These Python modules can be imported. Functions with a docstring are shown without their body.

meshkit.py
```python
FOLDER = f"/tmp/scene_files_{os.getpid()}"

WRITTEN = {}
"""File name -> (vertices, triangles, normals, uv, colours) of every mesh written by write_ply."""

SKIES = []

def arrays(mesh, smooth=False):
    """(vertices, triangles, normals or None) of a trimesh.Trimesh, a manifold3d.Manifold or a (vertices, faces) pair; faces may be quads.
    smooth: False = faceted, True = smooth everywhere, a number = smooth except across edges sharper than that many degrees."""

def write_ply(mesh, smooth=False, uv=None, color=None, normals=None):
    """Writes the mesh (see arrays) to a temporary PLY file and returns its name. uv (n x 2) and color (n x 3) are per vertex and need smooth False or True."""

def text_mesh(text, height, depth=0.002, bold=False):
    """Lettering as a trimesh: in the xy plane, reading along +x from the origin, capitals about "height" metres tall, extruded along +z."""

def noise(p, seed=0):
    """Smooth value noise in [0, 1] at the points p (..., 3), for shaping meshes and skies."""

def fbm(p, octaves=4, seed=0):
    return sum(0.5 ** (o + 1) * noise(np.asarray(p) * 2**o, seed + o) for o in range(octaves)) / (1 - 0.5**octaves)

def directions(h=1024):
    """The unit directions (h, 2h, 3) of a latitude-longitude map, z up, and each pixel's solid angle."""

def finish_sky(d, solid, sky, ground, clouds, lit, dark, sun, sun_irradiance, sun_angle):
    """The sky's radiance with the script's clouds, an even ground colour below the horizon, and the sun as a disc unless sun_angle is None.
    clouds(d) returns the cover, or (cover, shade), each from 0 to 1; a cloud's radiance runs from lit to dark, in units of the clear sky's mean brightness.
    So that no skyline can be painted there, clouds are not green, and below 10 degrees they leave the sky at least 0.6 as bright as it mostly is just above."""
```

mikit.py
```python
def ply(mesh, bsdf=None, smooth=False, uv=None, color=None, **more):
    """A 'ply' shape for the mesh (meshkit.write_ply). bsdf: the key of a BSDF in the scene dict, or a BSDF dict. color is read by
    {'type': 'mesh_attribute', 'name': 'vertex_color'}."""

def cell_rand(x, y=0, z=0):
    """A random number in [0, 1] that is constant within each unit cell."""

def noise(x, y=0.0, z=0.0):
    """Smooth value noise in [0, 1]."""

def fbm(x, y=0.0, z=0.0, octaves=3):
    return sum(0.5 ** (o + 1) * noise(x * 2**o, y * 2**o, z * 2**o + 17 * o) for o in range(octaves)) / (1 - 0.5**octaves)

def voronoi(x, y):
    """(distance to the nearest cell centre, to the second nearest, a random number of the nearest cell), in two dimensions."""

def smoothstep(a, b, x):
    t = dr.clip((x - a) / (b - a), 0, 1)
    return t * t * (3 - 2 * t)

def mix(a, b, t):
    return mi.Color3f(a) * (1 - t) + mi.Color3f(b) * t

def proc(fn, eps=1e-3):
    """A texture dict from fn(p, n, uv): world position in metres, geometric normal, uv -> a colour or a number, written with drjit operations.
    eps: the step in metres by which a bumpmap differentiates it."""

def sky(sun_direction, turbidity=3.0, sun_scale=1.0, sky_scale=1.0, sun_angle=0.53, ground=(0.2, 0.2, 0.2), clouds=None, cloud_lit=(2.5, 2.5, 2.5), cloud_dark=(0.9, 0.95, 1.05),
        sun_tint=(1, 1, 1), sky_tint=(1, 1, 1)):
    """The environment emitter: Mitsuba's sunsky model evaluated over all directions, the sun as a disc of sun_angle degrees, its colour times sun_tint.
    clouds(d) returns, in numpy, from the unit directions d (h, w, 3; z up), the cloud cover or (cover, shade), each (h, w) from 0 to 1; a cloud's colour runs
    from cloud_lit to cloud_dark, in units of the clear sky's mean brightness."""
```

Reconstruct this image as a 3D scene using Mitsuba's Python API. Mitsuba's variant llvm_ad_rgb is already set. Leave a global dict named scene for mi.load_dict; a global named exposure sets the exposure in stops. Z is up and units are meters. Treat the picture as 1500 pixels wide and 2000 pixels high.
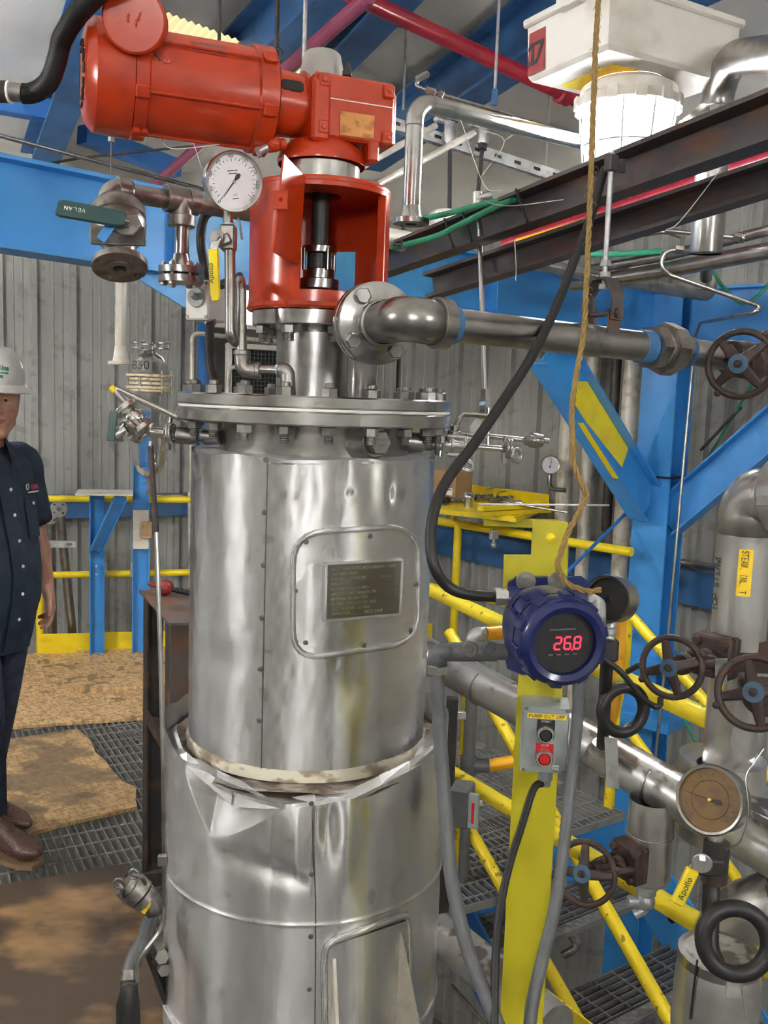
import math, random
import numpy as np, trimesh, drjit as dr, mitsuba as mi
import mikit, meshkit
from mikit import proc

def ply(mesh, bsdf, smooth=False, **more):
    if isinstance(mesh, tuple) and bsdf.startswith('jacket'):      # grooves follow the sheet: u round the vessel, v up
        v = np.asarray(mesh[0])
        if smooth is not True and smooth is not False:
            t = trimesh.graph.smooth_shade(trimesh.Trimesh(v, mesh[1], process=False), angle=math.radians(smooth), facet_minarea=None); mesh = (np.array(t.vertices), np.array(t.faces)); v = mesh[0]; smooth = True
        more['uv'] = UV[id(mesh[0])][1] if id(mesh[0]) in UV else np.stack([np.arctan2(v[:, 0] + .15, 2.1 - v[:, 1]), v[:, 2]], -1)
    return mikit.ply(mesh, 'mat_' + bsdf, smooth, **more)

scene, labels = {}, {}
rng = np.random.default_rng(7)
random.seed(7)
# ------------------------------------------------------------------ camera, light, exposure
F, W, H = 1850.0, 1500, 2000
EYE = np.array([0, 0, 1.65])
PITCH, ROLL = math.atan(224 / F), 0.035
fw = np.array([0, math.cos(PITCH), -math.sin(PITCH)])
up0 = np.array([0, math.sin(PITCH), math.cos(PITCH)])
rt = np.array([math.cos(ROLL), 0, 0]) + math.sin(ROLL) * up0
up = -math.sin(ROLL) * np.array([1, 0, 0]) + math.cos(ROLL) * up0
scene['camera'] = {'type': 'perspective', 'fov': 2 * math.degrees(math.atan(W / 2 / F)), 'fov_axis': 'x', 'near_clip': 0.05, 'far_clip': 100,
                   'to_world': mi.ScalarTransform4f().look_at(origin=EYE.tolist(), target=(EYE + fw).tolist(), up=up.tolist())}
exposure = 0.02
LAMP = 220.0            # radiance of a high-bay lamp globe


def ray(px, py):
    return fw + rt * ((px - W / 2) / F) - up * ((py - H / 2) / F)
def at(px, py, d):                       # point seen at a pixel, d metres along the optical axis
    return EYE + ray(px, py) * d
def onz(px, py, z):
    r = ray(px, py); return EYE + r * ((z - EYE[2]) / r[2])
def onplane(px, py, p, n):
    r = ray(px, py); return EYE + r * (np.dot(np.asarray(p) - EYE, n) / np.dot(r, n))
def V(*a): return np.array(a, float)
def unit(v):
    v = np.asarray(v, float); return v / np.linalg.norm(v)
Z = V(0, 0, 1)
def frame(d, hint=None):
    d = unit(d)
    h = hint if hint is not None else (Z if abs(d[2]) < 0.9 else V(1, 0, 0))
    a = unit(np.cross(h, d)); return a, np.cross(d, a)

# ------------------------------------------------------------------ meshes: (vertices, triangles)
def join(*ms):
    vs, fs, n = [], [], 0
    for m in ms:
        if isinstance(m, trimesh.Trimesh): m = (np.array(m.vertices), np.array(m.faces))
        vs.append(m[0]); fs.append(m[1] + n); n += len(m[0])
    return np.vstack(vs), np.vstack(fs)
def quads(q):
    q = np.asarray(q); return np.vstack([q[:, [0, 1, 2]], q[:, [0, 2, 3]]])
def tube(pts, r, n=14, closed=False, cap=True):
    p = np.asarray(pts, float); k = len(p); r = np.broadcast_to(r, (k,))
    t = (np.roll(p, -1, 0) - np.roll(p, 1, 0)) if closed else np.gradient(p, axis=0)
    t /= np.linalg.norm(t, axis=1, keepdims=True) + 1e-12
    a, _ = frame(t[0]); A = [a]
    for i in range(1, k):
        a = A[-1] - np.dot(A[-1], t[i]) * t[i]; A.append(unit(a))
    A = np.array(A); B = np.cross(t, A)
    if closed:                            # spread the closing twist
        e = A[-1] - np.dot(A[-1], t[0]) * t[0]; e = unit(e)
        tw = math.atan2(np.dot(e, B[0]), np.dot(e, A[0]))
        g = -tw * np.arange(k) / k
        A, B = A * np.cos(g)[:, None] + B * np.sin(g)[:, None], -A * np.sin(g)[:, None] + B * np.cos(g)[:, None]
    an = np.arange(n) * 2 * np.pi / n
    v = p[:, None] + r[:, None, None] * (np.cos(an)[None, :, None] * A[:, None] + np.sin(an)[None, :, None] * B[:, None])
    v = v.reshape(-1, 3)
    i, j = np.meshgrid(np.arange(k if closed else k - 1), np.arange(n), indexing='ij')
    i2 = (i + 1) % k
    f = quads(np.stack([i * n + j, i * n + (j + 1) % n, i2 * n + (j + 1) % n, i2 * n + j], -1).reshape(-1, 4))
    if cap and not closed:
        v = np.vstack([v, p[:1], p[-1:]]); c = len(v) - 2; j = np.arange(n)
        f = np.vstack([f, np.stack([j * 0 + c, (j + 1) % n, j], 1), np.stack([j * 0 + c + 1, (k - 1) * n + j, (k - 1) * n + (j + 1) % n], 1)])
    return v, f
def bend(pts, r, seg=7):                  # a polyline with its corners rounded
    p = [np.asarray(x, float) for x in pts]; out = [p[0]]
    rs = r if isinstance(r, (list, tuple)) else [r] * (len(p) - 2)
    for i in range(1, len(p) - 1):
        a, b = unit(p[i - 1] - p[i]), unit(p[i + 1] - p[i])
        ang = math.acos(np.clip(np.dot(a, b), -1, 1))
        if ang > 3.1: out.append(p[i]); continue
        l = min(rs[i - 1] / math.tan(ang / 2), 0.49 * np.linalg.norm(p[i - 1] - p[i]), 0.49 * np.linalg.norm(p[i + 1] - p[i]))
        R = l * math.tan(ang / 2); c = p[i] + unit(a + b) * (R / math.sin(ang / 2))
        u0 = unit(p[i] + a * l - c); u1 = unit(p[i] + b * l - c); w = math.acos(np.clip(np.dot(u0, u1), -1, 1))
        for k in range(seg + 1):
            s = k / seg; out.append(c + R * (math.sin((1 - s) * w) * u0 + math.sin(s * w) * u1) / max(math.sin(w), 1e-9))
    out.append(p[-1]); return np.array(out)
def spline(pts, n=8):                     # Catmull-Rom through points
    p = np.asarray(pts, float); q = np.vstack([2 * p[0] - p[1], p, 2 * p[-1] - p[-2]]); out = []
    for i in range(1, len(q) - 2):
        t = np.linspace(0, 1, n, endpoint=False)[:, None]
        out.append(0.5 * (2 * q[i] + (q[i + 1] - q[i - 1]) * t + (2 * q[i - 1] - 5 * q[i] + 4 * q[i + 1] - q[i + 2]) * t**2 + (3 * q[i] - q[i - 1] - 3 * q[i + 1] + q[i + 2]) * t**3))
    return np.vstack(out + [p[-1:]])
def lathe(prof, o, d, n=32, hint=None, closed=False, arc=None):
    """profile [(radius, height)] turned round the axis through o along d"""
    a, b = frame(d, hint); d = unit(d); prof = np.asarray(prof, float); k = len(prof)
    full = arc is None
    an = np.arange(n) * 2 * np.pi / n if full else np.linspace(arc[0], arc[1], n)
    v = np.asarray(o) + prof[:, None, 1:2] * d + prof[:, None, 0:1] * (np.cos(an)[None, :, None] * a + np.sin(an)[None, :, None] * b)
    kk = k if closed else k - 1
    i, j = np.meshgrid(np.arange(kk), np.arange(n if full else n - 1), indexing='ij')
    i2, j2 = (i + 1) % k, (j + 1) % n
    return v.reshape(-1, 3), quads(np.stack([i * n + j, i * n + j2, i2 * n + j2, i2 * n + j], -1).reshape(-1, 4))
def rod(p, q, r, n=14): return tube([p, q], r, n)
def cyl(o, d, r, h, n=28, ch=0.0015):     # a disc or short cylinder with chamfered rims
    ch = min(ch, h / 3, r / 3)
    return lathe([(0, 0), (r - ch, 0), (r, ch), (r, h - ch), (r - ch, h), (0, h)], o, d, n)
def ring(o, d, r0, r1, h, n=32, ch=0.001):
    ch = min(ch, h / 3, (r1 - r0) / 3)
    return lathe([(r0, 0), (r1 - ch, 0), (r1, ch), (r1, h - ch), (r1 - ch, h), (r0, h)], o, d, n, closed=True)
def hexa(o, d, r, h, ch=0.0): 
    return lathe([(0, 0), (r, 0), (r, h - ch), (r - ch, h), (0, h)], o, d, 6)
def obox(c, ax, half, ch=0.002):          # box with chamfered edges; ax = three axes
    ax = [unit(a) for a in ax]; h = np.asarray(half, float); ch = min(ch, 0.45 * h.min())
    pts = []
    for s in np.ndindex(2, 2, 2):
        s = np.array(s) * 2 - 1
        for k in range(3):
            q = s * (h - ch); q[k] = s[k] * h[k]; pts.append(q)
    hull = trimesh.convex.convex_hull(np.array(pts))
    v = np.array(hull.vertices) @ np.array(ax) + np.asarray(c); f = np.array(hull.faces)
    if np.dot(np.cross(ax[0], ax[1]), ax[2]) < 0: f = f[:, ::-1]
    return v, f
def bar(p, q, wa, wb, side, ch=0.002):    # box beam from p to q, wa wide along side, wb along the third axis
    p, q = np.asarray(p, float), np.asarray(q, float); d = unit(q - p); s = unit(side - np.dot(side, d) * d); t = np.cross(d, s)
    return obox((p + q) / 2, [d, s, t], [np.linalg.norm(q - p) / 2, wa / 2, wb / 2], ch)
def hull(pts):
    m = trimesh.convex.convex_hull(np.asarray(pts, float)); return np.array(m.vertices), np.array(m.faces)
def prism(poly, o, ux, uy, t, holes=()):  # polygon in the plane (ux, uy) through o, extruded t along ux x uy
    from shapely.geometry import Polygon
    g = Polygon(poly, holes).buffer(0)
    m = trimesh.util.concatenate([trimesh.creation.extrude_polygon(x, abs(t), engine='earcut') for x in getattr(g, 'geoms', [g])])
    ux, uy = np.asarray(ux, float), np.asarray(uy, float); n = unit(np.cross(ux, uy))
    v = np.array(m.vertices); f = np.array(m.faces)
    if t < 0: v[:, 2] -= abs(t)
    return np.asarray(o) + v[:, :1] * ux + v[:, 1:2] * uy + v[:, 2:] * n, f
def ibeam(p, q, h, w, tf, tw, upv=Z):     # I section from p to q
    d = unit(np.asarray(q) - p); u = unit(upv - np.dot(upv, d) * d); s = np.cross(d, u)
    poly = [(-w/2, -h/2), (w/2, -h/2), (w/2, -h/2+tf), (tw/2, -h/2+tf), (tw/2, h/2-tf), (w/2, h/2-tf), (w/2, h/2), (-w/2, h/2), (-w/2, h/2-tf), (-tw/2, h/2-tf), (-tw/2, -h/2+tf), (-w/2, -h/2+tf)]
    return prism(poly, p, s, u, np.linalg.norm(np.asarray(q) - p)) if np.dot(np.cross(s, u), d) > 0 else prism(poly, q, s, u, np.linalg.norm(np.asarray(q) - p))
def angle(p, q, a, t, sa, sb):            # L section: legs along sa and sb
    d = np.asarray(q) - p
    poly = [(0, 0), (a, 0), (a, t), (t, t), (t, a), (0, a)]
    sa, sb = unit(sa - np.dot(sa, unit(d)) * unit(d)), None if sb is None else sb
    sb = unit(sb - np.dot(sb, unit(d)) * unit(d)); sb = unit(sb - np.dot(sb, sa) * sa)
    return prism(poly, p, sa, sb, np.linalg.norm(d)) if np.dot(np.cross(sa, sb), d) > 0 else prism(poly, q, sa, sb, np.linalg.norm(d))
def chan(p, q, h, w, t, u, s):            # C section: web h along u, flanges w along s
    d = np.asarray(q) - p; u = unit(u - np.dot(u, unit(d)) * unit(d)); s = unit(s - np.dot(s, unit(d)) * unit(d))
    poly = [(0, -h/2), (w, -h/2), (w, -h/2+t), (t, -h/2+t), (t, h/2-t), (w, h/2-t), (w, h/2), (0, h/2)]
    return prism(poly, p, s, u, np.linalg.norm(d)) if np.dot(np.cross(s, u), d) > 0 else prism(poly, q, s, u, np.linalg.norm(d))
def torus(c, ax, R, r, n=32, m=12, arc=None):
    a, b = frame(ax); t = np.linspace(0, 2 * np.pi, n, endpoint=False) if arc is None else np.linspace(*arc, n)
    return tube(np.asarray(c) + R * (np.cos(t)[:, None] * a + np.sin(t)[:, None] * b), r, m, closed=arc is None)
def ball(c, r, s=(1, 1, 1), sub=3):
    m = trimesh.creation.icosphere(subdivisions=sub); return np.array(m.vertices) * r * np.array(s) + np.asarray(c), np.array(m.faces)
def text(s, h, o, ux, uy, depth=0.0006, center=False, bold=False, width=None):
    """lettering h metres high lying in the plane (ux, uy) at o, standing proud of it"""
    m = meshkit.text_mesh(s, h, depth, bold); v = np.array(m.vertices)
    if width: v[:, 0] *= width / np.ptp(v[:, 0])
    if center: v[:, 0] -= (v[:, 0].min() + v[:, 0].max()) / 2
    ux, uy = unit(ux), unit(uy)
    return np.asarray(o) + v[:, :1] * ux + v[:, 1:2] * uy + v[:, 2:] * np.cross(ux, uy), np.array(m.faces)
def wrapgrid(fn, nu, nv, closed_u=False):
    """surface from fn(u, v) -> points; u, v in 0..1"""
    u = np.linspace(0, 1, nu, endpoint=not closed_u); v = np.linspace(0, 1, nv)
    uu, vv = np.meshgrid(u, v, indexing='ij'); p = fn(uu, vv).reshape(-1, 3)
    i, j = np.meshgrid(np.arange(nu if closed_u else nu - 1), np.arange(nv - 1), indexing='ij'); i2 = (i + 1) % nu
    UV[id(p)] = (p, np.stack([uu, vv], -1).reshape(-1, 2))
    return p, quads(np.stack([i * nv + j, i2 * nv + j, i2 * nv + j + 1, i * nv + j + 1], -1).reshape(-1, 4))
UV = {}

# ------------------------------------------------------------------ entries of the scene
def numbered(key):
    if key not in scene and key not in labels and not any(k.startswith(key + '__') for k in scene): return key
    i = 1
    while f'{key}_{i:03d}' in scene or f'{key}_{i:03d}' in labels: i += 1
    return f'{key}_{i:03d}'
used = set()
def fresh(key):
    if key not in used: used.add(key); return key
    i = counts.get(key, 0) + 1
    while f'{key}_{i:03d}' in used: i += 1
    counts[key] = i; used.add(f'{key}_{i:03d}'); return f'{key}_{i:03d}'
counts = {}
def thing(name, label, cat, group=None, kind=None):
    k = fresh(name); labels[k] = {'label': label, 'category': cat}
    if group: labels[k]['group'] = group
    if kind: labels[k]['kind'] = kind
    return k
def part(parent, name, mesh, mat, smooth=32, label=None, kind=None, **more):
    k = fresh(parent + '__' + name)
    scene[k] = mesh if isinstance(mesh, dict) else ply(mesh, mat, smooth, **more)
    if label or kind: labels[k] = {a: b for a, b in (('label', label), ('kind', kind)) if b}
    return k
def solo(name, mesh, mat, label, cat, group=None, smooth=32, kind=None, **more):
    k = thing(name, label, cat, group, kind); scene[k] = ply(mesh, mat, smooth, **more); return k
def struct(name, mesh, mat, label=None, smooth=False, parent=None):
    if parent: return part(parent, name, mesh, mat, smooth, label)
    k = fresh(name); scene[k] = ply(mesh, mat, smooth) if mesh is not None else None
    if mesh is None: del scene[k]
    labels[k] = {'kind': 'structure', **({'label': label} if label else {})}; return k
def moved(m, M): return m[0] @ M[:3, :3].T + M[:3, 3], m[1]
# ------------------------------------------------------------------ materials
def two(b): return {'type': 'twosided', 'bsdf': b}
def mat(name, col, rough=0.5, metal=0.0, spec=0.5, clear=0.0, **more):
    c = {'type': 'rgb', 'value': list(col)} if not isinstance(col, dict) else col
    scene['mat_' + name] = two({'type': 'principled', 'base_color': c, 'roughness': rough, 'metallic': metal, 'specular': spec, **({'clearcoat': clear, 'clearcoat_gloss': 0.85} if clear else {}), **more})
    return name
noise, fbm, smoothstep, mix = mikit.noise, mikit.fbm, mikit.smoothstep, mikit.mix
def dirty(c, d, sx=9.0, lo=0.5, hi=0.75, k=1.0):
    return proc(lambda p, n, uv: mix(c, d, smoothstep(lo, hi, fbm(p.x * sx, p.y * sx, p.z * sx, 4)) * k))
mat('orange_paint', dirty((0.37, 0.028, 0.0045), (0.25, 0.018, 0.004), 14, 0.45, 0.8), 0.25, 0, 0.35, 0.4)
mat('orange_dark', (0.36, 0.03, 0.012), 0.35)
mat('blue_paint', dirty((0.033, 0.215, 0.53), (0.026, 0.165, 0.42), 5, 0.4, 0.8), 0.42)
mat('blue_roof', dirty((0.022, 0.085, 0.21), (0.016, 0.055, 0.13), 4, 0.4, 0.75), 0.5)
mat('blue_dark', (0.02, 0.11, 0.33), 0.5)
mat('yellow_paint', dirty((0.80, 0.60, 0.012), (0.68, 0.48, 0.012), 10, 0.45, 0.8), 0.36)
mat('yellow_rail', proc(lambda p, n, uv: mix((0.78, 0.57, 0.012), (0.10, 0.075, 0.02), smoothstep(0.70, 0.76, fbm(p.x * 55, p.y * 55, p.z * 30, 3)) * 0.8)), 0.38)
mat('yellow_olive', dirty((0.44, 0.385, 0.013), (0.35, 0.30, 0.011), 8, 0.4, 0.8), 0.42)
mat('yellow_label', (0.86, 0.56, 0.02), 0.5)
mat('amber_pipe', (0.82, 0.37, 0.01), 0.4)
mat('stainless', dirty((0.49, 0.483, 0.47), (0.34, 0.33, 0.315), 22, 0.45, 0.8), 0.19, 1.0)
mat('stainless_bright', (0.72, 0.71, 0.69), 0.16, 1.0)
mat('stainless_dull', dirty((0.36, 0.35, 0.335), (0.23, 0.22, 0.208), 18, 0.4, 0.75), 0.29, 1.0)
mat('fitting_steel', dirty((0.33, 0.31, 0.29), (0.20, 0.185, 0.17), 40, 0.4, 0.7), 0.4, 1.0)
mat('pale_pipe', dirty((0.62, 0.58, 0.50), (0.42, 0.36, 0.28), 14, 0.45, 0.75), 0.5, 0.35)
mat('galvanised', dirty((0.50, 0.51, 0.51), (0.36, 0.37, 0.37), 30, 0.4, 0.7), 0.42, 0.75)
mat('bolt_dark', (0.16, 0.155, 0.15), 0.4, 0.8)
mat('black_steel', dirty((0.014, 0.013, 0.013), (0.04, 0.022, 0.015), 16, 0.5, 0.75), 0.5, 0, 0.35)
mat('beam_steel', proc(lambda p, n, uv: mix((0.042, 0.038, 0.040), (0.075, 0.040, 0.026), smoothstep(0.52, 0.72, fbm(p.x * 14, p.y * 14, p.z * 26, 4)))), 0.5, 0.3)
mat('rust_plate', proc(lambda p, n, uv: mix((0.07, 0.055, 0.048), (0.10, 0.05, 0.03), smoothstep(0.4, 0.7, fbm(p.x * 12, p.y * 12, p.z * 12, 4)))), 0.5, 0.3)
mat('cast_iron', dirty((0.022, 0.0145, 0.013), (0.045, 0.022, 0.015), 40, 0.45, 0.75), 0.55, 0.1, 0.3)
mat('black_rubber', (0.008, 0.008, 0.0085), 0.45, 0, 0.3)
mat('black_matt', (0.007, 0.007, 0.0075), 0.6, 0, 0.3)
mat('black_ink', (0.01, 0.01, 0.01), 0.7)
mat('conduit_grey', dirty((0.062, 0.066, 0.07), (0.05, 0.053, 0.056), 30, 0.4, 0.7), 0.45)
mat('box_grey', dirty((0.25, 0.28, 0.28), (0.2, 0.22, 0.22), 20, 0.4, 0.8), 0.42)
mat('cover_grey', (0.30, 0.29, 0.275), 0.5)
mat('navy_paint', (0.0035, 0.007, 0.048), 0.2, 0, 0.4, 0.3)
mat('white_paint', (0.72, 0.70, 0.66), 0.45)
mat('fixture_white', dirty((0.66, 0.63, 0.58), (0.5, 0.46, 0.40), 8, 0.45, 0.8), 0.45)
mat('white_print', (0.75, 0.75, 0.72), 0.5)
mat('dial_white', (0.74, 0.72, 0.76), 0.5)
mat('dial_amber', dirty((0.105, 0.054, 0.011), (0.065, 0.032, 0.007), 40, 0.4, 0.7), 0.4)
mat('gasket_white', (0.75, 0.74, 0.70), 0.6)
mat('tape_blue', (0.028, 0.10, 0.22), 0.5)
mat('disc_blue', (0.022, 0.058, 0.105), 0.5)
mat('tape_pale', (0.35, 0.52, 0.66), 0.5)
mat('red_pipe', dirty((0.27, 0.011, 0.020), (0.19, 0.009, 0.018), 8, 0.4, 0.8), 0.3, clear=0.3)
mat('mauve_pipe', (0.17, 0.028, 0.065), 0.3, clear=0.3)
mat('red_plastic', (0.38, 0.008, 0.010), 0.35)
mat('sticker_red', (0.26, 0.028, 0.032), 0.5)
mat('red_rubber', (0.16, 0.012, 0.012), 0.45)
mat('green_hose', (0.015, 0.19, 0.10), 0.4)
mat('teal_paint', (0.014, 0.045, 0.045), 0.3)
mat('rope_fibre', proc(lambda p, n, uv: mix((0.29, 0.19, 0.06), (0.15, 0.09, 0.028), fbm(p.x * 400, p.y * 400, p.z * 160, 2))), 0.8)
mat('cobweb_silk', (0.55, 0.53, 0.48), 0.8)
mat('ceiling_fabric', proc(lambda p, n, uv: mix((0.82, 0.785, 0.72), (0.68, 0.645, 0.585), smoothstep(0.35, 0.75, fbm(p.x * 1.6, p.y * 1.6, p.z, 4)))), 0.8)
def wall_colour(p, n, uv):
    base = mix((0.285, 0.285, 0.268), (0.21, 0.21, 0.196), smoothstep(0.35, 0.75, fbm(p.x * 2.2, p.y * 2.2, p.z * 1.3, 4)))
    scuff = smoothstep(0.62, 0.74, fbm(p.x * 13 + p.y * 5, p.z * 15 + p.y * 7, 3.0, 4)) * 0.4
    return mix(base, (0.15, 0.145, 0.13), scuff)
mat('wall_sheet', proc(wall_colour), 0.5)
mat('wall_far', (0.42, 0.42, 0.39), 0.6)
mat('concrete', (0.10, 0.10, 0.10), 0.8)
def osb(p, n, uv):
    a = p.x * 0.79 + p.y * 0.61; b = p.y * 0.79 - p.x * 0.61
    w = fbm(p.x * 6, p.y * 6, 3.0, 2) * 3; s1 = noise(a * 30 + w, b * 150, 1.0); s2 = noise(a * 120, b * 34 + w, 5.0); s3 = noise((a + b) * 70, (a - b) * 160, 8.0); s = s1 * 0.35 + s2 * 0.35 + s3 * 0.3
    c = mix((0.33, 0.19, 0.085), (0.58, 0.39, 0.19), smoothstep(0.3, 0.7, s))
    d = smoothstep(0.66, 0.74, fbm(p.x * 14, p.y * 14, 2.0, 3))
    return mix(c, (0.13, 0.075, 0.035), d * 0.7)
mat('osb_board', proc(osb), 0.65)
def osb2(p, n, uv):
    c = osb(p, n, uv); d = smoothstep(0.42, 0.68, fbm(p.x * 5, p.y * 8, 4.0, 4))
    return mix(c * 0.72, (0.085, 0.06, 0.038), d * 0.75)
mat('osb_dirty', proc(osb2), 0.6)
def plywood(p, n, uv):
    d = smoothstep(0.20, 0.44, fbm(p.x * 3.1 + 4, p.y * 4.5, 1.0, 5)); g = fbm(p.x * 22 + p.y * 9, p.y * 60, 2.0, 3)
    c = mix((0.26, 0.155, 0.07), (0.15, 0.085, 0.04), g * 0.6)
    return mix(c, (0.032, 0.022, 0.016), d * 0.95)
mat('plywood_stained', proc(plywood), 0.4)
mat('wood_raw', dirty((0.36, 0.24, 0.13), (0.24, 0.15, 0.08), 40, 0.4, 0.7), 0.7)
mat('card_brown', dirty((0.30, 0.185, 0.09), (0.24, 0.145, 0.07), 12, 0.4, 0.7), 0.7)
mat('grating_steel', dirty((0.13, 0.13, 0.125), (0.08, 0.075, 0.07), 15, 0.4, 0.7), 0.5, 0.3)
mat('grating_bright', dirty((0.20, 0.20, 0.19), (0.13, 0.13, 0.12), 15, 0.4, 0.7), 0.45, 0.3)
def alu(p, n, uv):
    st = fbm(p.x * 26, p.y * 26, p.z * 2.2, 4)
    c = mix((0.92, 0.92, 0.93), (0.77, 0.77, 0.765), smoothstep(0.35, 0.75, st))
    sp = smoothstep(0.68, 0.76, fbm(p.x * 30, p.y * 30, p.z * 22, 3))
    return mix(c, (0.40, 0.39, 0.375), sp * 0.6)
def aniso(name, col, au, av): scene['mat_' + name] = two({'type': 'roughconductor', 'material': 'none', 'distribution': 'ggx', 'alpha_u': au, 'alpha_v': av, 'specular_reflectance': col})
aniso('jacket_alu', proc(alu), 0.055, 0.31)          # rolled sheet: streaky along its height
aniso('jacket_dull', proc(lambda p, n, uv: alu(p, n, uv) * 0.84), 0.25, 0.40)
mat('plate_metal', (0.20, 0.196, 0.19), 0.34, 1.0)
mat('insulation', proc(lambda p, n, uv: mix((0.62, 0.58, 0.47), (0.27, 0.21, 0.15), smoothstep(0.45, 0.62, fbm(p.x * 22, p.y * 22, p.z * 30, 4)))), 0.8)
mat('insulation_dirty', proc(lambda p, n, uv: mix((0.30, 0.26, 0.21), (0.09, 0.065, 0.05), smoothstep(0.38, 0.62, fbm(p.x * 24, p.y * 24, p.z * 24, 4)))), 0.8)
def lagging(p, n, uv):
    c = mix((0.60, 0.59, 0.57), (0.46, 0.44, 0.42), smoothstep(0.4, 0.7, fbm(p.x * 16, p.y * 16, p.z * 9, 4)))
    d = smoothstep(0.50, 0.62, fbm(p.x * 24 + 3, p.y * 24, p.z * 24, 4)) * smoothstep(0.2, 0.8, n.z)
    return mix(c, (0.13, 0.10, 0.075), d * 0.85)
mat('lagging_alu', proc(lagging), 0.3, 0.9)
mat('glass_white', (0.8, 0.8, 0.78), 0.3)
scene['mat_clear_glass'] = {'type': 'thindielectric', 'int_ior': 1.5}
scene['mat_thick_glass'] = {'type': 'dielectric', 'int_ior': 1.47}
mat('ptfe_cream', dirty((0.66, 0.56, 0.36), (0.34, 0.22, 0.10), 60, 0.5, 0.75), 0.6)
mat('skin', dirty((0.50, 0.27, 0.19), (0.44, 0.20, 0.14), 25, 0.4, 0.7), 0.5)
mat('lips', (0.36, 0.14, 0.11), 0.5)
mat('hair_grey', (0.13, 0.115, 0.10), 0.7)
mat('eye_white', (0.36, 0.33, 0.30), 0.3)
mat('hat_white', (0.70, 0.69, 0.66), 0.25, clear=0.4)
mat('shirt_navy', dirty((0.009, 0.017, 0.030), (0.006, 0.011, 0.02), 16, 0.4, 0.7), 0.75, 0, 0.3)
mat('denim', dirty((0.014, 0.020, 0.038), (0.009, 0.013, 0.025), 30, 0.4, 0.7), 0.8, 0, 0.3)
def croc(p, n, uv):
    d0, d1, r = mikit.voronoi(p.x * 75, p.z * 75 + p.y * 75)
    return mix((0.016, 0.008, 0.006), (0.07, 0.034, 0.026), smoothstep(0.02, 0.2, d1 - d0))
mat('boot_leather', proc(croc), 0.32, clear=0.3)
mat('sole_tan', (0.20, 0.13, 0.075), 0.6)
mat('logo_red', (0.5, 0.03, 0.12), 0.6)
mat('logo_green', (0.02, 0.16, 0.07), 0.6)
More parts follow.
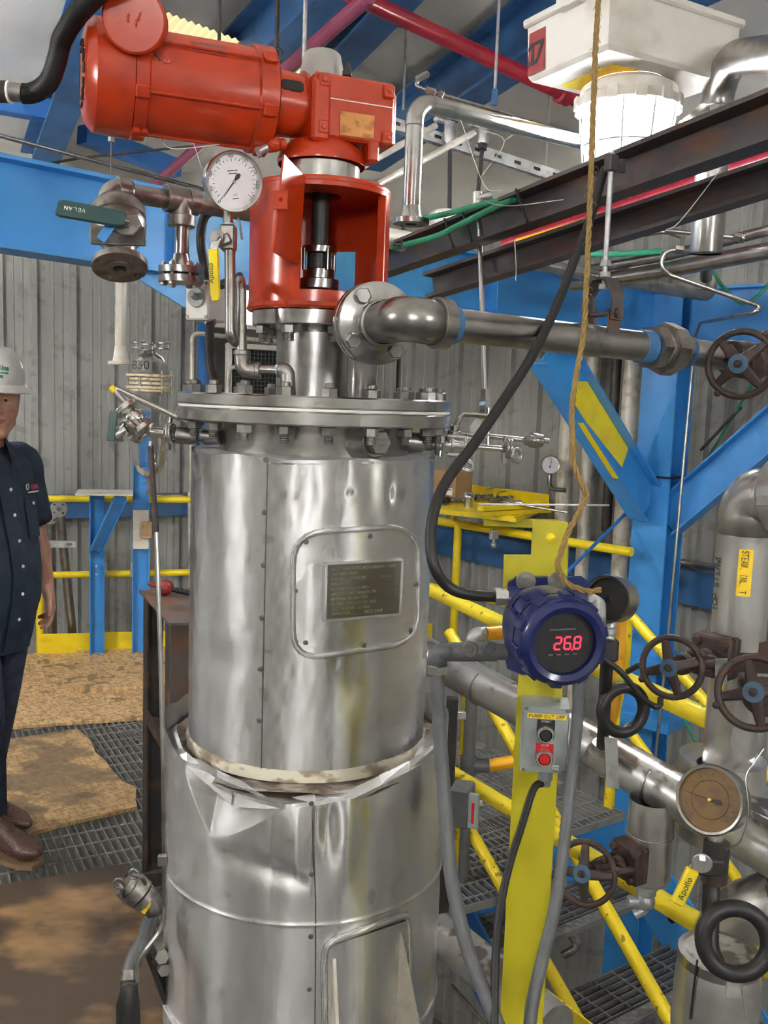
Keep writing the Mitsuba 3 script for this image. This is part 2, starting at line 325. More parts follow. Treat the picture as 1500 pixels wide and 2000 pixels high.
def emit(name, col): 
    return {'type': 'area', 'radiance': {'type': 'rgb', 'value': list(col)}}
# ------------------------------------------------------------------ the room
AZ = lambda deg: V(math.sin(math.radians(deg)), math.cos(math.radians(deg)), 0)
uA, uB = AZ(64), AZ(137)                      # along the left wall (away), along the right wall (towards us)
pA, pB = at(105, 800, 6.3), at(990, 800, 6.6)
pA[2] = pB[2] = 0
nA = unit(np.cross(uA, Z)); nA = nA * np.sign(np.dot(EYE - pA, nA)); nB = unit(np.cross(uB, Z)); nB = nB * np.sign(np.dot(EYE - pB, nB))
def crossing(p, d, q, e):
    s = np.linalg.solve(np.array([d[:2], -e[:2]]).T, (q - p)[:2]); return p + d * s[0]
CORNER = crossing(pA, uA, pB, uB)
LOW, CEIL = -3.2, 3.5
EAVE = 2.98
def ceil_z(x, y):                            # hipped ceiling, low along the two corrugated walls
    da = (x - pA[0]) * nA[0] + (y - pA[1]) * nA[1]; db = (x - pB[0]) * nB[0] + (y - pB[1]) * nB[1]
    return EAVE + .155 * np.clip(np.minimum(da, db), -.5, (CEIL - EAVE) / .155)
def onceil(px, py, below):
    z = 3.2
    for _ in range(30): p = onz(px, py, z); z = .5 * z + .5 * (float(ceil_z(p[0], p[1])) - below)
    return onz(px, py, z)
endA, endB = CORNER - uA * 9.3, CORNER + uB * 9.3
rearA, rearB = V(-5.5, -5, 0), V(4.5, -5, 0)
def onA(px, py, off=0.0): return onplane(px, py, pA + nA * off, nA)
def onB(px, py, off=0.0): return onplane(px, py, pB + nB * off, nB)

RIB = 0.245
prof = []                                      # corrugated sheet: distance along, depth
for k in range(4):
    x = k * RIB
    prof += [(x, 0), (x + .072, 0), (x + .078, .005), (x + .086, .005), (x + .092, 0), (x + .128, 0), (x + .134, .005), (x + .142, .005), (x + .148, 0), (x + .184, 0), (x + .194, .038), (x + .226, .038), (x + .236, 0)]
prof.append((4 * RIB, 0)); prof = np.array(prof)
def sheet(p0, u, n, z0, z1):
    a = p0 + prof[:, :1] * u + prof[:, 1:] * n; k = len(a)
    v = np.vstack([a + Z * z0, a + Z * z1]); i = np.arange(k - 1)
    return v, quads(np.stack([i, i + 1, i + 1 + k, i + k], 1))
wl = struct('wall_left', None, None, 'grey corrugated metal wall behind the yellow guard rail')
wr = struct('wall_right', None, None, 'grey corrugated metal wall behind the blue column')
phase = 0.07
for k in range(10): part(wl, 'sheet', sheet(CORNER - uA * (9.4 - k * .98 * .96 + phase), uA, nA, LOW, 3.6), 'wall_sheet', False)
for k in range(10): part(wr, 'sheet', sheet(CORNER + uB * (k * .98 - .3), uB, nB, LOW, 3.6), 'wall_sheet', False)
def plain(p, q): 
    p, q = p.copy(), q.copy(); v = np.array([p + Z * LOW, q + Z * LOW, q + Z * 3.6, p + Z * 3.6]); return v, quads([[0, 1, 2, 3]])
struct('wall_back', plain(rearA, rearB), 'wall_far'); struct('wall_side', plain(endA, rearA), 'wall_far'); struct('wall_end', plain(rearB, endB), 'wall_far')
corners = [CORNER + V(0, .4, 0), endA, rearA, rearB, endB]
struct('floor', prism([c[:2] * 1.05 for c in corners], V(0, 0, LOW - .05), V(1, 0, 0), V(0, 1, 0), .05), 'concrete', 'dark concrete floor far below the gratings')
# ceiling: sagging fabric-faced insulation
def sag(u, v):
    x = -8.5 + 15.5 * u; y = -5.2 + 13.5 * v
    p = np.stack([x, y, x * 0], -1)
    s = np.abs(np.sin((x * .407 + y * .914) * math.pi / 0.75)) ** .6
    return np.stack([x, y, ceil_z(x, y) + .06 * (1 - s) - .06 + .05 * meshkit.fbm(p * 1.7, 3, 2)], -1)
ce = struct('ceiling', wrapgrid(sag, 130, 120), 'ceiling_fabric', 'pale sagging fabric insulation under the roof', True)
a, b, c, d = (onceil(*q, .075) for q in ((300, 12), (775, 193), (745, 232), (262, 60)))
for k in range(3):
    q = [a + (b - a) * k / 3, a + (b - a) * (k + .97) / 3, d + (c - d) * (k + .97) / 3, d + (c - d) * k / 3]
    m = []
    for j in range(24):                       # corrugations of the translucent panel
        s0, s1 = j / 24, (j + 1) / 24
        e0, e1 = q[0] + (q[1] - q[0]) * s0, q[0] + (q[1] - q[0]) * s1; f0, f1 = q[3] + (q[2] - q[3]) * s0, q[3] + (q[2] - q[3]) * s1
        w = Z * .012 * (j % 2); w1 = Z * .012 * ((j + 1) % 2)
        m.append((np.array([e0 - w, f0 - w, f1 - w1, e1 - w1]), quads([[0, 1, 2, 3]])))
    k_ = part(ce, 'skylight_panel', join(*m), 'glass_white', False, 'glowing yellowish translucent roof panel')
    scene[k_]['emitter'] = emit('', (0.80, 0.60, 0.24))

# roof steel
for i, (p, q, lab) in enumerate((((205, 0), (82, 330), 'dark blue roof beam running down behind the left end of the orange motor'),
                        ((668, -20), (505, 128), 'dark blue roof beam beside the mauve pipe above the grey cap'),
                        ((782, -5), (672, 112), 'dark blue roof beam just right of the mauve pipe, behind the grey cap'),
                        ((1085, 78), (772, 292), 'dark blue roof beam crossing behind the red pipe near the hanging lamp'),
                        ((1395, -28), (1180, 72), 'dark blue roof beam above the box of the bright lamp'))):
    a, b = onceil(*p, .3), onceil(*q, .3); d = unit(b - a)
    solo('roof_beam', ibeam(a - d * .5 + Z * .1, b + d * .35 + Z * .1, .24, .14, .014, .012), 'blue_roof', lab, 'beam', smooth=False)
for p, q, lab in (((-40, 192), (125, 222), 'short blue roof purlin at the left edge of the picture under the black hose'), ((160, 262), (345, 330), 'short blue roof purlin just below the orange motor, above the steel conduit'), ((1120, 200), (1100, 212), '')):
    if lab:
        a, b = onceil(*p, .18), onceil(*q, .18)
        solo('roof_purlin', bar(a, b, .10, .09, V(0, 0, 1)), 'blue_dark', lab, 'purlin', smooth=False)

def pipe(name, pts, r, m, label, cat='pipe', bendr=0, n=16, group=None, **kw):
    return solo(name, tube(bend(pts, bendr) if bendr else pts, r, n), m, label, cat, group, **kw)
a, b = onceil(690, -10, .42), onceil(1118, 190, .42)
c = b + (b - a) * .5
k = thing('sprinkler_pipe', 'glossy red sprinkler pipe crossing the ceiling towards the bright lamp', 'pipe')
part(k, 'pipe', tube([a - (b - a) * .3, b, c], .030), 'red_pipe')
for s in (.93,): 
    o = a + (b - a) * s; d = unit(b - a)
    part(k, 'coupling', lathe([(.03, 0), (.043, .004), (.043, .05), (.03, .054)], o, d), 'red_pipe'); part(k, 'outlet', join(rod(o + d * .027, o + d * .027 + Z * .1, .028), cyl(o + d * .027 + Z * .09, Z, .034, .04)), 'red_pipe')
pipe('sprinkler_branch', [onceil(722, -8, .50), onceil(290, 372, .40)], .026, 'mauve_pipe', 'mauve red pipe running down across the ceiling behind the orange gearbox')
pipe('roof_conduit', [onceil(700, 20, .38), onceil(560, 148, .38)], .014, 'galvanised', 'thin grey conduit alongside the mauve pipe')
pipe('steel_conduit', [at(-20, 260, 3.4), at(402, 371, 4.05)], .0085, 'stainless_dull', 'thin steel conduit sloping across above the blue beam at left')
k = thing('threaded_rod', 'thin dark rod hanging down to the conduit right above the left ball valve', 'rod'); a = at(218, 275, 3.7)
part(k, 'rod', rod(a, at(217, 352, 3.62), .004, 8), 'bolt_dark'); part(k, 'nut', hexa(a - Z * .005, Z, .014, .03), 'bolt_dark')
pipe('hanger_wire', [at(60, 326, 4.3), at(160, 308, 4.5), at(390, 284, 4.6)], .006, 'black_steel', 'thin dark cable crossing in front of the blue purlin at left', 'cable', n=8)
for p, q, d0, r, m, lab in (((397, -5), (428, 78), 3.3, .006, 'black_steel', 'thin black hanger rod just right of the round motor junction box'),
                         ((542, -5), (540, 110), 3.5, .008, 'black_steel', 'dark hanger rod with a clamp above the right end of the motor'),
                         ((593, -5), (594, 118), 3.3, .008, 'galvanised', 'grey hanger rod in front of the grey cap of the gearbox'),
                         ((790, 52), (788, 215), 4.2, .006, 'galvanised', 'thin grey hanger rod left of the long silver pipe elbow'),
                         ((983, -5), (966, 190), 3.4, .006, 'galvanised', 'grey hanger rod above the silver pipe near the lamp'),
                         ((1073, 180), (1066, 330), 4.4, .005, 'galvanised', 'very thin rod hanging left of the bright lamp')):
    a, b = at(*p, d0), at(*q, d0); a = a.copy(); a[:2] = b[:2]
    k = thing('hanger_rod', lab, 'rod'); part(k, 'rod', rod(a, b, r, 8), m)
    if 'clamp' in lab: part(k, 'clamp', torus(b, V(.5, .8, 0), .026, .005), 'black_steel')
    if 'elbow' in lab: part(k, 'beam_clip', obox(a, [V(1, .3, 0), V(-.3, 1, 0), Z], [.04, .03, .012]), 'black_steel')
    if 'near the lamp' in lab: part(k, 'clevis', obox(b, [V(1, .3, 0), V(-.3, 1, 0), Z], [.010, .008, .028]), 'blue_roof')
# ------------------------------------------------------------------ blue steel frame
cA, cW = AZ(43), AZ(133)
L0, R0 = at(0, 399, 3.1), at(1292, 628, 5.05)
dl = unit(R0 - L0); bn = unit(np.cross(dl, Z)); bn = -bn if np.dot(bn, EYE - L0) < 0 else bn
def onbeam(px, py, off=0.0): return onplane(px, py, L0 + bn * off, bn)
k = thing('steel_beam', 'long bright blue steel beam running behind the vessel from the left edge to the column', 'beam')
part(k, 'beam', ibeam(L0 - dl * 1.2, R0 + dl * .02, .295, .15, .014, .012), 'blue_paint', False)
for px in (340, 955): 
    p = onbeam(px, 399 + px * .177); part(k, 'stiffener', obox(p + bn * .035, [dl, Z, bn], [.006, .133, .03]), 'blue_paint', False)
c = onbeam(372, 570); p0, p1, p2 = onbeam(268, 560), onbeam(395, 612), onbeam(398, 500)
part(k, 'knee_plate', prism([(0, 0), (.17, -.075), (.30, .02), (.30, .06), (0, .06)], p0 + bn * .02 + Z * .02, dl, Z, .012), 'blue_paint', False)

colc = at(1276, 900, 5.05); colc = colc + cA * .1
colb = V(colc[0], colc[1], LOW); colt = V(colc[0], colc[1], R0[2] + .15)
k = thing('steel_column', 'bright blue steel column where the two diagonal braces meet', 'column')
part(k, 'shaft', ibeam(colb, colt, .20, .20, .013, .011, cA), 'blue_paint', False)
part(k, 'cable_tie', join(*[rod(colc + cA * s[0] + cW * s[1] + Z * (1.28 - colc[2]), colc + cA * e[0] + cW * e[1] + Z * (1.28 - colc[2]), .006, 6) for s, e in (((-.105, -.105), (-.105, .105)), ((-.105, .105), (.105, .105)))]), 'black_matt')
part(k, 'base_ledge', obox(V(colc[0], colc[1], .28) + cW * .12 - cA * .05, [cA, cW, Z], [.16, .10, .03]), 'blue_paint', False)
part(k, 'base_ledge', obox(V(colc[0], colc[1], -.02) + cW * .1 - cA * .04, [cA, cW, Z], [.2, .16, .03]), 'blue_paint', False)
R1 = V(colc[0], colc[1], R0[2] + .0) + cW * .10
part(thing('steel_beam', 'bright blue steel beam right of the column, behind the big handwheel', 'beam'), 'beam', ibeam(R1, R1 + cW * 2.6, .33, .15, .015, .012), 'blue_paint', False)
def oncol(px, py): return onplane(px, py, colc, bn)
a, b = onplane(1262, 985, colc - cA * .05, bn), onplane(1078, 692, colc - cA * .05, bn); d = unit(b - a)
k = thing('diagonal_brace', 'bright blue diagonal brace with a yellow painted patch, left of the column', 'brace')
part(k, 'brace', ibeam(a - d * .02, b + d * .03, .20, .125, .010, .010), 'blue_paint', False)
u = unit(Z - np.dot(Z, d) * d); s = np.cross(d, u); s = s if np.dot(s, EYE - a) > 0 else -s
p0, p1 = onplane(1157, 815, a + s * .006, s), onplane(1196, 900, a + s * .006, s)
e = np.dot(p0 - a, d); e1 = np.dot(p1 - a, d)
part(k, 'yellow_patch', prism([(e1 - .04, -.088), (e1 - .08, .01), (e + .13, .06), (e + .22, -.03), (e + .16, -.088)], a + s * .0055, d, u * np.sign(np.dot(np.cross(d, u), s)), .001), 'yellow_paint', False, 'yellow painted patch')
part(k, 'yellow_patch', obox(a + d * (e + e1) / 2 - u * .1007 + s * .035, [d, s, u], [.20, .02, .0008]), 'yellow_paint', False, 'yellow painted patch')
n2 = unit(np.cross(cW, Z)); n2 = n2 if np.dot(n2, EYE - colc) > 0 else -n2
a, b = onplane(1308, 1010, colc, n2), onplane(1560, 795, colc, n2); d = unit(b - a)
k = thing('diagonal_brace', 'bright blue diagonal brace rising right from the column', 'brace')
part(k, 'brace', ibeam(a - d * .03, b + d * .5, .19, .125, .010, .010), 'blue_paint', False)

# girts and pipes along the walls
for pts, wl_, lab in ((((60, 997), (378, 984)), 'A', 'dark blue horizontal girt on the left wall behind the yellow guard rail'), (((848, 1062), (1240, 1122)), 'B', 'dark blue horizontal girt on the right wall below the tool table')):
    f_ = onA if wl_ == 'A' else onB
    a, b = f_(*pts[0], .12), f_(*pts[1], .12); b[2] = a[2] = (a[2] + b[2]) / 2; d = unit(b - a)
    k = thing('wall_girt', lab, 'girt')
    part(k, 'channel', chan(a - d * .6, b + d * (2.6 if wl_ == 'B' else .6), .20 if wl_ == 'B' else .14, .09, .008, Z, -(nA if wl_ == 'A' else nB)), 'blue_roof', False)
for q, off, r, m, lab in ((((848, 1018), (1240, 1096), (1420, 1130)), .18, .022, 'stainless_dull', 'grey steel pipe running along the right wall above the blue girt'),
                       (((30, 972), (378, 978)), .16, .018, 'stainless_dull', 'grey steel pipe along the left wall just under the top guard rail')):
    f_ = onB if r == .022 else onA
    P = [f_(*x, off) for x in q]; 
    for p in P: p[2] = P[0][2]
    pipe('wall_pipe', P, r, m, lab)

# dark trolley beams overhead at right
for (p, dp), (q, dq), h, w, lab in ((((755, 517), 3.0), ((1540, 232), 1.63), .087, .085, 'upper of the two dark steel beams rising to the top right, in front of the lamp'),
                                  (((850, 561), 2.65), ((1540, 343), 1.99), .070, .08, 'lower of the two dark steel beams rising to the right edge')):
    a, b = at(*p, dp), at(*q, dq); d = unit(b - a); s = unit(np.cross(d, Z)); s = -s if np.dot(s, EYE - a) < 0 else s
    u = np.cross(s, d); u = u if u[2] > 0 else -u
    k = thing('trolley_beam', lab, 'beam')
    part(k, 'angle_bar', join(chan(a, b + d * .5, h, w * .62, .009, Z, s)), 'beam_steel', False)
    for t in ((.30, .36, .52) if 'upper' in lab else ()):
        o = a + (b - a) * t; part(k, 'cable_tie', rod(o + s * .058 + u * h * .5, o + s * .058 - u * h * .5 + d * .05, .003, 6), 'black_matt')

# ------------------------------------------------------------------ high-bay lamps
def high_bay(o, ax, label, power, detail=True, group=None):
    """o: centre of the ballast box's underside; ax: its horizontal axes"""
    k = thing('high_bay_light', label, 'ceiling light', group)
    e0, e1 = ax; hx, hy = .165, .235
    part(k, 'ballast_box', hull([o + e0 * sx * hx * s + e1 * sy * hy * s + Z * z for sx in (-1, 1) for sy in (-1, 1) for s, z in ((.96, 0), (1, .012), (1.03, .15))]), 'fixture_white', False)
    part(k, 'lid', obox(o + Z * .16, [e0, e1, Z], [hx * 1.10, hy * 1.08, .012], .006), 'fixture_white', False)
    part(k, 'collar', lathe([(.10, 0), (.135, -.02), (.14, -.055), (.128, -.058), (.10, -.03)], o, Z, 36), 'fixture_white')
    part(k, 'lamp_globe', lathe([(.002, -.292), (.07, -.288), (.098, -.27), (.112, -.22), (.128, -.13), (.127, -.06), (.118, -.03), (.002, -.028)] if detail else [(.002, -.60), (.09, -.585), (.15, -.52), (.165, -.45), (.15, -.38), (.09, -.315), (.02, -.29), (.02, -.03)], o, Z, 32), 'glass_white', True, 'glowing glass globe')
    scene[[x for x in scene if x.startswith(k + '__lamp_globe')][-1]]['emitter'] = emit('', (power, power * .985, power * .955))
    part(k, 'rim', ring(o - Z * .075, Z, .128, .147, .024, 40), 'fixture_white')
    if detail:
        for i in range(12):
            t = i * math.pi / 6; q = V(math.cos(t), math.sin(t), 0)
            part(k, 'rim_clip', obox(o - Z * .063 + q * .149, [q, np.cross(Z, q), Z], [.004, .016, .017], .001), 'fixture_white', False)
        for i in range(10):
            t = i * math.pi / 5; q = V(math.cos(t), math.sin(t), 0)
            part(k, 'guard_wire', tube(bend([o - Z * .07 + q * .14, o - Z * .26 + q * .118, o - Z * .315 + q * .02], .03), .003, 6), 'galvanised')
        part(k, 'guard_hoop', torus(o - Z * .18, Z, .122, .003), 'galvanised')
    part(k, 'stem', rod(o + Z * .165, V(o[0], o[1], float(ceil_z(o[0], o[1])) - .075), .014), 'galvanised')
    return k
c0 = at(1187, 94, 2.45); c1, c2 = onz(1064, 147, c0[2]), onz(1350, 190, c0[2])
e0 = unit(c1 - c0); e1 = unit(np.cross(Z, e0)); e1 = e1 if np.dot(e1, c2 - c0) > 0 else -e1
lo = c0 + e0 * .165 + e1 * .235
lampk = high_bay(lo, (e0, e1), 'glaring white high-bay lamp hanging under its box at the upper right', LAMP)
fy = lo - e1 * .238 * .99
part(lampk, 'number_sign', obox(lo - e1 * .2405 + e0 * .125 + Z * .072, [e0, e1, Z], [.036, .0015, .058], .0005), 'sticker_red', False, 'red sign with the number 17')
for ch, ox in (('1', .017), ('7', -.013)):
    part(lampk, 'numeral', text(ch, .056, lo - e1 * .2432 + e0 * (.125 + ox) + Z * .042, -e0, Z, .0006, True, True), 'black_ink', False)
part(lampk, 'rating_label', obox(lo - e1 * .10 + e0 * .02 - Z * .001, [e0, e1, Z], [.11, .045, .001], .0004), 'yellow_label', False, 'worn yellow label')
part(lampk, 'bracket', join(obox(lo - e1 * .25 - e0 * .03 + Z * .17, [e0, e1, Z], [.045, .02, .03]), obox(lo - e1 * .26 - e0 * .03 + Z * .2, [e0, e1, Z], [.05, .008, .012])), 'fixture_white', False)
for x, y, z, pw, lab in ((-3.3, .7, 2.75, 48, 'high-bay lamp out of sight to the left of the vessel'), (-.35, -2.0, 2.75, 48, 'high-bay lamp out of sight behind the viewer'), (2.6, -1.1, 2.75, 48, 'high-bay lamp out of sight behind and to the right of the viewer'), (-2.7, 3.3, 2.9, 44, 'high-bay lamp out of sight near the left wall')):
    high_bay(V(x, y, z), (V(1, 0, 0), V(0, 1, 0)), lab, LAMP * pw / 46, False)
# ------------------------------------------------------------------ the jacketed vessel
ax0 = at(616, 790, 2.10); VX = V(ax0[0], ax0[1], 0)
vf = unit(V(EYE[0] - VX[0], EYE[1] - VX[1], 0)); vr = np.cross(Z, vf)     # towards the camera; to its right
vr = vr if vr[0] > 0 else -vr
def vz(py, px=None):                          # height of the vessel's axis where it crosses an image row
    n = vf; x = 616 - (py - 790) * .0206
    return onplane(px or x, py, VX, n)[2]
def vcyl(px, py, r):                          # point of the cylinder of radius r about the vessel's axis seen at a pixel
    d = ray(px, py); o = EYE - VX; a = d[0]**2 + d[1]**2; b = o[0] * d[0] + o[1] * d[1]; c = o[0]**2 + o[1]**2 - r * r
    q = b * b - a * c; t = (-b - math.sqrt(max(q, 0))) / a; return EYE + d * t
def vth(p): q = p - VX; return math.atan2(np.dot(q, vr), np.dot(q, vf))
def vat(th, r, z): return V(VX[0], VX[1], z) + (vf * math.cos(th) + vr * math.sin(th)) * r
def vdir(th): return vf * math.cos(th) + vr * math.sin(th)
def rad(px, py):                              # radius of a silhouette edge seen at a pixel
    d = ray(px, py)[:2]; o = VX[:2] - EYE[:2]; return abs(d[0] * o[1] - d[1] * o[0]) / np.linalg.norm(d)
RF, RU, RN = (rad(348, 795) + rad(884, 805)) / 2, (rad(376, 1100) + rad(846, 1100)) / 2, (rad(436, 860) + rad(806, 865)) / 2
RL = (rad(323, 1750) + rad(861, 1750)) / 2
print('vessel', VX, 'RF', RF, 'RU', RU, 'RN', RN, 'RL', RL)
zt = vcyl(620, 774, RF)[2]; zg = vcyl(620, 803, RF)[2]; zb = vcyl(620, 834, RF)[2]
zj1 = vcyl(600, 892, RU)[2]; zj0 = vcyl(588, 1505, RU)[2]
zl1 = vcyl(600, 1556, RL)[2]; zseam = vcyl(596, 1806, RL)[2]
print('z', zt, zg, zb, zj1, zj0, zl1, zseam)
ves = thing('jacketed_vessel', 'big shiny cylindrical metal vessel with riveted aluminium jackets in the middle', 'vessel')
part(ves, 'cover_flange', ring(V(*VX[:2], zg + .004), Z, .02, RF, zt - zg - .004, 96, .003), 'stainless', 40, 'upper plate of the bolted flange')
part(ves, 'gasket', ring(V(*VX[:2], zg - .002), Z, .02, RF - .003, .006, 96), 'gasket_white', 40, 'white gasket between the flanges')
part(ves, 'body_flange', ring(V(*VX[:2], zb), Z, .15, RF, zg - zb - .002, 96, .003), 'stainless', 40, 'lower plate of the bolted flange')
part(ves, 'shell', lathe([(RN, zb + .002), (RN, zj1 - .10), (RN - .006, zj1 - .11)], VX, Z, 96), 'stainless_dull', True, 'bare steel shell below the flange')
studs = [(478, .0), (408, .0)]
hd = .0125
zn = zb
front = [math.asin(np.clip((x - 616) / 268, -1, 1)) for x in (412, 483, 575, 681, 770, 834)]
step = 2 * math.pi / 20
ths = [k * step + .10 for k in range(20)]
nut = join(hexa(V(0, 0, 0), Z, .0165, .017, .002), cyl(V(0, 0, .016), Z, .0095, .010)); nutd = ply(nut, 'stainless_dull', 30); nutk = ply(nut, 'bolt_dark', 30)
low = join(hexa(V(0, 0, -.017), Z, .0165, .017, .002), *[cyl(V(0, 0, -.017 - .0042 * (j + 1)), Z, .0095, .0042, 16, .0012) for j in range(4)]); lowd = ply(low, 'stainless', 30); lowk = ply(low, 'bolt_dark', 30)
TT = lambda p, a=0: mi.ScalarTransform4f().translate(list(map(float, p))).rotate([0, 0, 1], float(a))
for i, th in enumerate(ths):
    p = vat(th, RF - .027, 0); c = math.cos(th)
    part(ves, 'top_nut', {**(nutd if i % 2 else nutk), 'to_world': TT(p + Z * zt, i * 37)}, None)
    if c > -.35: part(ves, 'bottom_nut', {**(lowd if i % 5 in (1, 3) and abs(math.sin(th)) < .86 else lowk), 'to_world': TT(p + Z * zb, i * 23 + 10)}, None)
# plug with a hexagon head on a weld boss
p = vcyl(716, 862, RN); th = vth(p); d = vdir(th) 
part(ves, 'plug_boss', lathe([(.05, -.01), (.044, .004), (.037, .012), (.033, .03), (.026, .032), (0, .032)], p, d, 28), 'stainless_dull', True)
part(ves, 'hex_plug', join(hexa(p + d * .03, d, .027, .022, .003), cyl(p + d * .03, d, .031, .005)), 'stainless_dull', 30)
part(ves, 'plug_mark', join(text('SA-351', .006, p + d * .0523 + Z * .004, vr * math.cos(th) - vf * math.sin(th), Z, .0004, True), text('THF', .006, p + d * .0523 - Z * .008, vr * math.cos(th) - vf * math.sin(th), Z, .0004, True)), 'bolt_dark', False)

# upper jacket: rolled sheet with dents
def dents(th, z, L):
    r = 0
    for t0, z0, wt, wz, a, sk in L: r = r + a * np.exp(-(((th - t0 - sk * (z - z0)) / wt) ** 2) - ((z - z0) / wz) ** 2)
    return r
up_d = [(vth(vcyl(*q, RU)), vcyl(*q, RU)[2], wt, wz, a, sk) for q, wt, wz, a, sk in (
    ((596, 950), .11, .11, -.0045, .1), ((725, 935), .10, .13, -.006, -.5), ((765, 955), .05, .05, -.004, 0), ((430, 1290), .22, .035, -.006, 0), ((560, 1300), .5, .3, .003, 0), ((700, 1330), .12, .09, -.0035, .3), ((640, 1200), .2, .12, .004, 0),
    ((765, 965), .025, .018, -.007, 0), ((684, 962), .02, .006, -.004, 0), ((655, 1295), .03, .018, -.004, 0), ((440, 1000), .3, .2, .002, 0), ((800, 1150), .2, .25, -.004, 0))]
def upper_r(th, z):
    p3 = np.stack([np.sin(th) * 3, np.cos(th) * 3, z * 4], -1)
    return RU + dents(th, z, up_d) + .004 * (meshkit.fbm(p3 * 1.2, 3, 3) - .5) + .0012 * (meshkit.fbm(p3 * 5, 2, 9) - .5)
def upper(u, v):
    th = (u - .5) * 2 * np.pi; z = zj0 + (zj1 - zj0) * v; r = upper_r(th, z)
    lip = .010 * meshkit.noise(np.stack([th * 5, z * 0, z * 0], -1), 5)       # torn uneven top edge
    zz = z - (v > .985) * lip
    return np.stack([VX[0] + r * (vf[0] * np.cos(th) + vr[0] * np.sin(th)), VX[1] + r * (vf[1] * np.cos(th) + vr[1] * np.sin(th)), zz], -1)
part(ves, 'upper_jacket', wrapgrid(upper, 360, 150, True), 'jacket_alu', True, 'smooth upper aluminium jacket')
k_ = part(ves, 'jacket_top', ring(V(*VX[:2], zj1 - .016), Z, RN - .003, RU - .004, .012, 90, .004), 'jacket_dull', 40)
def seam(xs, ys, r, name):                  # overlapping edge of the sheet
    pts = [vcyl(x, y, r) for x, y in zip(xs, ys)]; t = vth(pts[0])
    th_ = np.array([vth(p) for p in pts]); zs = np.array([p[2] for p in pts]); m = []
    for a_, b_, z_, y_ in zip(th_, th_[1:], zs, zs[1:]):
        e = [vat(a_, r + .0006, z_), vat(b_, r + .0006, y_), vat(b_ + .0045, r + .003, y_), vat(a_ + .0045, r + .003, z_), vat(a_ + .09, r + .0012, z_), vat(b_ + .09, r + .0012, y_)]
        m.append((np.array(e), np.vstack([quads([[0, 3, 2, 1]]), quads([[3, 4, 5, 2]])])))
    return part(ves, name, join(*m), 'jacket_alu', False)
part(ves, 'seam', tube([vat(vth(q), float(upper_r(np.array(vth(q)), np.array(q[2]))) + .0004, q[2]) for q in (vcyl(523 - 12 * s_, 893 + 607 * s_, RU) for s_ in np.linspace(0, 1, 60))], .0014, 6), 'bolt_dark')
screw = join(cyl(V(0, 0, 0), Z, .0052, .003, 14), ring(V(0, 0, .0028), Z, .002, .004, .0012, 10, .0003)); screwd = ply(screw, 'bolt_dark', 30)
def rivet(px, py, r, parent, name='screw'):
    p = vcyl(px, py, r); d = vdir(vth(p))
    M = np.eye(4); a, b = frame(d); M[:3, 0], M[:3, 1], M[:3, 2], M[:3, 3] = a, b, d, p - d * .0005
    return part(parent, name, {**screwd, 'to_world': mi.ScalarTransform4f(M.tolist())}, None)
for q in ((519, 898), (516, 1001), (514, 1104), (511, 1207), (508, 1307), (506, 1407)): p = vcyl(*q, RU); rivet(*q, float(upper_r(np.array(vth(p)), np.array(p[2]))) + .0008, ves)
# name plate panel in its rolled frame
def onU(px, py, off=0): return vcyl(px, py, RU + off)
def rrect(c, n=7):                          # rounded outline through corner pixels, on the cylinder
    out = []
    for i in range(4):
        a, b, d = np.array(c[i - 1], float), np.array(c[i], float), np.array(c[(i + 1) % 4], float)
        p0, p1 = b + (a - b) * min(.36, 62 / np.linalg.norm(a - b)), b + (d - b) * min(.36, 62 / np.linalg.norm(d - b))
        for t in np.linspace(0, 1, n): out.append((1 - t)**2 * p0 + 2 * t * (1 - t) * b + t * t * p1)
    res = []
    for a, b in zip(out, out[1:] + out[:1]):
        m = max(1, int(np.linalg.norm(b - a) / 14))
        res += [a + (b - a) * t for t in np.linspace(0, 1, m, endpoint=False)]
    return res
outer = rrect([(572, 1042), (818, 1026), (818, 1254), (572, 1290)])
part(ves, 'panel_frame', tube([onU(*q, .004) for q in outer], .0062, 10, True), 'jacket_alu', True, 'rolled bead round the name plate panel')
inner = [np.array(q) + (np.array([696, 1153]) - q) * .03 for q in outer]
def patch(poly, r, t0=.0, cutout=None):    # a thin curved sheet over a pixel outline: concentric rings towards the centre
    c = np.mean(poly, 0); rows = [[c + (np.array(q) - c) * s for q in poly] for s in np.linspace(1, cutout or 0.0, 9)]
    v = np.array([[vcyl(*q, r) for q in row] for row in rows]); k, n = v.shape[:2]
    i, j = np.meshgrid(np.arange(k - 1), np.arange(n), indexing='ij')
    return v.reshape(-1, 3), quads(np.stack([i * n + j, i * n + (j + 1) % n, (i + 1) * n + (j + 1) % n, (i + 1) * n + j], -1).reshape(-1, 4))
part(ves, 'access_panel', patch(inner, RU + .0025), 'jacket_alu', True, 'rounded panel round the name plate')
for q in ((598, 1058), (723, 1047), (808, 1049), (813, 1141), (802, 1231), (711, 1260), (597, 1255), (577, 1154)): rivet(*q, RU + .003, ves)
pc = [onU(634, 1101, .014), onU(782, 1093, .014), onU(782, 1199, .014), onU(634, 1212, .014)]
ex = unit(pc[1] - pc[0]); ey = unit(pc[0] - pc[3]); nn = unit(np.cross(ex, ey)); ey = np.cross(nn, ex)
wP, hP = np.linalg.norm(pc[1] - pc[0]), np.linalg.norm(pc[0] - pc[3]); o = pc[3]
npl = part(ves, 'name_plate', join(obox(o + ex * wP / 2 + ey * hP / 2, [ex, ey, nn], [wP * .49, hP * .48, .0012], .0008)), 'plate_metal', False, 'embossed metal name plate')
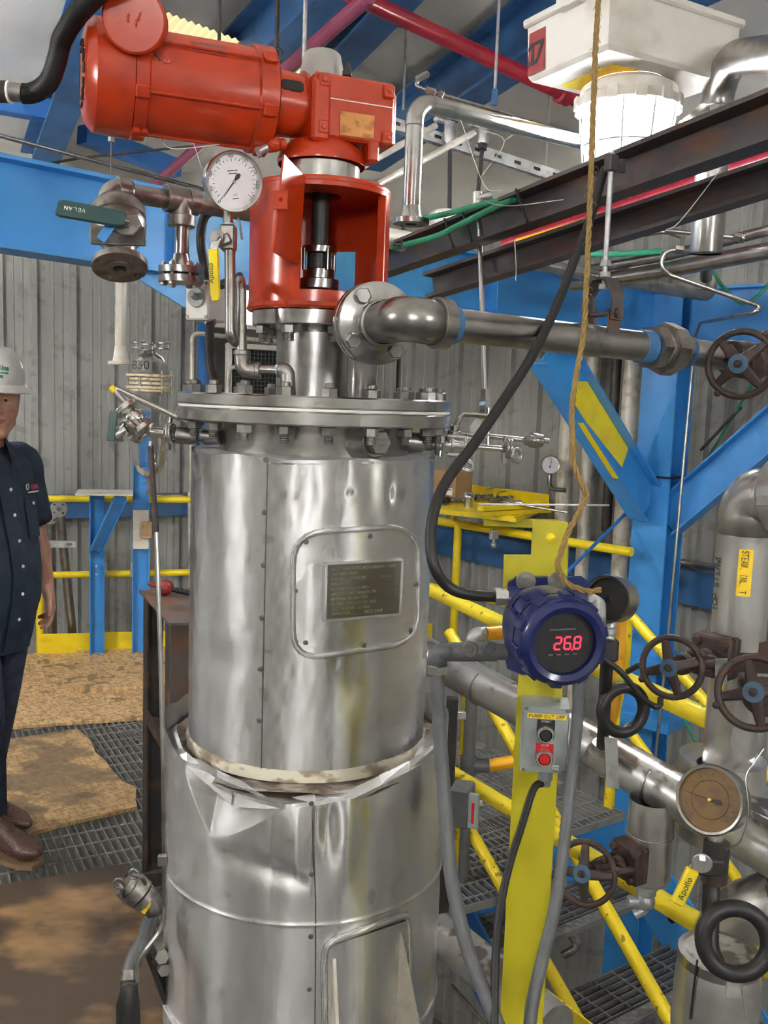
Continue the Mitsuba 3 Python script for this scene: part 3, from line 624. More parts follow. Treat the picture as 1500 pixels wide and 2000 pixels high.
part(ves, 'plate_frame', join(*[obox(o + ex * x + ey * y - nn * .004, [ex, ey, nn], [w, h, .009], .001) for x, y, w, h in ((0, hP / 2, .003, hP / 2), (wP, hP / 2, .003, hP / 2), (wP / 2, 0, wP / 2, .003), (wP / 2, hP, wP / 2, .003))]), 'jacket_dull', False, 'raised rim of the cut-out for the name plate')
lines = ['ALLOY FABRICATORS, INC. NEWBURGH, CHGHP', 'CUSTOMER:  ROHM', 'S.O.NO.:  J970120              2-161', 'PROJECT NO.:  --', 'EQUIPMENT NO.:  R-2000', 'JOB SITE:  CHATTANOOGA, TN.', 'MATERIAL:  SA-240-T304', 'DESIGN:  15PSI & FV AT 250F', 'TEST PRESSURE:  23 PSIG', 'INSPECTOR: ______    DATE: 1997']
for i, s in enumerate(lines):
    part(npl, 'lettering', text(s, hP * .052, o + ex * wP * .07 + ey * hP * (.87 - .088 * i) + nn * .0012, ex, ey, .0009, width=wP * (.84 if i == 0 else min(.84, .022 * len(s)))), 'stainless_bright', False)
for i in range(6):
    part(npl, 'embossed_line', obox(o + ex * wP * .72 + ey * hP * (.79 - .088 * i) + nn * .0012, [ex, ey, nn], [wP * .20, hP * .014, .0009], .0007), 'plate_metal', False)

# insulation ledge between the jackets and the crumpled lower jacket
zl = zl1
part(ves, 'insulation_band', lathe([(RU - .004, zj0 + .006), (RU + .004, zj0 - .005), (RU + .006, zl + .008)], VX, Z, 120), 'insulation', True, 'cream insulation showing under the upper jacket')
def ledge(u, v):
    th = u * 2 * np.pi; r = RU - .01 + (RL - RU + .004) * v
    z = zl + .004 + .012 * v * 0 + .016 * (meshkit.fbm(np.stack([np.cos(th) * r * 14, np.sin(th) * r * 14, th * 0], -1), 4, 4) - .5)
    return np.stack([VX[0] + r * (vf[0] * np.cos(th) + vr[0] * np.sin(th)), VX[1] + r * (vf[1] * np.cos(th) + vr[1] * np.sin(th)), z], -1)
part(ves, 'insulation_ledge', wrapgrid(ledge, 200, 14, True), 'insulation_dirty', True, 'dirty insulation on the shoulder between the jackets')
zbot = .20
def L(px, py): p = vcyl(px, py, RL); return vth(p), p[2]
tA, zA = L(412, 1632)       # lowest point of the big dent
tS, zS = L(612, 1640)       # bulging vertical seam
def sstep(a, b, x): t = np.clip((x - a) / (b - a), 0, 1); return t * t * (3 - 2 * t)
def lower_r(th, z):
    r = RL + .004 * (meshkit.fbm(np.stack([np.sin(th) * 3, np.cos(th) * 3, z * 3], -1), 3, 11) - .5) * 2
    top = zl + .045
    # big folded dent: pyramid pressed in with its apex at (tA, zA)
    t0, _ = L(362, 1540); t1, _ = L(556, 1580)
    s = np.clip((z - zA) / (top - .02 - zA), 0, 1)
    lo_, hi_ = tA + (t0 - tA) * s, tA + (t1 - tA) * s ** .55
    mid = np.where(th < tA, (th - lo_) / np.maximum(tA - lo_, 1e-3), (hi_ - th) / np.maximum(hi_ - tA, 1e-3))
    r = r - .020 * np.clip(mid, 0, 1) ** .8 * (s > 0) * np.clip(s * 1.6, 0, 1)
    # shallow hollow beside it under a soft fold running to the seam
    zl_ = zA - (th - tA) / (tS - tA) * .045
    r = r - .012 * np.exp(-((z - zl_ + .018) / .022) ** 2) * sstep(tA - .03, tA + .25, th) * (1 - sstep(tS - .12, tS + .02, th))
    # pillow left of the seam, sharp step at it, pinch right of it
    r = r + .010 * np.exp(-((z - zS) / .10) ** 2) * np.clip(1 - np.abs(th - tS + .10) / .16, 0, 1) * (th < tS)
    r = r - .012 * np.exp(-((z - zS - .05) / .07) ** 2 - ((th - tS - .09) / .045) ** 2)
    r = r + .008 * np.exp(-((z - zS - .02) / .12) ** 2 - ((th - tS - .20) / .07) ** 2)
    r = r - .010 * np.exp(-((z - top) / .05) ** 2 - ((th - tS - .5) / .2) ** 2)
    # swage ring
    r = r + .0035 * np.exp(-((z - zseam) / .004) ** 2) + .0030 * (z > zseam)
    return r
def lower(u, v):
    th = (u - .5) * 2 * np.pi; z = zbot + (zl + .040 - zbot) * v
    # uneven, folded top rim
    rim = .018 * (meshkit.noise(np.stack([th * 2.2 + 8, th * 0, th * 0], -1), 21) - .5) + .012 * (meshkit.noise(np.stack([th * 7, th * 0, th * 0], -1), 22) - .5) + .030 * np.exp(-((np.abs(th) - 1.7) / .7) ** 2) - .046 * np.exp(-(th / .75) ** 2)
    k = np.clip((v - .80) / .20, 0, 1)
    zz = z + rim * k
    r = lower_r(th, z) + .010 * (meshkit.noise(np.stack([th * 4.5 + 3, th * 0, th * 0], -1), 23) - .5) * k
    return np.stack([VX[0] + r * (vf[0] * np.cos(th) + vr[0] * np.sin(th)), VX[1] + r * (vf[1] * np.cos(th) + vr[1] * np.sin(th)), zz], -1)
part(ves, 'lower_jacket', wrapgrid(lower, 620, 260, True), 'jacket_alu', 60, 'crumpled lower aluminium jacket')
# torn strip standing along the rim
def strip(u, v):
    th = -1.35 + 2.75 * u
    w = meshkit.noise(np.stack([th * 5, v * 0, v * 0], -1), 31); w2 = meshkit.noise(np.stack([th * 2.3, v * 0, v * 0], -1), 32)
    z = zl + .004 + (.012 + .014 * w2) * v + .010 * (w - .5) - .022 * np.exp(-(th / .7) ** 2) + .030 * np.exp(-((np.abs(th) - 1.4) / .5) ** 2)
    r = RL - .006 - .020 * v * (0.6 + w) + .004
    return np.stack([VX[0] + r * (vf[0] * np.cos(th) + vr[0] * np.sin(th)), VX[1] + r * (vf[1] * np.cos(th) + vr[1] * np.sin(th)), z], -1)
part(ves, 'torn_rim', wrapgrid(strip, 160, 8), 'stainless_dull', 60, 'bent metal strip along the torn rim')
e = []
for s, w in ((0, .0), (1, .0)): pass
rimpts = [(338, 1476), (365, 1496), (402, 1530), (452, 1572)]
def flap(q, hpx, off): 
    a = [vcyl(x, y, RL + off) for x, y in q]; b = [vcyl(x, y - hpx, RL - .012) for x, y in q]; n = len(q)
    v = np.array(a + b + [p - vdir(vth(p)) * .0016 for p in a + b]); i = np.arange(n - 1)
    return v, np.vstack([quads(np.stack([i, i + 1, i + 1 + n, i + n], 1)), quads(np.stack([i + 2 * n, i + 3 * n, i + 1 + 3 * n, i + 1 + 2 * n], 1)), quads([[n - 1, 3 * n - 1, 4 * n - 1, 2 * n - 1]])])
part(ves, 'rim_flap', flap(rimpts, 26, .004), 'jacket_alu', False, 'folded flap of the torn rim at left')
part(ves, 'rim_flap', flap([(452, 1576), (520, 1580), (580, 1578), (616, 1572)], 22, .003), 'jacket_dull', False, 'dull patch of the torn rim')
part(ves, 'rim_flap', flap([(616, 1574), (690, 1560), (740, 1536), (800, 1506), (846, 1476)], 20, .006), 'jacket_alu', False, 'folded flap of the torn rim at right')
for q in ((608, 1569), (608, 1707), (607, 1829), (604, 1932)): 
    p = vcyl(*q, RL); rivet(*q, float(lower_r(np.array(vth(p)), np.array(p[2]))) + .001, ves)
sm = [vcyl(x, y, RL) for x, y in ((613, 1575), (612, 1640), (614, 1700), (616, 1760), (616, 1900), (615, 2040))]
sp = [vat(vth(p), float(lower_r(np.array(vth(p) - .004), np.array(p[2]))) + .0012, p[2]) for p in sm]
part(ves, 'seam', tube(sp, .0014, 6), 'bolt_dark')
part(ves, 'lower_band', ring(V(*VX[:2], vcyl(324, 1916, RL)[2] - .004 - .06), Z, RL - .01, RL + .0055, .008, 120, .002), 'jacket_dull', 40)
# lagged support bracket at the bottom right
bp = lambda x, y, off=0: vcyl(x, y, RL + off)
fr = [(634, 2040), (634, 1862), (650, 1836), (790, 1786), (800, 1800), (800, 2040)]
part(ves, 'bracket_bead', tube(spline([bp(x, y, .006) for x, y in ((634, 2040), (634, 1950), (634, 1868), (652, 1838), (720, 1812), (780, 1790), (797, 1796), (800, 1860), (800, 2040))], 6), .0075, 10), 'jacket_alu', True, 'rolled bead of the bracket cover')
def cover(u, v):
    px = 640 + 156 * u; py = (1850 - 52 * u) + 260 * v
    q = np.empty(px.shape + (3,))
    for i in np.ndindex(px.shape):
        q[i] = bp(px[i], py[i], .006 + .0 * v[i])
    return q
part(ves, 'bracket_cover', wrapgrid(cover, 14, 14), 'jacket_alu', True, 'sheet cover over the support bracket')
tq = vth(bp(720, 1900)); dq = vdir(tq); sq = np.cross(Z, dq); sq = sq if np.dot(sq, vr) > 0 else -sq
for x0, x1, y0 in ((656, 690, 1866), (784, 824, 1816)):
    a = bp(x0, y0, .004); zb_ = a[2] - .24
    dd = vdir(vth(a)); c_ = V(a[0], a[1], 0)
    part(ves, 'gusset', prism([(0, a[2]), (.085, zb_), (-.01, zb_), (-.01, a[2])], c_, dd, Z, .007), 'pale_pipe', False, 'triangular gusset plate of the bracket')
# ------------------------------------------------------------------ platforms, gratings, boards, guard rails
gB, gA = AZ(-29), AZ(61)                       # bearing bars run along gB
def grating(name, label, o, du, dv, nu, L, z, nrods, sp=.030, h=.030, group=None, m='grating_bright', rods='cross_rod'):
    """nu bearing bars along dv from o, spaced along du; cross rods along du"""
    k = thing(name, label, 'grating', group)
    b = ply(obox(dv * L / 2 - Z * h / 2, [dv, du, Z], [L / 2, .0022, h / 2], .0006), m, False)
    for i in range(nu): part(k, 'bearing_bar', {**b, 'to_world': TT(o + du * (i * sp) + Z * z)}, None)
    w = (nu - 1) * sp
    r = ply(obox(du * w / 2 - Z * .004, [du, dv, Z], [w / 2, .003, .0035], .0006), m, False)
    for i in range(nrods): part(k, rods, {**r, 'to_world': TT(o + dv * (L * (i + .5) / nrods) + Z * z)}, None)
    e = ply(obox(du * w / 2 - Z * h / 2, [du, dv, Z], [w / 2 + .003, .0025, h / 2], .0006), m, False)
    for s in (0, L): part(k, 'edge_bar', {**e, 'to_world': TT(o + dv * s + Z * z)}, None)
    return k
g0 = onz(240, 1760, 0) - gB * .5
for i, lab in enumerate(('steel grating panel in the gap between the boards, by the boots of the person', 'steel grating panel beside the legs of the black stand', 'steel grating panel running under the vessel')):
    grating('floor_grating', lab, g0 + gA * (-.93 + .915 * i - .35), gA, gB, 30, 3.6 if i < 2 else 2.9, 0, 36)
def board(name, px, t, m, lab, z=.0015, wavy=0):
    P = [onz(x, y, z + t)[:2] for x, y in px]
    if wavy:
        Q = []
        for a, b in zip(P, P[1:] + P[:1]):
            n = max(1, int(np.linalg.norm(b - a) / .05)); nn = np.array([-(b - a)[1], (b - a)[0]]) / max(np.linalg.norm(b - a), 1e-6)
            Q += [a + (b - a) * j / n + nn * (rng.normal() * wavy * (0 < j)) for j in range(n)]
        P = Q
    return solo(name, prism(P, V(0, 0, z), V(1, 0, 0), V(0, 1, 0), t), m, lab, 'board', smooth=False)
board('osb_board', [(-260, 1440), (-180, 1296), (150, 1270), (420, 1262), (420, 1392), (10, 1420)], .014, 'osb_board', 'large pale chipboard sheet on the floor behind the person', wavy=.002)
board('osb_board', [(137, 1345), (150, 1269), (352, 1261), (342, 1338)], .012, 'osb_board', 'smaller chipboard sheet lying on top of the large one, beside the black stand', .0165)
board('osb_board', [(-260, 1490), (-60, 1455), (0, 1446), (150, 1423), (172, 1440), (186, 1468), (208, 1487), (222, 1507), (242, 1527), (266, 1537), (268, 1575), (110, 1612), (20, 1638), (-260, 1700)], .014, 'osb_dirty', 'worn chipboard sheet with a broken edge next to the boots', wavy=.003)
board('plywood_sheet', [(-260, 1775), (0, 1728), (243, 1687), (252, 1706), (340, 1990), (380, 2120), (-260, 2300)], .016, 'plywood_stained', 'dark stained plywood sheet in the lower left corner', wavy=.002)
board('wood_block', [(218, 1258), (222, 1242), (252, 1238), (271, 1250)], .035, 'wood_raw', 'small offcut of board lying by the foot of the right blue post', .016)

# guard rail on the left
def vpost(name, px, py0, d, z1, r, m, z0=0): p = at(px, py0, d); return V(p[0], p[1], z0), V(p[0], p[1], z1)
rl = thing('guard_rail', 'yellow guard rail with toe plate along the left wall', 'guard rail')
a, b = at(76, 974, 5.72), at(378, 975, 5.95); zr = a[2]; b[2] = zr; d = unit(b - a); nrl = unit(np.cross(d, Z)); nrl = nrl if np.dot(nrl, EYE - a) > 0 else -nrl
part(rl, 'top_rail', tube(bend([V(a[0], a[1], zr - .15), a, b + d * 1.6], .03), .021), 'yellow_paint')
part(rl, 'post', rod(V(a[0], a[1], 0.01), V(a[0], a[1], zr - .1), .0235), 'yellow_paint')
part(rl, 'mid_rail', rod(V(a[0], a[1], zr - .47), V(b[0], b[1], zr - .45) + d * 1.6, .021), 'yellow_paint')
part(rl, 'toe_plate', bar(V(a[0], a[1], .075) - d * .0 + nrl * .02, V(b[0], b[1], .075) + d * 1.6 + nrl * .02, .006, .125, nrl), 'yellow_paint', False)
part(rl, 'post', rod(V(b[0], b[1], 0.01) + d * 1.55, V(b[0], b[1], zr - .1) + d * 1.55, .0235), 'yellow_paint')
for x in (202, 261):
    p = onplane(x, 1112, a + nrl * .025, nrl)
    part(rl, 'pipe_clamp', join(obox(p + nrl * .012, [d, Z, nrl], [.020, .045, .006], .003), *[cyl(p + nrl * .016 + Z * s * .032, nrl, .010, .012) for s in (-1, 1)]), 'galvanised')
# blue posts with the shelf
def on_rl(px, py, off): return onplane(px, py, a + nrl * off, nrl)
p1, p2 = on_rl(190, 1100, .09), on_rl(275, 1100, .09)
k = thing('blue_post', 'blue channel post with a diagonal arm carrying a small shelf, left of the glass vessel', 'post')
part(k, 'channel', chan(V(p1[0], p1[1], 0.02), V(p1[0], p1[1], zr + .06), .085, .04, .006, d, nrl), 'blue_paint', False)
q0, q1 = on_rl(186, 1075, .12), on_rl(236, 968, .38)
part(k, 'arm', chan(q0, q1, .07, .035, .006, d, unit(np.cross(d, q1 - q0))), 'blue_paint', False)
part(k, 'bolt', rod(on_rl(188, 1106, .12), on_rl(188, 1106, .17), .007), 'galvanised'); part(k, 'bolt', rod(on_rl(188, 1122, .12), on_rl(188, 1122, .17), .007), 'galvanised')
sc = on_rl(205, 957, .28)
part(thing('scrap_plate', 'thin dirty plate lying on the arm of the left blue post', 'plate'), 'plate', obox(V(sc[0], sc[1], zr + .07), [d, nrl, Z], [.16, .14, .004]), 'pale_pipe', False)
k = thing('blue_post', 'tall blue channel post behind the glass vessel, bare patch halfway up', 'post')
part(k, 'channel', chan(V(p2[0], p2[1], 0.02), V(p2[0], p2[1], zr + .55), .10, .045, .006, d, nrl), 'blue_paint', False)
part(k, 'bare_patch', obox(V(p2[0], p2[1], .80) + nrl * .0455 + d * .0, [d, Z, nrl], [.046, .12, .0006], .0002), 'pale_pipe', False, 'bare worn patch')
wb = on_rl(287, 1035, .16)
part(thing('wood_block', 'wooden block clamped to the right blue post', 'block'), 'block', obox(wb, [d, Z, nrl], [.03, .05, .02], .004), 'wood_raw', False)
part(thing('strut_offcut', 'short galvanised slotted strut on the yellow post by the person', 'strut'), 'strut', prism([(-.03, -.02), (.20, -.02), (.20, .02), (-.03, .02)], on_rl(80, 1062, .06), d, Z, .03, [[(.03, -.008), (.06, -.008), (.06, .008), (.03, .008)], [(.15, -.008), (.18, -.008), (.18, .008), (.15, .008)]]), 'galvanised', False)
for (tx, ty), (bx, by), lab in (((116, 992), (144, 1236), 'steel pipe with a flange leaning behind the yellow rail, right one of two'), ((99, 1006), (103, 1240), 'steel pipe with a flange leaning behind the yellow rail, left one of two')):
    t, bq = on_rl(tx, ty, -.08 if 'right' in lab else -.19), on_rl(bx, by, -.12 if 'right' in lab else -.23); bq[2] = .02; u = unit(bq - t)
    k = thing('flanged_pipe', lab, 'pipe')
    part(k, 'pipe', rod(t, bq, .027), 'stainless_dull')
    n_ = unit(nrl + d * .1)
    q = t + nrl * .05
    hol = [(.036 * math.cos(t_), .036 * math.sin(t_)) for t_ in np.arange(4) * math.pi / 2 + .78]
    circ = lambda c, r, n=18: [(c[0] + r * math.cos(t_), c[1] + r * math.sin(t_)) for t_ in np.arange(n) * 2 * math.pi / n]
    part(k, 'flange', prism(circ((0, 0), .052, 32), q, d, Z, -.014, [circ(h_, .008, 10) for h_ in hol] + [circ((0, 0), .014)]) , 'stainless_bright', 30)

# black stand
st = thing('steel_stand', 'black angle iron stand with a bare plate top beside the vessel', 'stand')
zt_ = .985
TL, TR, BR_, BL_ = onz(272, 1153, zt_), onz(392, 1146, zt_), onz(392, 1216, zt_), onz(331, 1217, zt_)
part(st, 'top_plate', prism([p[:2] for p in (BL_, BR_, TR, TL)], V(0, 0, zt_ - .008), V(1, 0, 0), V(0, 1, 0), .008), 'rust_plate', False, 'bare steel top plate')
eu = unit(BL_ - TL); ev = unit(np.cross(Z, eu)); ev = ev if ev[0] > 0 else -ev
f0, f1 = TL + eu * .02 + ev * .01, BL_ - eu * .04 + ev * .01
foot = onz(285, 1716, .0); 
part(st, 'leg', angle(V(f0[0], f0[1], .006), V(f0[0], f0[1], zt_ - .008), .065, .006, eu, ev), 'black_steel', False)
part(st, 'leg', angle(V(f1[0], f1[1], .006), V(f1[0], f1[1], zt_ - .008), .065, .006, -eu, ev), 'black_steel', False)
for p in (f0 + ev * .45, f1 + ev * .45): part(st, 'leg', angle(V(p[0], p[1], .006), V(p[0], p[1], zt_ - .008), .065, .006, eu, -ev), 'black_steel', False)
part(st, 'side_plate', bar(V(f1[0], f1[1], .58) + ev * .05, V(f1[0], f1[1], .97) + ev * .05, .10, .006, ev), 'rust_plate', False, 'rusty plate')
for z in (.55, ): 
    part(st, 'rail', angle(V(f0[0], f0[1], z), V(f1[0], f1[1], z), .05, .005, Z, ev), 'black_steel', False)
    part(st, 'rail', angle(V(f1[0], f1[1], z), V(f1[0], f1[1], z) + ev * .45, .05, .005, Z, eu), 'black_steel', False)
part(st, 'foot_rail', bar(onz(245, 1722, .05), onz(330, 1714, .05), .05, .012, Z), 'black_steel', False)
# red squeeze bulb on the stand
bc = onz(322, 1162, zt_); k = thing('rubber_bulb', 'dark red rubber squeeze bulb with a short hose lying on the black stand', 'rubber bulb')
part(k, 'bulb', ball(bc + Z * .026 + V(.0, .0, 0), .026, (1.1, 1, 1)), 'red_rubber', True)
sr = unit(V(1, -.05, 0))
part(k, 'neck', tube([bc + Z * .026 - sr * .022, bc + Z * .036 - sr * .055], [.008, .006]), 'red_rubber'); part(k, 'hose', tube(spline([bc + Z * .02 + sr * .02, bc + Z * .015 + sr * .05 , bc + Z * .009 + sr * .09]), .0085), 'black_rubber')
for s in (.04, .055, .07): part(k, 'ring_rib', torus(bc + Z * (.022 - s * .12) + sr * s, sr, .008, .003, 16, 8), 'black_rubber')
part(thing('wood_offcut', 'narrow wooden offcut standing on the stand against the vessel', 'wood'), 'block', obox(onz(384, 1190, zt_) + Z * .042, [ev, eu, Z], [.012, .045, .04], .003), 'wood_raw', False)

# platform on the right with its stair
E0, E1 = onz(890, 1695, 0), onz(1212, 1590, 0); de = unit(E1 - E0); dn = unit(np.cross(de, Z)); dn = dn if np.dot(dn, EYE - E0) > 0 else -dn
Wd = np.linalg.norm(E1 - E0)
grating('platform_grating', 'steel grating platform to the right of the vessel behind the yellow post', E0 - de * .55 - dn * 2.2 - Z * 0, de, dn, int((Wd + .62) / .03), 2.2, 0, 22)
k = thing('platform_edge_beam', 'blue edge channel under the right grating platform', 'beam')
part(k, 'channel', chan(E0 - de * .6 - dn * .02 - Z * .145, E1 + de * .05 - dn * .02 - Z * .145, .20, .06, .008, Z, -dn), 'blue_paint', False)
e_ = E1 + de * .06
k = thing('stair_stringer', 'blue stair stringer falling away at the lower right', 'stringer')
rise, run = .20, .27
sd = unit(dn * run - Z * rise)
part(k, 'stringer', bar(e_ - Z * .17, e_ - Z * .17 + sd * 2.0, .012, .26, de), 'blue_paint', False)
for q in (.12, .30): part(k, 'bolt_hole', cyl(e_ - Z * .17 + sd * q - de * .0065, -de, .018, .0015), 'black_matt')
k = thing('stair_stringer', 'blue stair stringer low down behind the foot of the yellow post', 'stringer')
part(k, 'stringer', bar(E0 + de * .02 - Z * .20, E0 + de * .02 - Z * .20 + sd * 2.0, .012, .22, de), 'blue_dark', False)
cols = ('uppermost grating stair tread below the right platform', 'second grating stair tread with a chequer plate nose', 'third grating stair tread at the bottom edge of the picture')
dia = obox(V(0, 0, 0), [unit(de + dn), unit(de - dn), Z], [.011, .003, .0015], .001)
for i in range(3):
    o = E0 + dn * (run * i + .03) + de * .06 - Z * (rise * (i + 1)); w = Wd - .08
    k = thing('stair_tread', cols[i], 'stair tread')
    b = ply(obox(de * w / 2 - Z * .015, [de, dn, Z], [w / 2, .002, .015], .0006), 'grating_steel', False)
    for j in range(7): part(k, 'bearing_bar', {**b, 'to_world': TT(o + dn * (.03 * j))}, None)
    r = ply(obox(dn * .09 - Z * .004, [dn, de, Z], [.09, .003, .0035], .0006), 'grating_steel', False)
    for j in range(int(w / .1)): part(k, 'cross_rod', {**r, 'to_world': TT(o + de * (.1 * j + .05))}, None)
    part(k, 'nosing', bar(o + dn * .215 - Z * .012, o + dn * .215 + de * w - Z * .012, .045, .026, dn), 'grating_steel', False, 'chequer plate nosing')
    dd = ply(dia, 'grating_bright', False)
    for j in range(int(w / .026)): part(k, 'raised_diamond', {**dd, 'to_world': TT(o + dn * (.205 + .018 * (j % 2)) + de * (.026 * j + .02) + Z * .0015)}, None)
def rail_in(n, p0, *px): return [onplane(x, y, p0, n) for x, y in px]
Lp = E0 + de * .0
R = thing('stair_handrail', 'yellow stair handrail falling steeply to the right behind the yellow post', 'handrail')
q = rail_in(de, Lp, (884, 1246), (1318, 2010)); part(R, 'top_rail', tube([q[0] - sd * .03, q[0], q[1]], [.019, .021, .021]), 'yellow_rail')
q2 = rail_in(de, Lp, (895, 1580), (1142, 2015)); part(R, 'mid_rail', rod(q2[0], q2[1], .021), 'yellow_rail')
part(R, 'post', rod(V(*(q[0] + sd * .12)[:2], -.12), (q[0] + sd * .12), .021), 'yellow_rail')
Rp = E1 + de * .03
R = thing('stair_handrail', 'yellow handrail with a closed loop end in front of the blue column', 'handrail')
q = rail_in(de, Rp, (1214, 1203), (1287, 1195)); pa, pb = q[0], V(q[1][0], q[1][1], q[0][2])
pb = pa - dn * .17
tp = onplane(1235, 1205, Rp, de); tq = onplane(1420, 1420, Rp, de)
part(R, 'post', rod(V(pa[0], pa[1], -.10), V(pa[0], pa[1], pa[2]), .022), 'yellow_rail'); 
part(R, 'loop', tube(bend([pa - Z * .02, pa + Z * .0, pa + de * .10 - dn * .05, pa + de * .10 - dn * .05 - Z * .26, pa - Z * .40], .012), .021), 'yellow_rail')
part(R, 'top_rail', rod(tp, tp + (tq - tp) * 1.9, .021), 'yellow_rail')
m0, m1 = onplane(1222, 1418, Rp, de), onplane(1500, 1800, Rp, de); part(R, 'mid_rail', rod(m0, m1 + (m1 - m0) * .3, .021), 'yellow_rail')
# guard rail along our own platform's edge
G0, G1 = onz(835, 1150, 1.02), onz(1385, 1405, 1.02); gd = unit(G1 - G0); gn = unit(np.cross(gd, Z))
R = thing('guard_rail', 'yellow guard rail sloping down to the right behind the blue meter and the handwheels', 'guard rail')
part(R, 'top_rail', rod(G0 - gd * .5, G1 + gd * .02, .022), 'yellow_rail')
h0, h1 = rail_in(gn, G0, (868, 1500), (1378, 1812)); part(R, 'mid_rail', rod(h0 - (h1 - h0) * .1, h1 + (h1 - h0) * .25, .0225), 'yellow_rail')
i0, i1 = rail_in(gn, G0, (862, 1795), (1140, 2010)); part(R, 'toe_plate', bar(i0, i1 + (i1 - i0) * .4, .006, .06, gn), 'yellow_rail', False)
# rail, table and wall post at the back
B0, B1 = onz(846, 1016, .88), onz(1234, 1078, .88); bd = unit(B1 - B0)
R = thing('guard_rail', 'yellow guard rail at the back running from the tool table to the blue column', 'guard rail')
part(R, 'top_rail', rod(B0 - bd * .8, B1, .025), 'yellow_paint')
pp = onz(895, 1024, .88); part(R, 'post', rod(V(pp[0], pp[1], .0), pp, .025), 'yellow_paint')
part(R, 'mid_rail', rod(V(B0[0], B0[1], .45) - bd * .8, V(B1[0], B1[1], .45), .022), 'yellow_paint')
cl = onz(965, 1040, .88); part(R, 'beam_clamp', join(obox(cl - Z * .01, [bd, np.cross(Z, bd), Z], [.012, .033, .03], .004), rod(cl - Z * .02, cl - Z * .075, .008), ball(cl - Z * .075, .018, sub=2)), 'galvanised')
# ------------------------------------------------------------------ left: valves, glass vessel, wall things
def flange(k, o, d, r, t, bore=.3, holes=4, m='stainless_dull', name='flange', hr=.10, ph=.785):
    circ = lambda c, q, n=20: [(c[0] + q * math.cos(a_), c[1] + q * math.sin(a_)) for a_ in np.arange(n) * 2 * math.pi / n]
    a_, b_ = frame(d)
    return part(k, name, prism(circ((0, 0), r, 48), o, a_, b_, t, [circ((r * .76 * math.cos(q), r * .76 * math.sin(q)), r * hr, 12) for q in np.arange(holes) * 2 * math.pi / holes + ph] + ([circ((0, 0), r * bore)] if bore else [])), m, 30)
def bolts(k, o, d, r, n, size, t0, t1, m='stainless_dull', ph=.785):
    a_, b_ = frame(d)
    for q in np.arange(n) * 2 * math.pi / n + ph:
        c = o + (a_ * math.cos(q) + b_ * math.sin(q)) * r
        part(k, 'bolt', join(hexa(c + d * t1, d, size, size * .8, size * .1), hexa(c + d * t0, -d, size, size * .9), rod(c + d * (t0 - size * 1.4), c + d * (t1 + size), size * .55, 10)), m, 30)
view = lambda p: unit(EYE - p)
toC = V(0, -1, 0); RX = V(1, 0, 0)
# branch with the big ball valve
k = thing('valve_branch', 'dark steel pipe branch with a big ball valve hanging at its left end', 'pipe branch')
e0_, e1_ = at(217, 372, 2.10), at(395, 397, 2.22); dv = unit(e1_ - e0_); e9 = at(520, 420, 2.33)
part(k, 'pipe', rod(e0_ + dv * .02, e9, .0215), 'fitting_steel')
part(k, 'elbow', join(tube(bend([e0_ + dv * .045, e0_ - dv * .0, e0_ - Z * .045], .03), .029), ring(e0_ + dv * .012, dv, .0, .034, .028), cyl(e0_ - Z * .018, -Z, .031, .024)), 'stainless_dull', True)
tc = at(355, 391, 2.19)
part(k, 'tee', join(cyl(tc - dv * .04, dv, .031, .026), cyl(tc + dv * .014, dv, .031, .026), rod(tc - dv * .03, tc + dv * .03, .026), rod(tc, tc - Z * .045, .026), cyl(tc - Z * .034, -Z, .032, .026)), 'fitting_steel', 30)
td = at(357, 505, 2.19); part(k, 'drop_pipe', rod(tc - Z * .05, V(tc[0], tc[1], td[2]), .0175), 'stainless')
fz = V(tc[0], tc[1], at(357, 520, 2.19)[2])
part(k, 'weld_neck', lathe([(.0175, .03), (.022, .012), (.024, 0)], fz, Z), 'stainless')
flange(k, fz, -Z, .052, .015, 0); flange(k, fz - Z * .021, -Z, .052, .015, 0)
part(k, 'gasket', cyl(fz - Z * .015, -Z, .03, .006), 'bolt_dark'); bolts(k, fz, -Z, .039, 6, .0085, 0, .036, ph=.3)
# ball valve body on the elbow
vo = e0_ - Z * .045; vb = at(232, 440, 2.05)
ax_ = unit(V(.15, -.45, -1))
part(k, 'nipple', rod(e0_ - Z * .03, vo - Z * .03, .021), 'fitting_steel')
part(k, 'valve_body', lathe([(.02, -.062), (.046, -.055), (.058, -.038), (.058, -.016), (.054, -.014), (.054, -.008), (.058, -.006), (.058, .016), (.048, .034), (.036, .05), (.034, .085)], vb, ax_, 40), 'fitting_steel', 40)
fo = vb + ax_ * .098
flange(k, fo - ax_ * .006, ax_, .058, .014, .24, 4, 'fitting_steel', hr=.13)
part(k, 'raised_face', ring(fo + ax_ * .008, ax_, .0145, .028, .003), 'fitting_steel')
part(k, 'mounting_pad', join(obox(vb + ax_ * .035 + toC * .045 + RX * .01, [RX, ax_, np.cross(RX, ax_)], [.058, .022, .004]), cyl(vb + toC * .05 + RX * .012 + ax_ * .0, unit(toC + V(0, 0, -.2)), .022, .018)), 'fitting_steel', 30)
hs = at(250, 441, 1.975)
part(k, 'stem_plate', join(prism([(-.035, -.004), (-.01, -.022), (.012, -.022), (.03, .0), (.018, .022), (-.01, .02)], hs, RX, unit(V(0, .3, 1)), .006), hexa(hs, unit(V(0, -1, .3)), .009, .014)), 'fitting_steel', False)
h1_, h2_ = at(112, 408, 1.93), at(228, 428, 1.955)
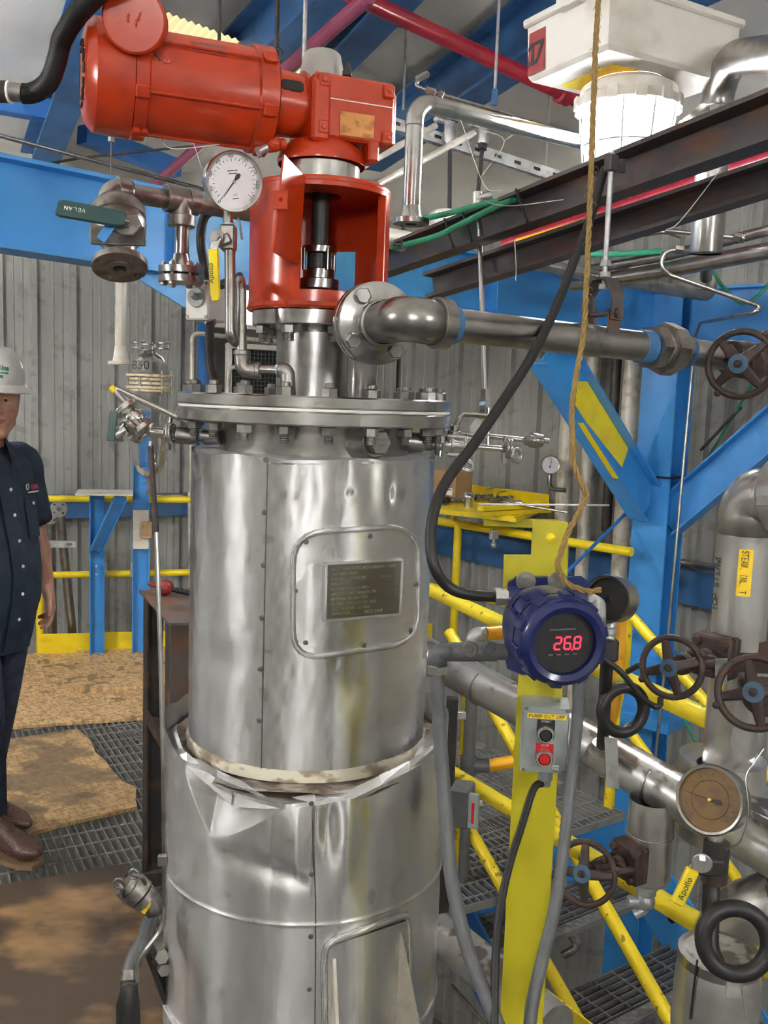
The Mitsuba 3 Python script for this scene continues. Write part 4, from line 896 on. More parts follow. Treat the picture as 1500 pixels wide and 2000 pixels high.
hh = part(k, 'handle', prism([(0, -.014), (.008, -.018), (.12, -.018), (.135, -.014), (.135, .012), (.12, .016), (.008, .018), (0, .012)], h1_, unit(h2_ - h1_), unit(np.cross(np.cross(unit(h2_ - h1_), Z), unit(h2_ - h1_)) + V(0, .4, 0)), .009), 'teal_paint', False, 'dark teal lever handle')
ux_ = unit(h2_ - h1_); uy_ = unit(Z - np.dot(Z, ux_) * ux_ + V(0, .35, 0)); uy_ = unit(uy_ - np.dot(uy_, ux_) * ux_); nz_ = np.cross(ux_, uy_)
for i, ch in enumerate('VELAN'): part(hh, 'lettering', text(ch, .0085, h1_ + ux_ * (.056 - .0085 * i) + uy_ * .005 + nz_ * (.0092 if nz_[1] < 0 else -.0092), -ux_, -uy_, .0006), 'white_print', False)
part(k, 'handle_neck', tube(bend([h2_ - ux_ * .01, h2_ + ux_ * .02, hs + toC * .005], .012), .008), 'stainless_dull')
tg = at(208, 452, 1.965); part(k, 'tag', obox(tg, [unit(V(.55, 0, .8)), unit(V(.8, 0, -.55)), V(0, 1, 0)], [.022, .010, .0008]), 'blue_paint', False, 'blue metal tag')
# pale pipe stub with a flange
k = thing('pipe_stub', 'pale pipe stub with a thin flange at its lower end, left of the glass vessel', 'pipe')
a, b = at(238, 520, 2.7), at(236, 706, 2.7); a[:2] = b[:2]
aa = onbeam(236, 515, .07); part(k, 'pipe', tube(bend([aa, V(b[0], b[1], aa[2]), b], .03), .0165, 18), 'pale_pipe', True); part(k, 'hub', lathe([(.0165, .045), (.021, .012), (.024, 0)], b, Z), 'pale_pipe'); flange(k, b, -Z, .036, .009, .3, 4, 'pale_pipe')
# glass vessel
gp = at(292, 800, 5.45); gz = lambda y: at(292, y, 5.45)[2]; GO = V(gp[0], gp[1], 0); px_ = 5.45 / F
def gl(prof, t=1.5): return lathe([(r * px_, gz(y)) for r, y in prof] + [(max(r - t, .2) * px_, gz(y)) for r, y in prof[::-1]], GO, Z, 48, closed=True)
k = thing('glass_vessel', 'clear glass process vessel with cream clamp rings on the blue post', 'glass vessel')
part(k, 'dome', gl([(12, 672), (12, 690), (26, 698), (33, 712), (34, 730)]), 'thick_glass', True, 'glass dome')
part(k, 'cylinder', gl([(35, 762), (36, 800), (33, 880), (31, 905), (24, 922), (10, 932), (3, 940)]), 'thick_glass', True, 'glass body with rounded bottom')
for y, rr in ((731, 45), (738, 38), (746, 38), (754, 45), (760, 40)): part(k, 'clamp_ring', ring(V(GO[0], GO[1], gz(y + 5)), Z, 30 * px_, rr * px_, 4.5 * px_, 40), 'ptfe_cream')
for i in range(6):
    q = V(math.cos(i * 1.047 + .3), math.sin(i * 1.047 + .3), 0) * 41 * px_
    part(k, 'tie_bolt', rod(V(GO[0], GO[1], gz(768)) + q, V(GO[0], GO[1], gz(724)) + q, 1.6 * px_, 8), 'stainless')
for sx, y in ((-1, 672), (1, 672), (-.1, 676)):
    c = V(GO[0] + sx * 24 * px_, GO[1] - (.05 if sx == -.1 else 0), gz(y))
    part(k, 'nozzle', lathe([(8 * px_, -.07), (8 * px_, 0)], c, Z, 20), 'clear_glass', True); 
    for t in (0, -.03): part(k, 'nozzle_ring', ring(c + Z * t, Z, 6 * px_, 14 * px_, .008), 'stainless')
    for s in (-1, 1): part(k, 'nozzle_bolt', rod(c + RX * s * 12 * px_ - Z * .05, c + RX * s * 12 * px_ + Z * .02, .004, 8), 'stainless')
part(k, 'drain_nipple', join(rod(V(GO[0], GO[1], gz(936)), V(GO[0], GO[1], gz(962)), .010), cyl(V(GO[0], GO[1], gz(944)), -Z, .035, .012), cyl(V(GO[0], GO[1], gz(960)), -Z, .022, .03)), 'stainless')
for ch, x in (('8', 256), ('3', 267), ('0', 279)): 
    p_ = at(x, 720, 5.45 - 36 * px_); part(k, 'numeral', text(ch, .045, p_, RX, Z, .001), 'black_ink', False)
# steel arm, sanitary valve and the tube ahead of the flange
k = thing('sanitary_branch', 'shiny sanitary valve branch with clamp and bent tube left of the vessel flange', 'valve')
b0 = vcyl(432, 853, RN); bdir = unit(at(330, 850, 2.05) - b0)
P = lambda x, y, dd=2.06: at(x, y, dd)
part(k, 'weld_stub', rod(b0 - bdir * -.0, P(395, 853), .0165), 'stainless_dull')
part(k, 'hex_bushing', join(hexa(P(402, 853), bdir, .021, .010), hexa(P(388, 853), bdir, .021, .012)), 'galvanised', 30); part(k, 'tape', cyl(P(393, 853), bdir, .0172, .010), 'tape_blue')
part(k, 'coupling', rod(P(386, 853), P(346, 850), .0185), 'stainless_dull')
part(k, 'clamp', join(torus(P(336, 848), bdir, .019, .006, 28), torus(P(331, 847), bdir, .019, .006, 28), obox(P(333, 868), [bdir, Z, np.cross(bdir, Z)], [.008, .012, .010], .002), rod(P(331, 828), P(333, 812), .006)), 'stainless_bright')
part(k, 'tube', tube(bend([P(330, 847), P(285, 842), P(268, 822, 2.03)], .03), .0115), 'stainless_bright')
vc = P(262, 818, 2.02); vd = unit(P(275, 832, 2.02) - P(248, 800, 2.02))
part(k, 'clamp', join(torus(P(272, 838, 2.03), unit(bdir + Z * .5), .024, .007, 28), torus(P(278, 842, 2.03), unit(bdir + Z * .5), .024, .006, 28)), 'stainless_bright')
part(k, 'valve_body', join(ball(vc, .026, sub=3), cyl(vc - vd * .034, vd, .027, .012), cyl(vc + vd * .022, vd, .027, .012), obox(vc, [vd, np.cross(vd, toC), toC], [.028, .012, .024], .004)), 'stainless_bright', 40)
v2 = P(243, 838, 2.0); part(k, 'outlet', join(rod(vc, v2, .012), cyl(v2 + V(.01, 0, .004), unit(v2 - vc), .022, .008), cyl(P(226, 850, 2.0), unit(vc - v2), .020, .010), rod(v2, P(222, 852, 1.99), .011), *[rod(P(x, y, 1.985), P(x - 8, y + 14, 1.985), .003, 8) for x, y in ((232, 836), (250, 845), (258, 850))]), 'stainless_bright')
part(k, 'lever', obox(P(219, 833, 1.97), [unit(V(.12, .0, 1)), unit(V(1, -.5, -.12)), unit(V(.4, 1, 0))], [.031, .0105, .0018]), 'teal_paint', False, 'flat green lever')
part(k, 'riser_tube', tube(bend([P(262, 806, 2.02), P(214, 753, 2.02), P(378, 829, 2.03)], .004), .0062), 'stainless_bright'); part(k, 'yellow_band', rod(P(217, 756, 2.02), P(225, 765, 2.02), .0070), 'yellow_paint', label='yellow tape band')
part(k, 'tube_clip', rod(P(258, 800, 2.0), P(233, 801, 2.0), .004), 'fitting_steel')
# thin rod leaning from the sanitary valve to the floor
k = thing('long_tube', 'thin steel tube running down beside the vessel to the floor, bent near its foot', 'tube')
part(k, 'tube', tube(bend([P(294, 868, 2.0), P(305, 1040, 1.98), P(314, 1290, 1.96), P(319, 1500, 1.95), P(322, 1770, 2.0), P(318, 1812, 2.0), P(283, 1858, 1.98), P(270, 1880, 1.98), P(268, 1918, 1.98)], .05), .0052), 'stainless')
part(k, 'rusty_top', rod(P(294, 872, 2.0), P(305, 1040, 1.98), .0058), 'cast_iron', label='rusty upper length'); part(k, 'tip', rod(P(294, 862, 2.0), P(294.5, 876, 2.0), .0045), 'pale_pipe')
part(k, 'clip', obox(P(318, 1680, 1.945), [RX, Z, V(0, 1, 0)], [.010, .012, .006]), 'fitting_steel')
# camlock coupling and hose at the bottom left
k = thing('camlock_hose', 'dark hose with a cam lever coupling leaning beside the vessel at the bottom left', 'hose')
hp = [P(300, 1772, 2.05), P(283, 1830, 2.04), P(262, 1870, 2.02), P(252, 1905, 2.0), P(252, 1930, 1.98)]
part(k, 'hose', tube(spline(hp), .0165), 'conduit_grey', True); part(k, 'band', tube([P(253, 1896, 2.0), P(252, 1916, 1.99)], .0185), 'fitting_steel')
part(k, 'bell', tube([P(252, 1912, 1.99), P(252, 1935, 1.985), P(250, 1960, 1.98), P(252, 2060, 1.97)], [.0175, .0185, .0245, .0245], 20), 'black_rubber', True)
cd_ = unit(P(245, 1725, 2.04) - P(290, 1765, 2.05))
part(k, 'coupling', join(cyl(P(268, 1742, 2.04) - cd_ * .03, cd_, .030, .018), cyl(P(268, 1742, 2.04) - cd_ * .01, cd_, .034, .028), cyl(P(256, 1735, 2.04), cd_, .030, .018)), 'fitting_steel', 30)
part(k, 'blue_band', cyl(P(285, 1762, 2.05), cd_, .0265, .016), 'tape_blue', 30, 'blue band'); part(k, 'tag', obox(P(283, 1772, 2.02), [unit(V(.5, 0, .86)), unit(V(.86, 0, -.5)), V(0, 1, 0)], [.014, .008, .001]), 'yellow_label', False, 'small yellow tag'); part(k, 'elbow', tube(bend([P(262, 1740, 2.04), P(296, 1766, 2.05), P(300, 1785, 2.05)], .02), .020), 'fitting_steel', True)
for (x0, y0), (x1, y1) in (((262, 1707), (284, 1726)), ((233, 1725), (238, 1752))):
    part(k, 'cam_lever', join(tube(spline([P(x0, y0, 2.0), P((x0 + x1) / 2 + 3, (y0 + y1) / 2 - 3, 1.99), P(x1, y1, 2.01)]), .0045, 8), torus(P(x0, y0, 2.0), toC, .010, .003, 16, 8)), 'fitting_steel')
k = thing('pipe_cluster', 'small cluster of shiny fittings at the foot of the vessel behind the bent tube', 'fittings')
for i, (x, y, r) in enumerate(((309, 1840, .012), (313, 1862, .016), (317, 1888, .014), (312, 1852, .009))): part(k, 'fitting', hexa(P(x, y, 2.12), unit(V(.4, -1, .3)), r, .03), 'stainless_bright' if i % 2 else 'fitting_steel', 30)
part(k, 'bracket', obox(P(310, 1905, 2.14), [unit(V(.35, 0, -1)), unit(V(1, 0, .35)), V(0, 1, 0)], [.07, .006, .02]), 'black_steel', False)
# things on the wall behind the neck
q0 = onA(447, 675, .25); k = thing('air_louvre', 'dark mesh louvre in a pale frame on the wall behind the gauge pipe', 'louvre')
lu = uA; wv, hv = .42, .38
part(k, 'mesh', obox(q0 + lu * wv / 2 - Z * hv / 2 - nA * .01, [lu, Z, nA], [wv / 2, hv / 2, .004]), 'black_matt', False, 'dark mesh')
for (o_, hx_, hz_) in ((q0 + lu * wv / 2, wv / 2 + .02, .018), (q0 + lu * wv / 2 - Z * hv, wv / 2 + .02, .018), (q0 - Z * hv / 2, .018, hv / 2), (q0 + lu * wv - Z * hv / 2, .018, hv / 2)): part(k, 'frame', obox(o_, [lu, Z, nA], [hx_, hz_, .03], .004), 'white_paint', False)
for i in range(14): part(k, 'wire', rod(q0 + lu * .02 - Z * (.027 * i + .02), q0 + lu * (wv - .02) - Z * (.027 * i + .02), .0025, 6), 'conduit_grey')
for i in range(15): part(k, 'wire', rod(q0 + lu * (.027 * i + .02) - Z * .02 + nA * .004, q0 + lu * (.027 * i + .02) - Z * (hv - .02) + nA * .004, .0025, 6), 'conduit_grey')
q0, q1, q2, q3 = onA(424, 552, .35), onA(500, 566, .35), onA(500, 640, .35), onA(424, 626, .35)
k = thing('wall_light', 'bright white wall light glowing behind the gauge pipe', 'wall light'); c = (q0 + q2) / 2
lk = part(k, 'diffuser', obox(c, [uA, Z, nA], [.15, .125, .02]), 'glass_white', False, 'glowing diffuser'); scene[lk]['emitter'] = emit('', (7, 7, 6.6))
part(k, 'housing', obox(c - nA * .06, [uA, Z, nA], [.17, .145, .04]), 'fixture_white', False)
for z_ in (-1, 1): part(k, 'frame_rail', obox(c + Z * z_ * .14 + nA * .0, [uA, Z, nA], [.17, .014, .03]), 'fixture_white', False)
pipe('wall_tube', [onA(374, 960, .3), onA(375, 650, .3), onA(545, 668, .3)], .016, 'pale_pipe', 'pale tube bending right on the wall behind the left side of the flange', bendr=.05)
pipe('wall_tube', [onA(444, 790, .28), onA(446, 718, .28), onA(470, 716, .28)], .016, 'pale_pipe', 'short pale tube in front of the dark louvre', bendr=.05)
pipe('wall_tube', [onA(371, 960, .26), onA(372, 1240, .26)], .016, 'pale_pipe', 'pale vertical tube just left of the vessel jacket behind the guard rail')
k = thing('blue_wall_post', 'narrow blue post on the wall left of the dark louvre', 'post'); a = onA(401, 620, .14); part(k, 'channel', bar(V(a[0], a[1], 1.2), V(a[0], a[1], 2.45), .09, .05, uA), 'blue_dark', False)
# junction box with its cable
k = thing('junction_box', 'light grey junction box under the yellow valve handle, left of the orange pedestal', 'junction box')
jc = at(406, 590, 2.35); ja, jb = unit(V(.93, -.36, 0)), unit(V(.36, .93, 0))
part(k, 'body', obox(jc, [ja, jb, Z], [.033, .05, .048], .004), 'fixture_white', False)
for sx, sz in ((-1, -1), (1, -1), (1, 1), (-1, 1)): part(k, 'screw', cyl(jc - jb * .05 + ja * sx * .026 + Z * sz * .04, -jb, .004, .002), 'bolt_dark')
part(k, 'dial', join(cyl(jc - jb * .05 + Z * .006, -jb, .024, .006), rod(jc - jb * .056 + Z * .006, jc - jb * .075 + Z * .012, .008)), 'box_grey'); part(k, 'bracket', bar(at(387, 545, 2.36), at(387, 612, 2.36), .03, .008, RX), 'galvanised', False)
part(k, 'cable_gland', join(hexa(at(411, 622, 2.33), -Z, .015, .014), cyl(at(411, 616, 2.33), Z, .012, .012)), 'stainless')
pipe('black_cable', spline([at(411, 628, 2.33), at(409, 680, 2.3), at(413, 725, 2.28), at(425, 762, 2.26), at(432, 768, 2.26)]), .011, 'black_rubber', 'black cable hanging from the grey junction box to the flange', 'cable')
pipe('black_cable', spline([at(425, 405, 2.3), at(399, 425, 2.3), at(392, 470, 2.3), at(400, 520, 2.32), at(412, 560, 2.32), at(470, 540, 2.4)]), .011, 'black_rubber', 'looped black cable between the dark branch pipe and the pressure gauge valve', 'cable')
# ------------------------------------------------------------------ the person at the left edge
import manifold3d as m3
def sph(c, r, s=(1, 1, 1), n=20): return m3.Manifold.sphere(1.0, n).scale([r * a for a in s]).translate([float(x) for x in c])
def hul(*ss): return m3.Manifold.batch_hull(list(ss))
def chain(pts, rs, n=18): return [hul(sph(a, ra, n=n), sph(b, rb, n=n)) for a, b, ra, rb in zip(pts, pts[1:], rs, rs[1:])]
def melt(ms, length, it=8):
    m = m3.Manifold.batch_boolean(ms, m3.OpType.Add).refine_to_length(length).to_mesh()
    t = trimesh.Trimesh(np.array(m.vert_properties[:, :3]), np.array(m.tri_verts), process=True)
    trimesh.smoothing.filter_taubin(t, 0.5, 0.53, it); return np.array(t.vertices), np.array(t.faces)
PO = at(-44, 1000, 3.24); PO = V(PO[0], PO[1], 0)
toCam = unit(V(EYE[0] - PO[0], EYE[1] - PO[1], 0)); imR = unit(np.cross(Z, toCam)); imR = imR if imR[0] > 0 else -imR
yaw = math.radians(40); fB = toCam * math.cos(yaw) + imR * math.sin(yaw); lB = imR * math.cos(yaw) - toCam * math.sin(yaw)
B = lambda l, f, z: PO + lB * l + fB * f + Z * z
per = thing('person', 'person in a white hard hat, dark navy work shirt, jeans and brown boots', 'person')
HC = PO + imR * .060 + toCam * .03 + Z * 1.598
Hd = lambda x, y, z: HC + imR * x + toCam * y + Z * z
head = [hul(*[sph(Hd(s * .02, -.03, .05), .068) for s in (-1, 1)], *[sph(Hd(s * .024, .02, .045), .050) for s in (-1, 1)], sph(Hd(0, -.075, .03), .055)),
        hul(*[sph(Hd(s * .040, .030, -.028), .034) for s in (-1, 1)], *[sph(Hd(s * .034, .025, .03), .042) for s in (-1, 1)], *[sph(Hd(s * .042, -.01, -.05), .028) for s in (-1, 1)], sph(Hd(0, .05, -.085), .036), sph(Hd(0, -.05, -.02), .055)),
        hul(*[sph(Hd(s * .040, -.005, -.075), .026) for s in (-1, 1)], *[sph(Hd(s * .014, .062, -.112), .020) for s in (-1, 1)], sph(Hd(0, .03, -.06), .045)),
        hul(sph(Hd(0, .078, .012), .009), sph(Hd(0, .104, -.036), .0125), *[sph(Hd(s * .013, .088, -.040), .010) for s in (-1, 1)]),
        *[hul(sph(Hd(s * .014, .077, .022), .008), sph(Hd(s * .050, .058, .022), .009)) for s in (-1, 1)],
        *[hul(sph(Hd(s * .038, .062, -.028), .016), sph(Hd(s * .052, .035, -.02), .016)) for s in (-1, 1)],
        hul(*[sph(Hd(s * .018, .068, -.070), .012) for s in (-1, 1)], sph(Hd(0, .078, -.068), .011)),
        *[hul(sph(Hd(s * .074, -.012, .018), .011, (.6, 1, 1)), sph(Hd(s * .070, -.008, -.022), .009, (.6, 1, 1))) for s in (-1, 1)],
        hul(sph(Hd(0, -.02, -.05), .058), sph(B(0, .02, 1.40), .066), sph(B(0, 0, 1.43), .064))]
def hand(w, kn, side, curl, thumb):
    """w wrist, kn middle of the knuckles, side: from little finger to index, curl: the way the palm faces"""
    u = unit(kn - w); side = unit(side); curl = unit(curl); out = []
    out.append(hul(sph(w, .026), *[sph(kn + side * s, .0125) for s in (-.030, -.010, .010, .030)], sph(w + u * .03 + side * .024, .017), sph(w + u * .03 - side * .024, .017)))
    for s, L_, b in ((.030, .082, .75), (.010, .090, .85), (-.010, .084, 1.0), (-.029, .066, 1.15)):
        p = kn + side * s - u * .006; d = u; pts, rs = [p], [.0105]; a = 0
        for f, r in ((.46, .0095), (.31, .0086), (.23, .0072)):
            a += .42 * b; d = u * math.cos(a) + curl * math.sin(a); p = p + d * L_ * f; pts.append(p); rs.append(r)
        out += chain(pts, rs, 14)
    b0 = w + u * .024 + side * .022; b1 = b0 + unit(u * .7 + side * .5 + thumb) * .042; b2 = b1 + unit(u + thumb * .6) * .032; b3 = b2 + unit(u + thumb * .1 + curl * .3) * .026
    return out + chain([b0, b1, b2, b3], [.016, .0125, .0105, .0085], 14)
arms = []
for s, el, wr in ((1, B(.262, -.02, 1.135), B(.262, .045, .925)), (-1, B(-.27, -.03, 1.13), B(-.275, .05, .92))):
    sh = B(s * .185, 0, 1.365)
    arms += chain([sh, el, el + (wr - el) * .3, wr], [.044, .042, .043, .027])
    arms += hand(wr, wr + unit(wr - el + Z * -.06) * .088, fB * .8 - lB * .5 * s, -lB * s - fB * .2, -lB * s * .5 + fB * .25)
part(per, 'body', melt(head + arms, .011, 6), 'skin', True, 'bare head, arms and hands')
for s in (-1, 1):
    part(per, 'eye', join(ball(Hd(s * .033, .0605, -.001), .0125, sub=2)), 'eye_white', True); part(per, 'iris', ball(Hd(s * .033 - .0015, .0690, -.002), .0058, sub=2), 'black_matt', True)
    part(per, 'eyelid', tube(spline([Hd(s * .018, .070, -.002), Hd(s * .033, .0745, .0075), Hd(s * .050, .062, -.003)]), .0036, 8), 'skin', True)
    part(per, 'eyebrow', tube(spline([Hd(s * .014, .086, .024), Hd(s * .032, .079, .029), Hd(s * .053, .064, .022)]), [.003] * 8 + [.0045] * 5 + [.003] * 4, 8), 'hair_grey', True)
part(per, 'lips', join(tube(spline([Hd(-.026, .075, -.069), Hd(-.010, .0885, -.067), Hd(.010, .0885, -.067), Hd(.026, .075, -.069)]), .0042, 8), tube(spline([Hd(-.022, .076, -.074), Hd(0, .088, -.076), Hd(.022, .076, -.074)]), .0046, 8)), 'lips', True)
part(per, 'hair', hull(np.vstack([ball(Hd(s * .034, -.035, .030), .046, sub=2)[0] for s in (-1, 1)] + [ball(Hd(0, -.07, .0), .058, sub=2)[0]])), 'hair_grey', 60, 'short grey hair under the hat')
# hard hat
tilt = unit(Z + imR * .10 + toCam * .10); HO = Hd(-.002, -.012, .058)
hx = unit(imR - np.dot(imR, tilt) * tilt); hy = np.cross(tilt, hx); hy = hy if np.dot(hy, toCam) > 0 else -hy
def dome(u, v):
    t = u * 2 * np.pi; ph = v * np.pi / 2; rr = np.cos(ph) ** .75
    rid = 1 + .035 * np.exp(-((np.abs(np.cos(t)) * rr - .0) / .16) ** 2) * np.sin(ph) + .02 * np.exp(-((np.abs(np.cos(t) * rr) - .42) / .07) ** 2) * np.sin(ph)
    return HO + (np.cos(t) * rr * .098)[..., None] * hx + (np.sin(t) * rr * .122)[..., None] * hy + (np.sin(ph) * .122 * rid)[..., None] * tilt
hat = part(per, 'hard_hat', wrapgrid(dome, 72, 24, True), 'hat_white', True, 'white hard hat')
def brim(u, v):
    t = u * 2 * np.pi; w = [0, .006, .03, .032, .03, .004, 0]; hgt = [.006, .001, -.014, -.016, -.018, -.004, .004]
    k = np.round(v * 6).astype(int); W_ = np.array(w)[k]; Hh = np.array(hgt)[k]; fr = 1 + .45 * np.clip(np.sin(t), 0, 1) ** 4
    return HO + (np.cos(t) * (.097 + W_))[..., None] * hx + (np.sin(t) * (.121 + W_ * fr))[..., None] * hy + (Hh)[..., None] * tilt
part(hat, 'brim', wrapgrid(brim, 72, 7, True), 'hat_white', True); part(hat, 'clip', obox(HO + hx * .1 + hy * .03, [hx, hy, tilt], [.006, .012, .008], .002), 'white_paint', False)
# lettering curves over the front of the hat, letter by letter
def on_hat(a, zz): 
    ph = math.asin(min(zz / .126, .99)); rr = math.cos(ph) ** .75; p = HO + hx * math.cos(a) * rr * .100 + hy * math.sin(a) * rr * .124 + tilt * zz
    t_ = unit(-hx * math.sin(a) * .098 + hy * math.cos(a) * .122); return p, -t_
for i, ch in enumerate('Collins'): p, t_ = on_hat(math.pi / 2 + .14 - i * .085, .052); part(hat, 'lettering', text(ch, .016, p - unit(np.cross(t_, tilt)) * 0, t_, unit(tilt - hy * .55), .001, True, True), 'logo_green', False)
for i, ch in enumerate('CONSTRUCTION'): p, t_ = on_hat(math.pi / 2 + .15 - i * .048, .041); part(hat, 'lettering', text(ch, .0055, p, t_, unit(tilt - hy * .45), .001, True, True), 'logo_green', False)
for i in range(5): p, t_ = on_hat(math.pi / 2 - .02 - i * .045, .031); part(hat, 'logo_bar', obox(p + Z * .001, [t_, unit(tilt - hy * .4), np.cross(t_, unit(tilt - hy * .4))], [.0032, .0042, .0012], .0003), 'logo_green', False)
# shirt: lofted trunk with short sleeves
sec = [(.74, .165, .130, .01), (.80, .172, .138, .02), (.92, .178, .152, .035), (1.02, .178, .158, .04), (1.12, .180, .150, .03), (1.22, .186, .138, .018), (1.32, .196, .128, .008), (1.38, .196, .120, .0), (1.43, .150, .095, -.005), (1.455, .095, .082, -.002)]
zs_ = np.array([s[0] for s in sec])
def trunk(u, v):
    t = u * 2 * np.pi; z = .735 + (1.455 - .735) * v
    a_, b_, c_ = (np.interp(z, zs_, [s[i] for s in sec]) for i in (1, 2, 3))
    sq = lambda x: np.sign(x) * np.abs(x) ** .85
    fold = .006 * (meshkit.fbm(np.stack([np.cos(t) * 3 + z * 2, np.sin(t) * 3, z * 7 + np.cos(t) * 2], -1), 3, 5) - .5) * 2 + .004 * np.sin(18 * t + 6 * z) * np.clip((.95 - z) / .2, 0, 1)
    l = sq(np.cos(t)) * (a_ + fold); f = sq(np.sin(t)) * (b_ + fold) + c_
    return PO + l[..., None] * lB + f[..., None] * fB + z[..., None] * Z
sl = []
for s in (-1, 1):
    p0, p1, p2 = B(s * .12, 0, 1.372), B(s * .215, -.01, 1.29), B(s * .258, -.02, 1.155)
    sl.append(tube(spline([p0, B(s * .19, -.004, 1.37), p1, p2], 5), [.060, .068, .071, .073, .074, .074, .073, .073, .072, .071, .071, .071, .071, .071, .071, .071], 24))
sh_ = part(per, 'shirt', wrapgrid(trunk, 110, 60, True), 'shirt_navy', True, 'dark navy work shirt')
for m_ in sl: part(sh_, 'sleeve', m_, 'shirt_navy', True)
def tr(t, z, o=.0):                       # a point on the shirt's front
    a_, b_, c_ = (np.interp(z, zs_, [s[i] for s in sec]) for i in (1, 2, 3)); sq = lambda x: math.copysign(abs(x) ** .85, x)
    return PO + lB * sq(math.cos(t)) * (a_ + o) + fB * (sq(math.sin(t)) * (b_ + o) + c_) + Z * z
zz = np.linspace(.75, 1.40, 24); t0 = math.pi / 2
v = np.array([[tr(t0 + s, z, .007) for s in (.12, .04, -.04, -.12)] for z in zz]); i, j = np.meshgrid(np.arange(23), np.arange(3), indexing='ij')
part(sh_, 'placket', (v.reshape(-1, 3), quads(np.stack([i * 4 + j, i * 4 + j + 1, (i + 1) * 4 + j + 1, (i + 1) * 4 + j], -1).reshape(-1, 4))), 'shirt_navy', True)
for z in (.86, .95, 1.045, 1.13, 1.215, 1.30): p = tr(t0 - .03, z, .009); part(sh_, 'button', cyl(p, fB, .0062, .002, 14), 'white_print', 30)
pk = [[tr(t0 - s, z, .006) for s in (.30, .5, .7, .85)] for z in (1.13, 1.18, 1.22, 1.262, 1.266)]
v = np.array(pk); i, j = np.meshgrid(np.arange(4), np.arange(3), indexing='ij')
part(sh_, 'pocket', (v.reshape(-1, 3), quads(np.stack([i * 4 + j, i * 4 + j + 1, (i + 1) * 4 + j + 1, (i + 1) * 4 + j], -1).reshape(-1, 4))), 'shirt_navy', True); part(sh_, 'button', cyl(tr(t0 - .57, 1.245, .008), fB, .006, .002, 14), 'white_print', 30)
for k_, (s_, h_, m_, z) in enumerate((('O', .020, 'white_print', 1.293), ('TENA', .015, 'logo_red', 1.292), ('company crew', .006, 'white_print', 1.283))):
    t1 = t0 - (.34, .50, .40)[k_]; p = tr(t1, z, .008); e_ = unit(tr(t1 - .2, z, .0) - tr(t1 + .05, z, 0))
    if k_ < 2: part(sh_, 'lettering', text(s_, h_, p, e_, Z, .0012, False, True), m_, False)
    else: part(sh_, 'logo_bar', obox(p + e_ * .035, [e_, Z, np.cross(e_, Z)], [.034, .0024, .001], .0003), m_, False)
def collar(u, v):                          # turned down collar, open at the front
    t = math.pi / 2 + .30 + (2 * math.pi - .60) * u; e = np.clip(1 - np.minimum(u, 1 - u) / .16, 0, 1); q = v * 2
    r = .070 + .004 * np.clip(q, 0, 1) + .030 * np.clip(q - 1, 0, 1) + .008 * e; z = np.where(q < 1, 1.435 + .052 * q, 1.487 - (.050 + .030 * e) * (q - 1)) - .022 * e * np.clip(np.where(q < 1, 1, 1), 0, 1)
    return B(0, .012, 0) + (np.cos(t) * r * 1.05)[..., None] * lB + (np.sin(t) * (r + .016 * e))[..., None] * fB + z[..., None] * Z
part(sh_, 'collar', wrapgrid(collar, 50, 13), 'shirt_navy', True)
# boots and trousers
dF = unit(V(.93, -.36, 0)); sF = np.cross(Z, dF)
ank = []
for (x, y), nm in (((84, 1693), 'near'), ((63, 1636), 'far')):
    toe = onz(x, y, .02) - dF * .012; F_ = lambda f, s, z: toe - dF * (.30 - f) + sF * s + Z * (z + .016)
    up_ = [hul(sph(F_(.285, 0, .032), .022, (1.1, 1.2, .8)), sph(F_(.24, .022, .034), .030), sph(F_(.24, -.022, .034), .030)), hul(sph(F_(.24, .022, .034), .030), sph(F_(.24, -.022, .034), .030), sph(F_(.17, 0, .062), .036), sph(F_(.13, 0, .045), .036)),
           hul(sph(F_(.17, 0, .058), .036), sph(F_(.13, 0, .045), .036), sph(F_(.045, 0, .04), .036), sph(F_(.07, 0, .12), .046)), hul(sph(F_(.07, 0, .12), .047), sph(F_(.065, 0, .26), .055))]
    part(per, 'boot', melt(up_, .012, 5), 'boot_leather', True, 'brown crocodile pattern boot')
    so = [(.30, 0), (.292, .030), (.25, .050), (.17, .043), (.10, .036), (.02, .036), (.002, .02), (.002, -.02), (.02, -.036), (.10, -.034), (.17, -.043), (.25, -.050), (.292, -.030)]
    part(per, 'boot_sole', prism(so, toe - dF * .30 + V(0, 0, -toe[2] + .016), dF, sF, .016), 'sole_tan', 40); ank.append(F_(.06, 0, .10))
legs = []
for a_, s in ((ank[0], -1), (ank[1], 1)):
    hip = B(s * .092, .01, .92); kn = (hip + a_) / 2 + fB * .03 + Z * .03
    legs += chain([hip, kn, a_ + (kn - a_) * .35, a_ - Z * .02], [.118, .086, .078, .074])
legs.append(hul(sph(B(.09, .0, .93), .118), sph(B(-.09, .0, .93), .118), sph(B(0, .03, .97), .13)))
part(per, 'trousers', melt(legs, .022, 6), 'denim', True, 'dark blue jeans')
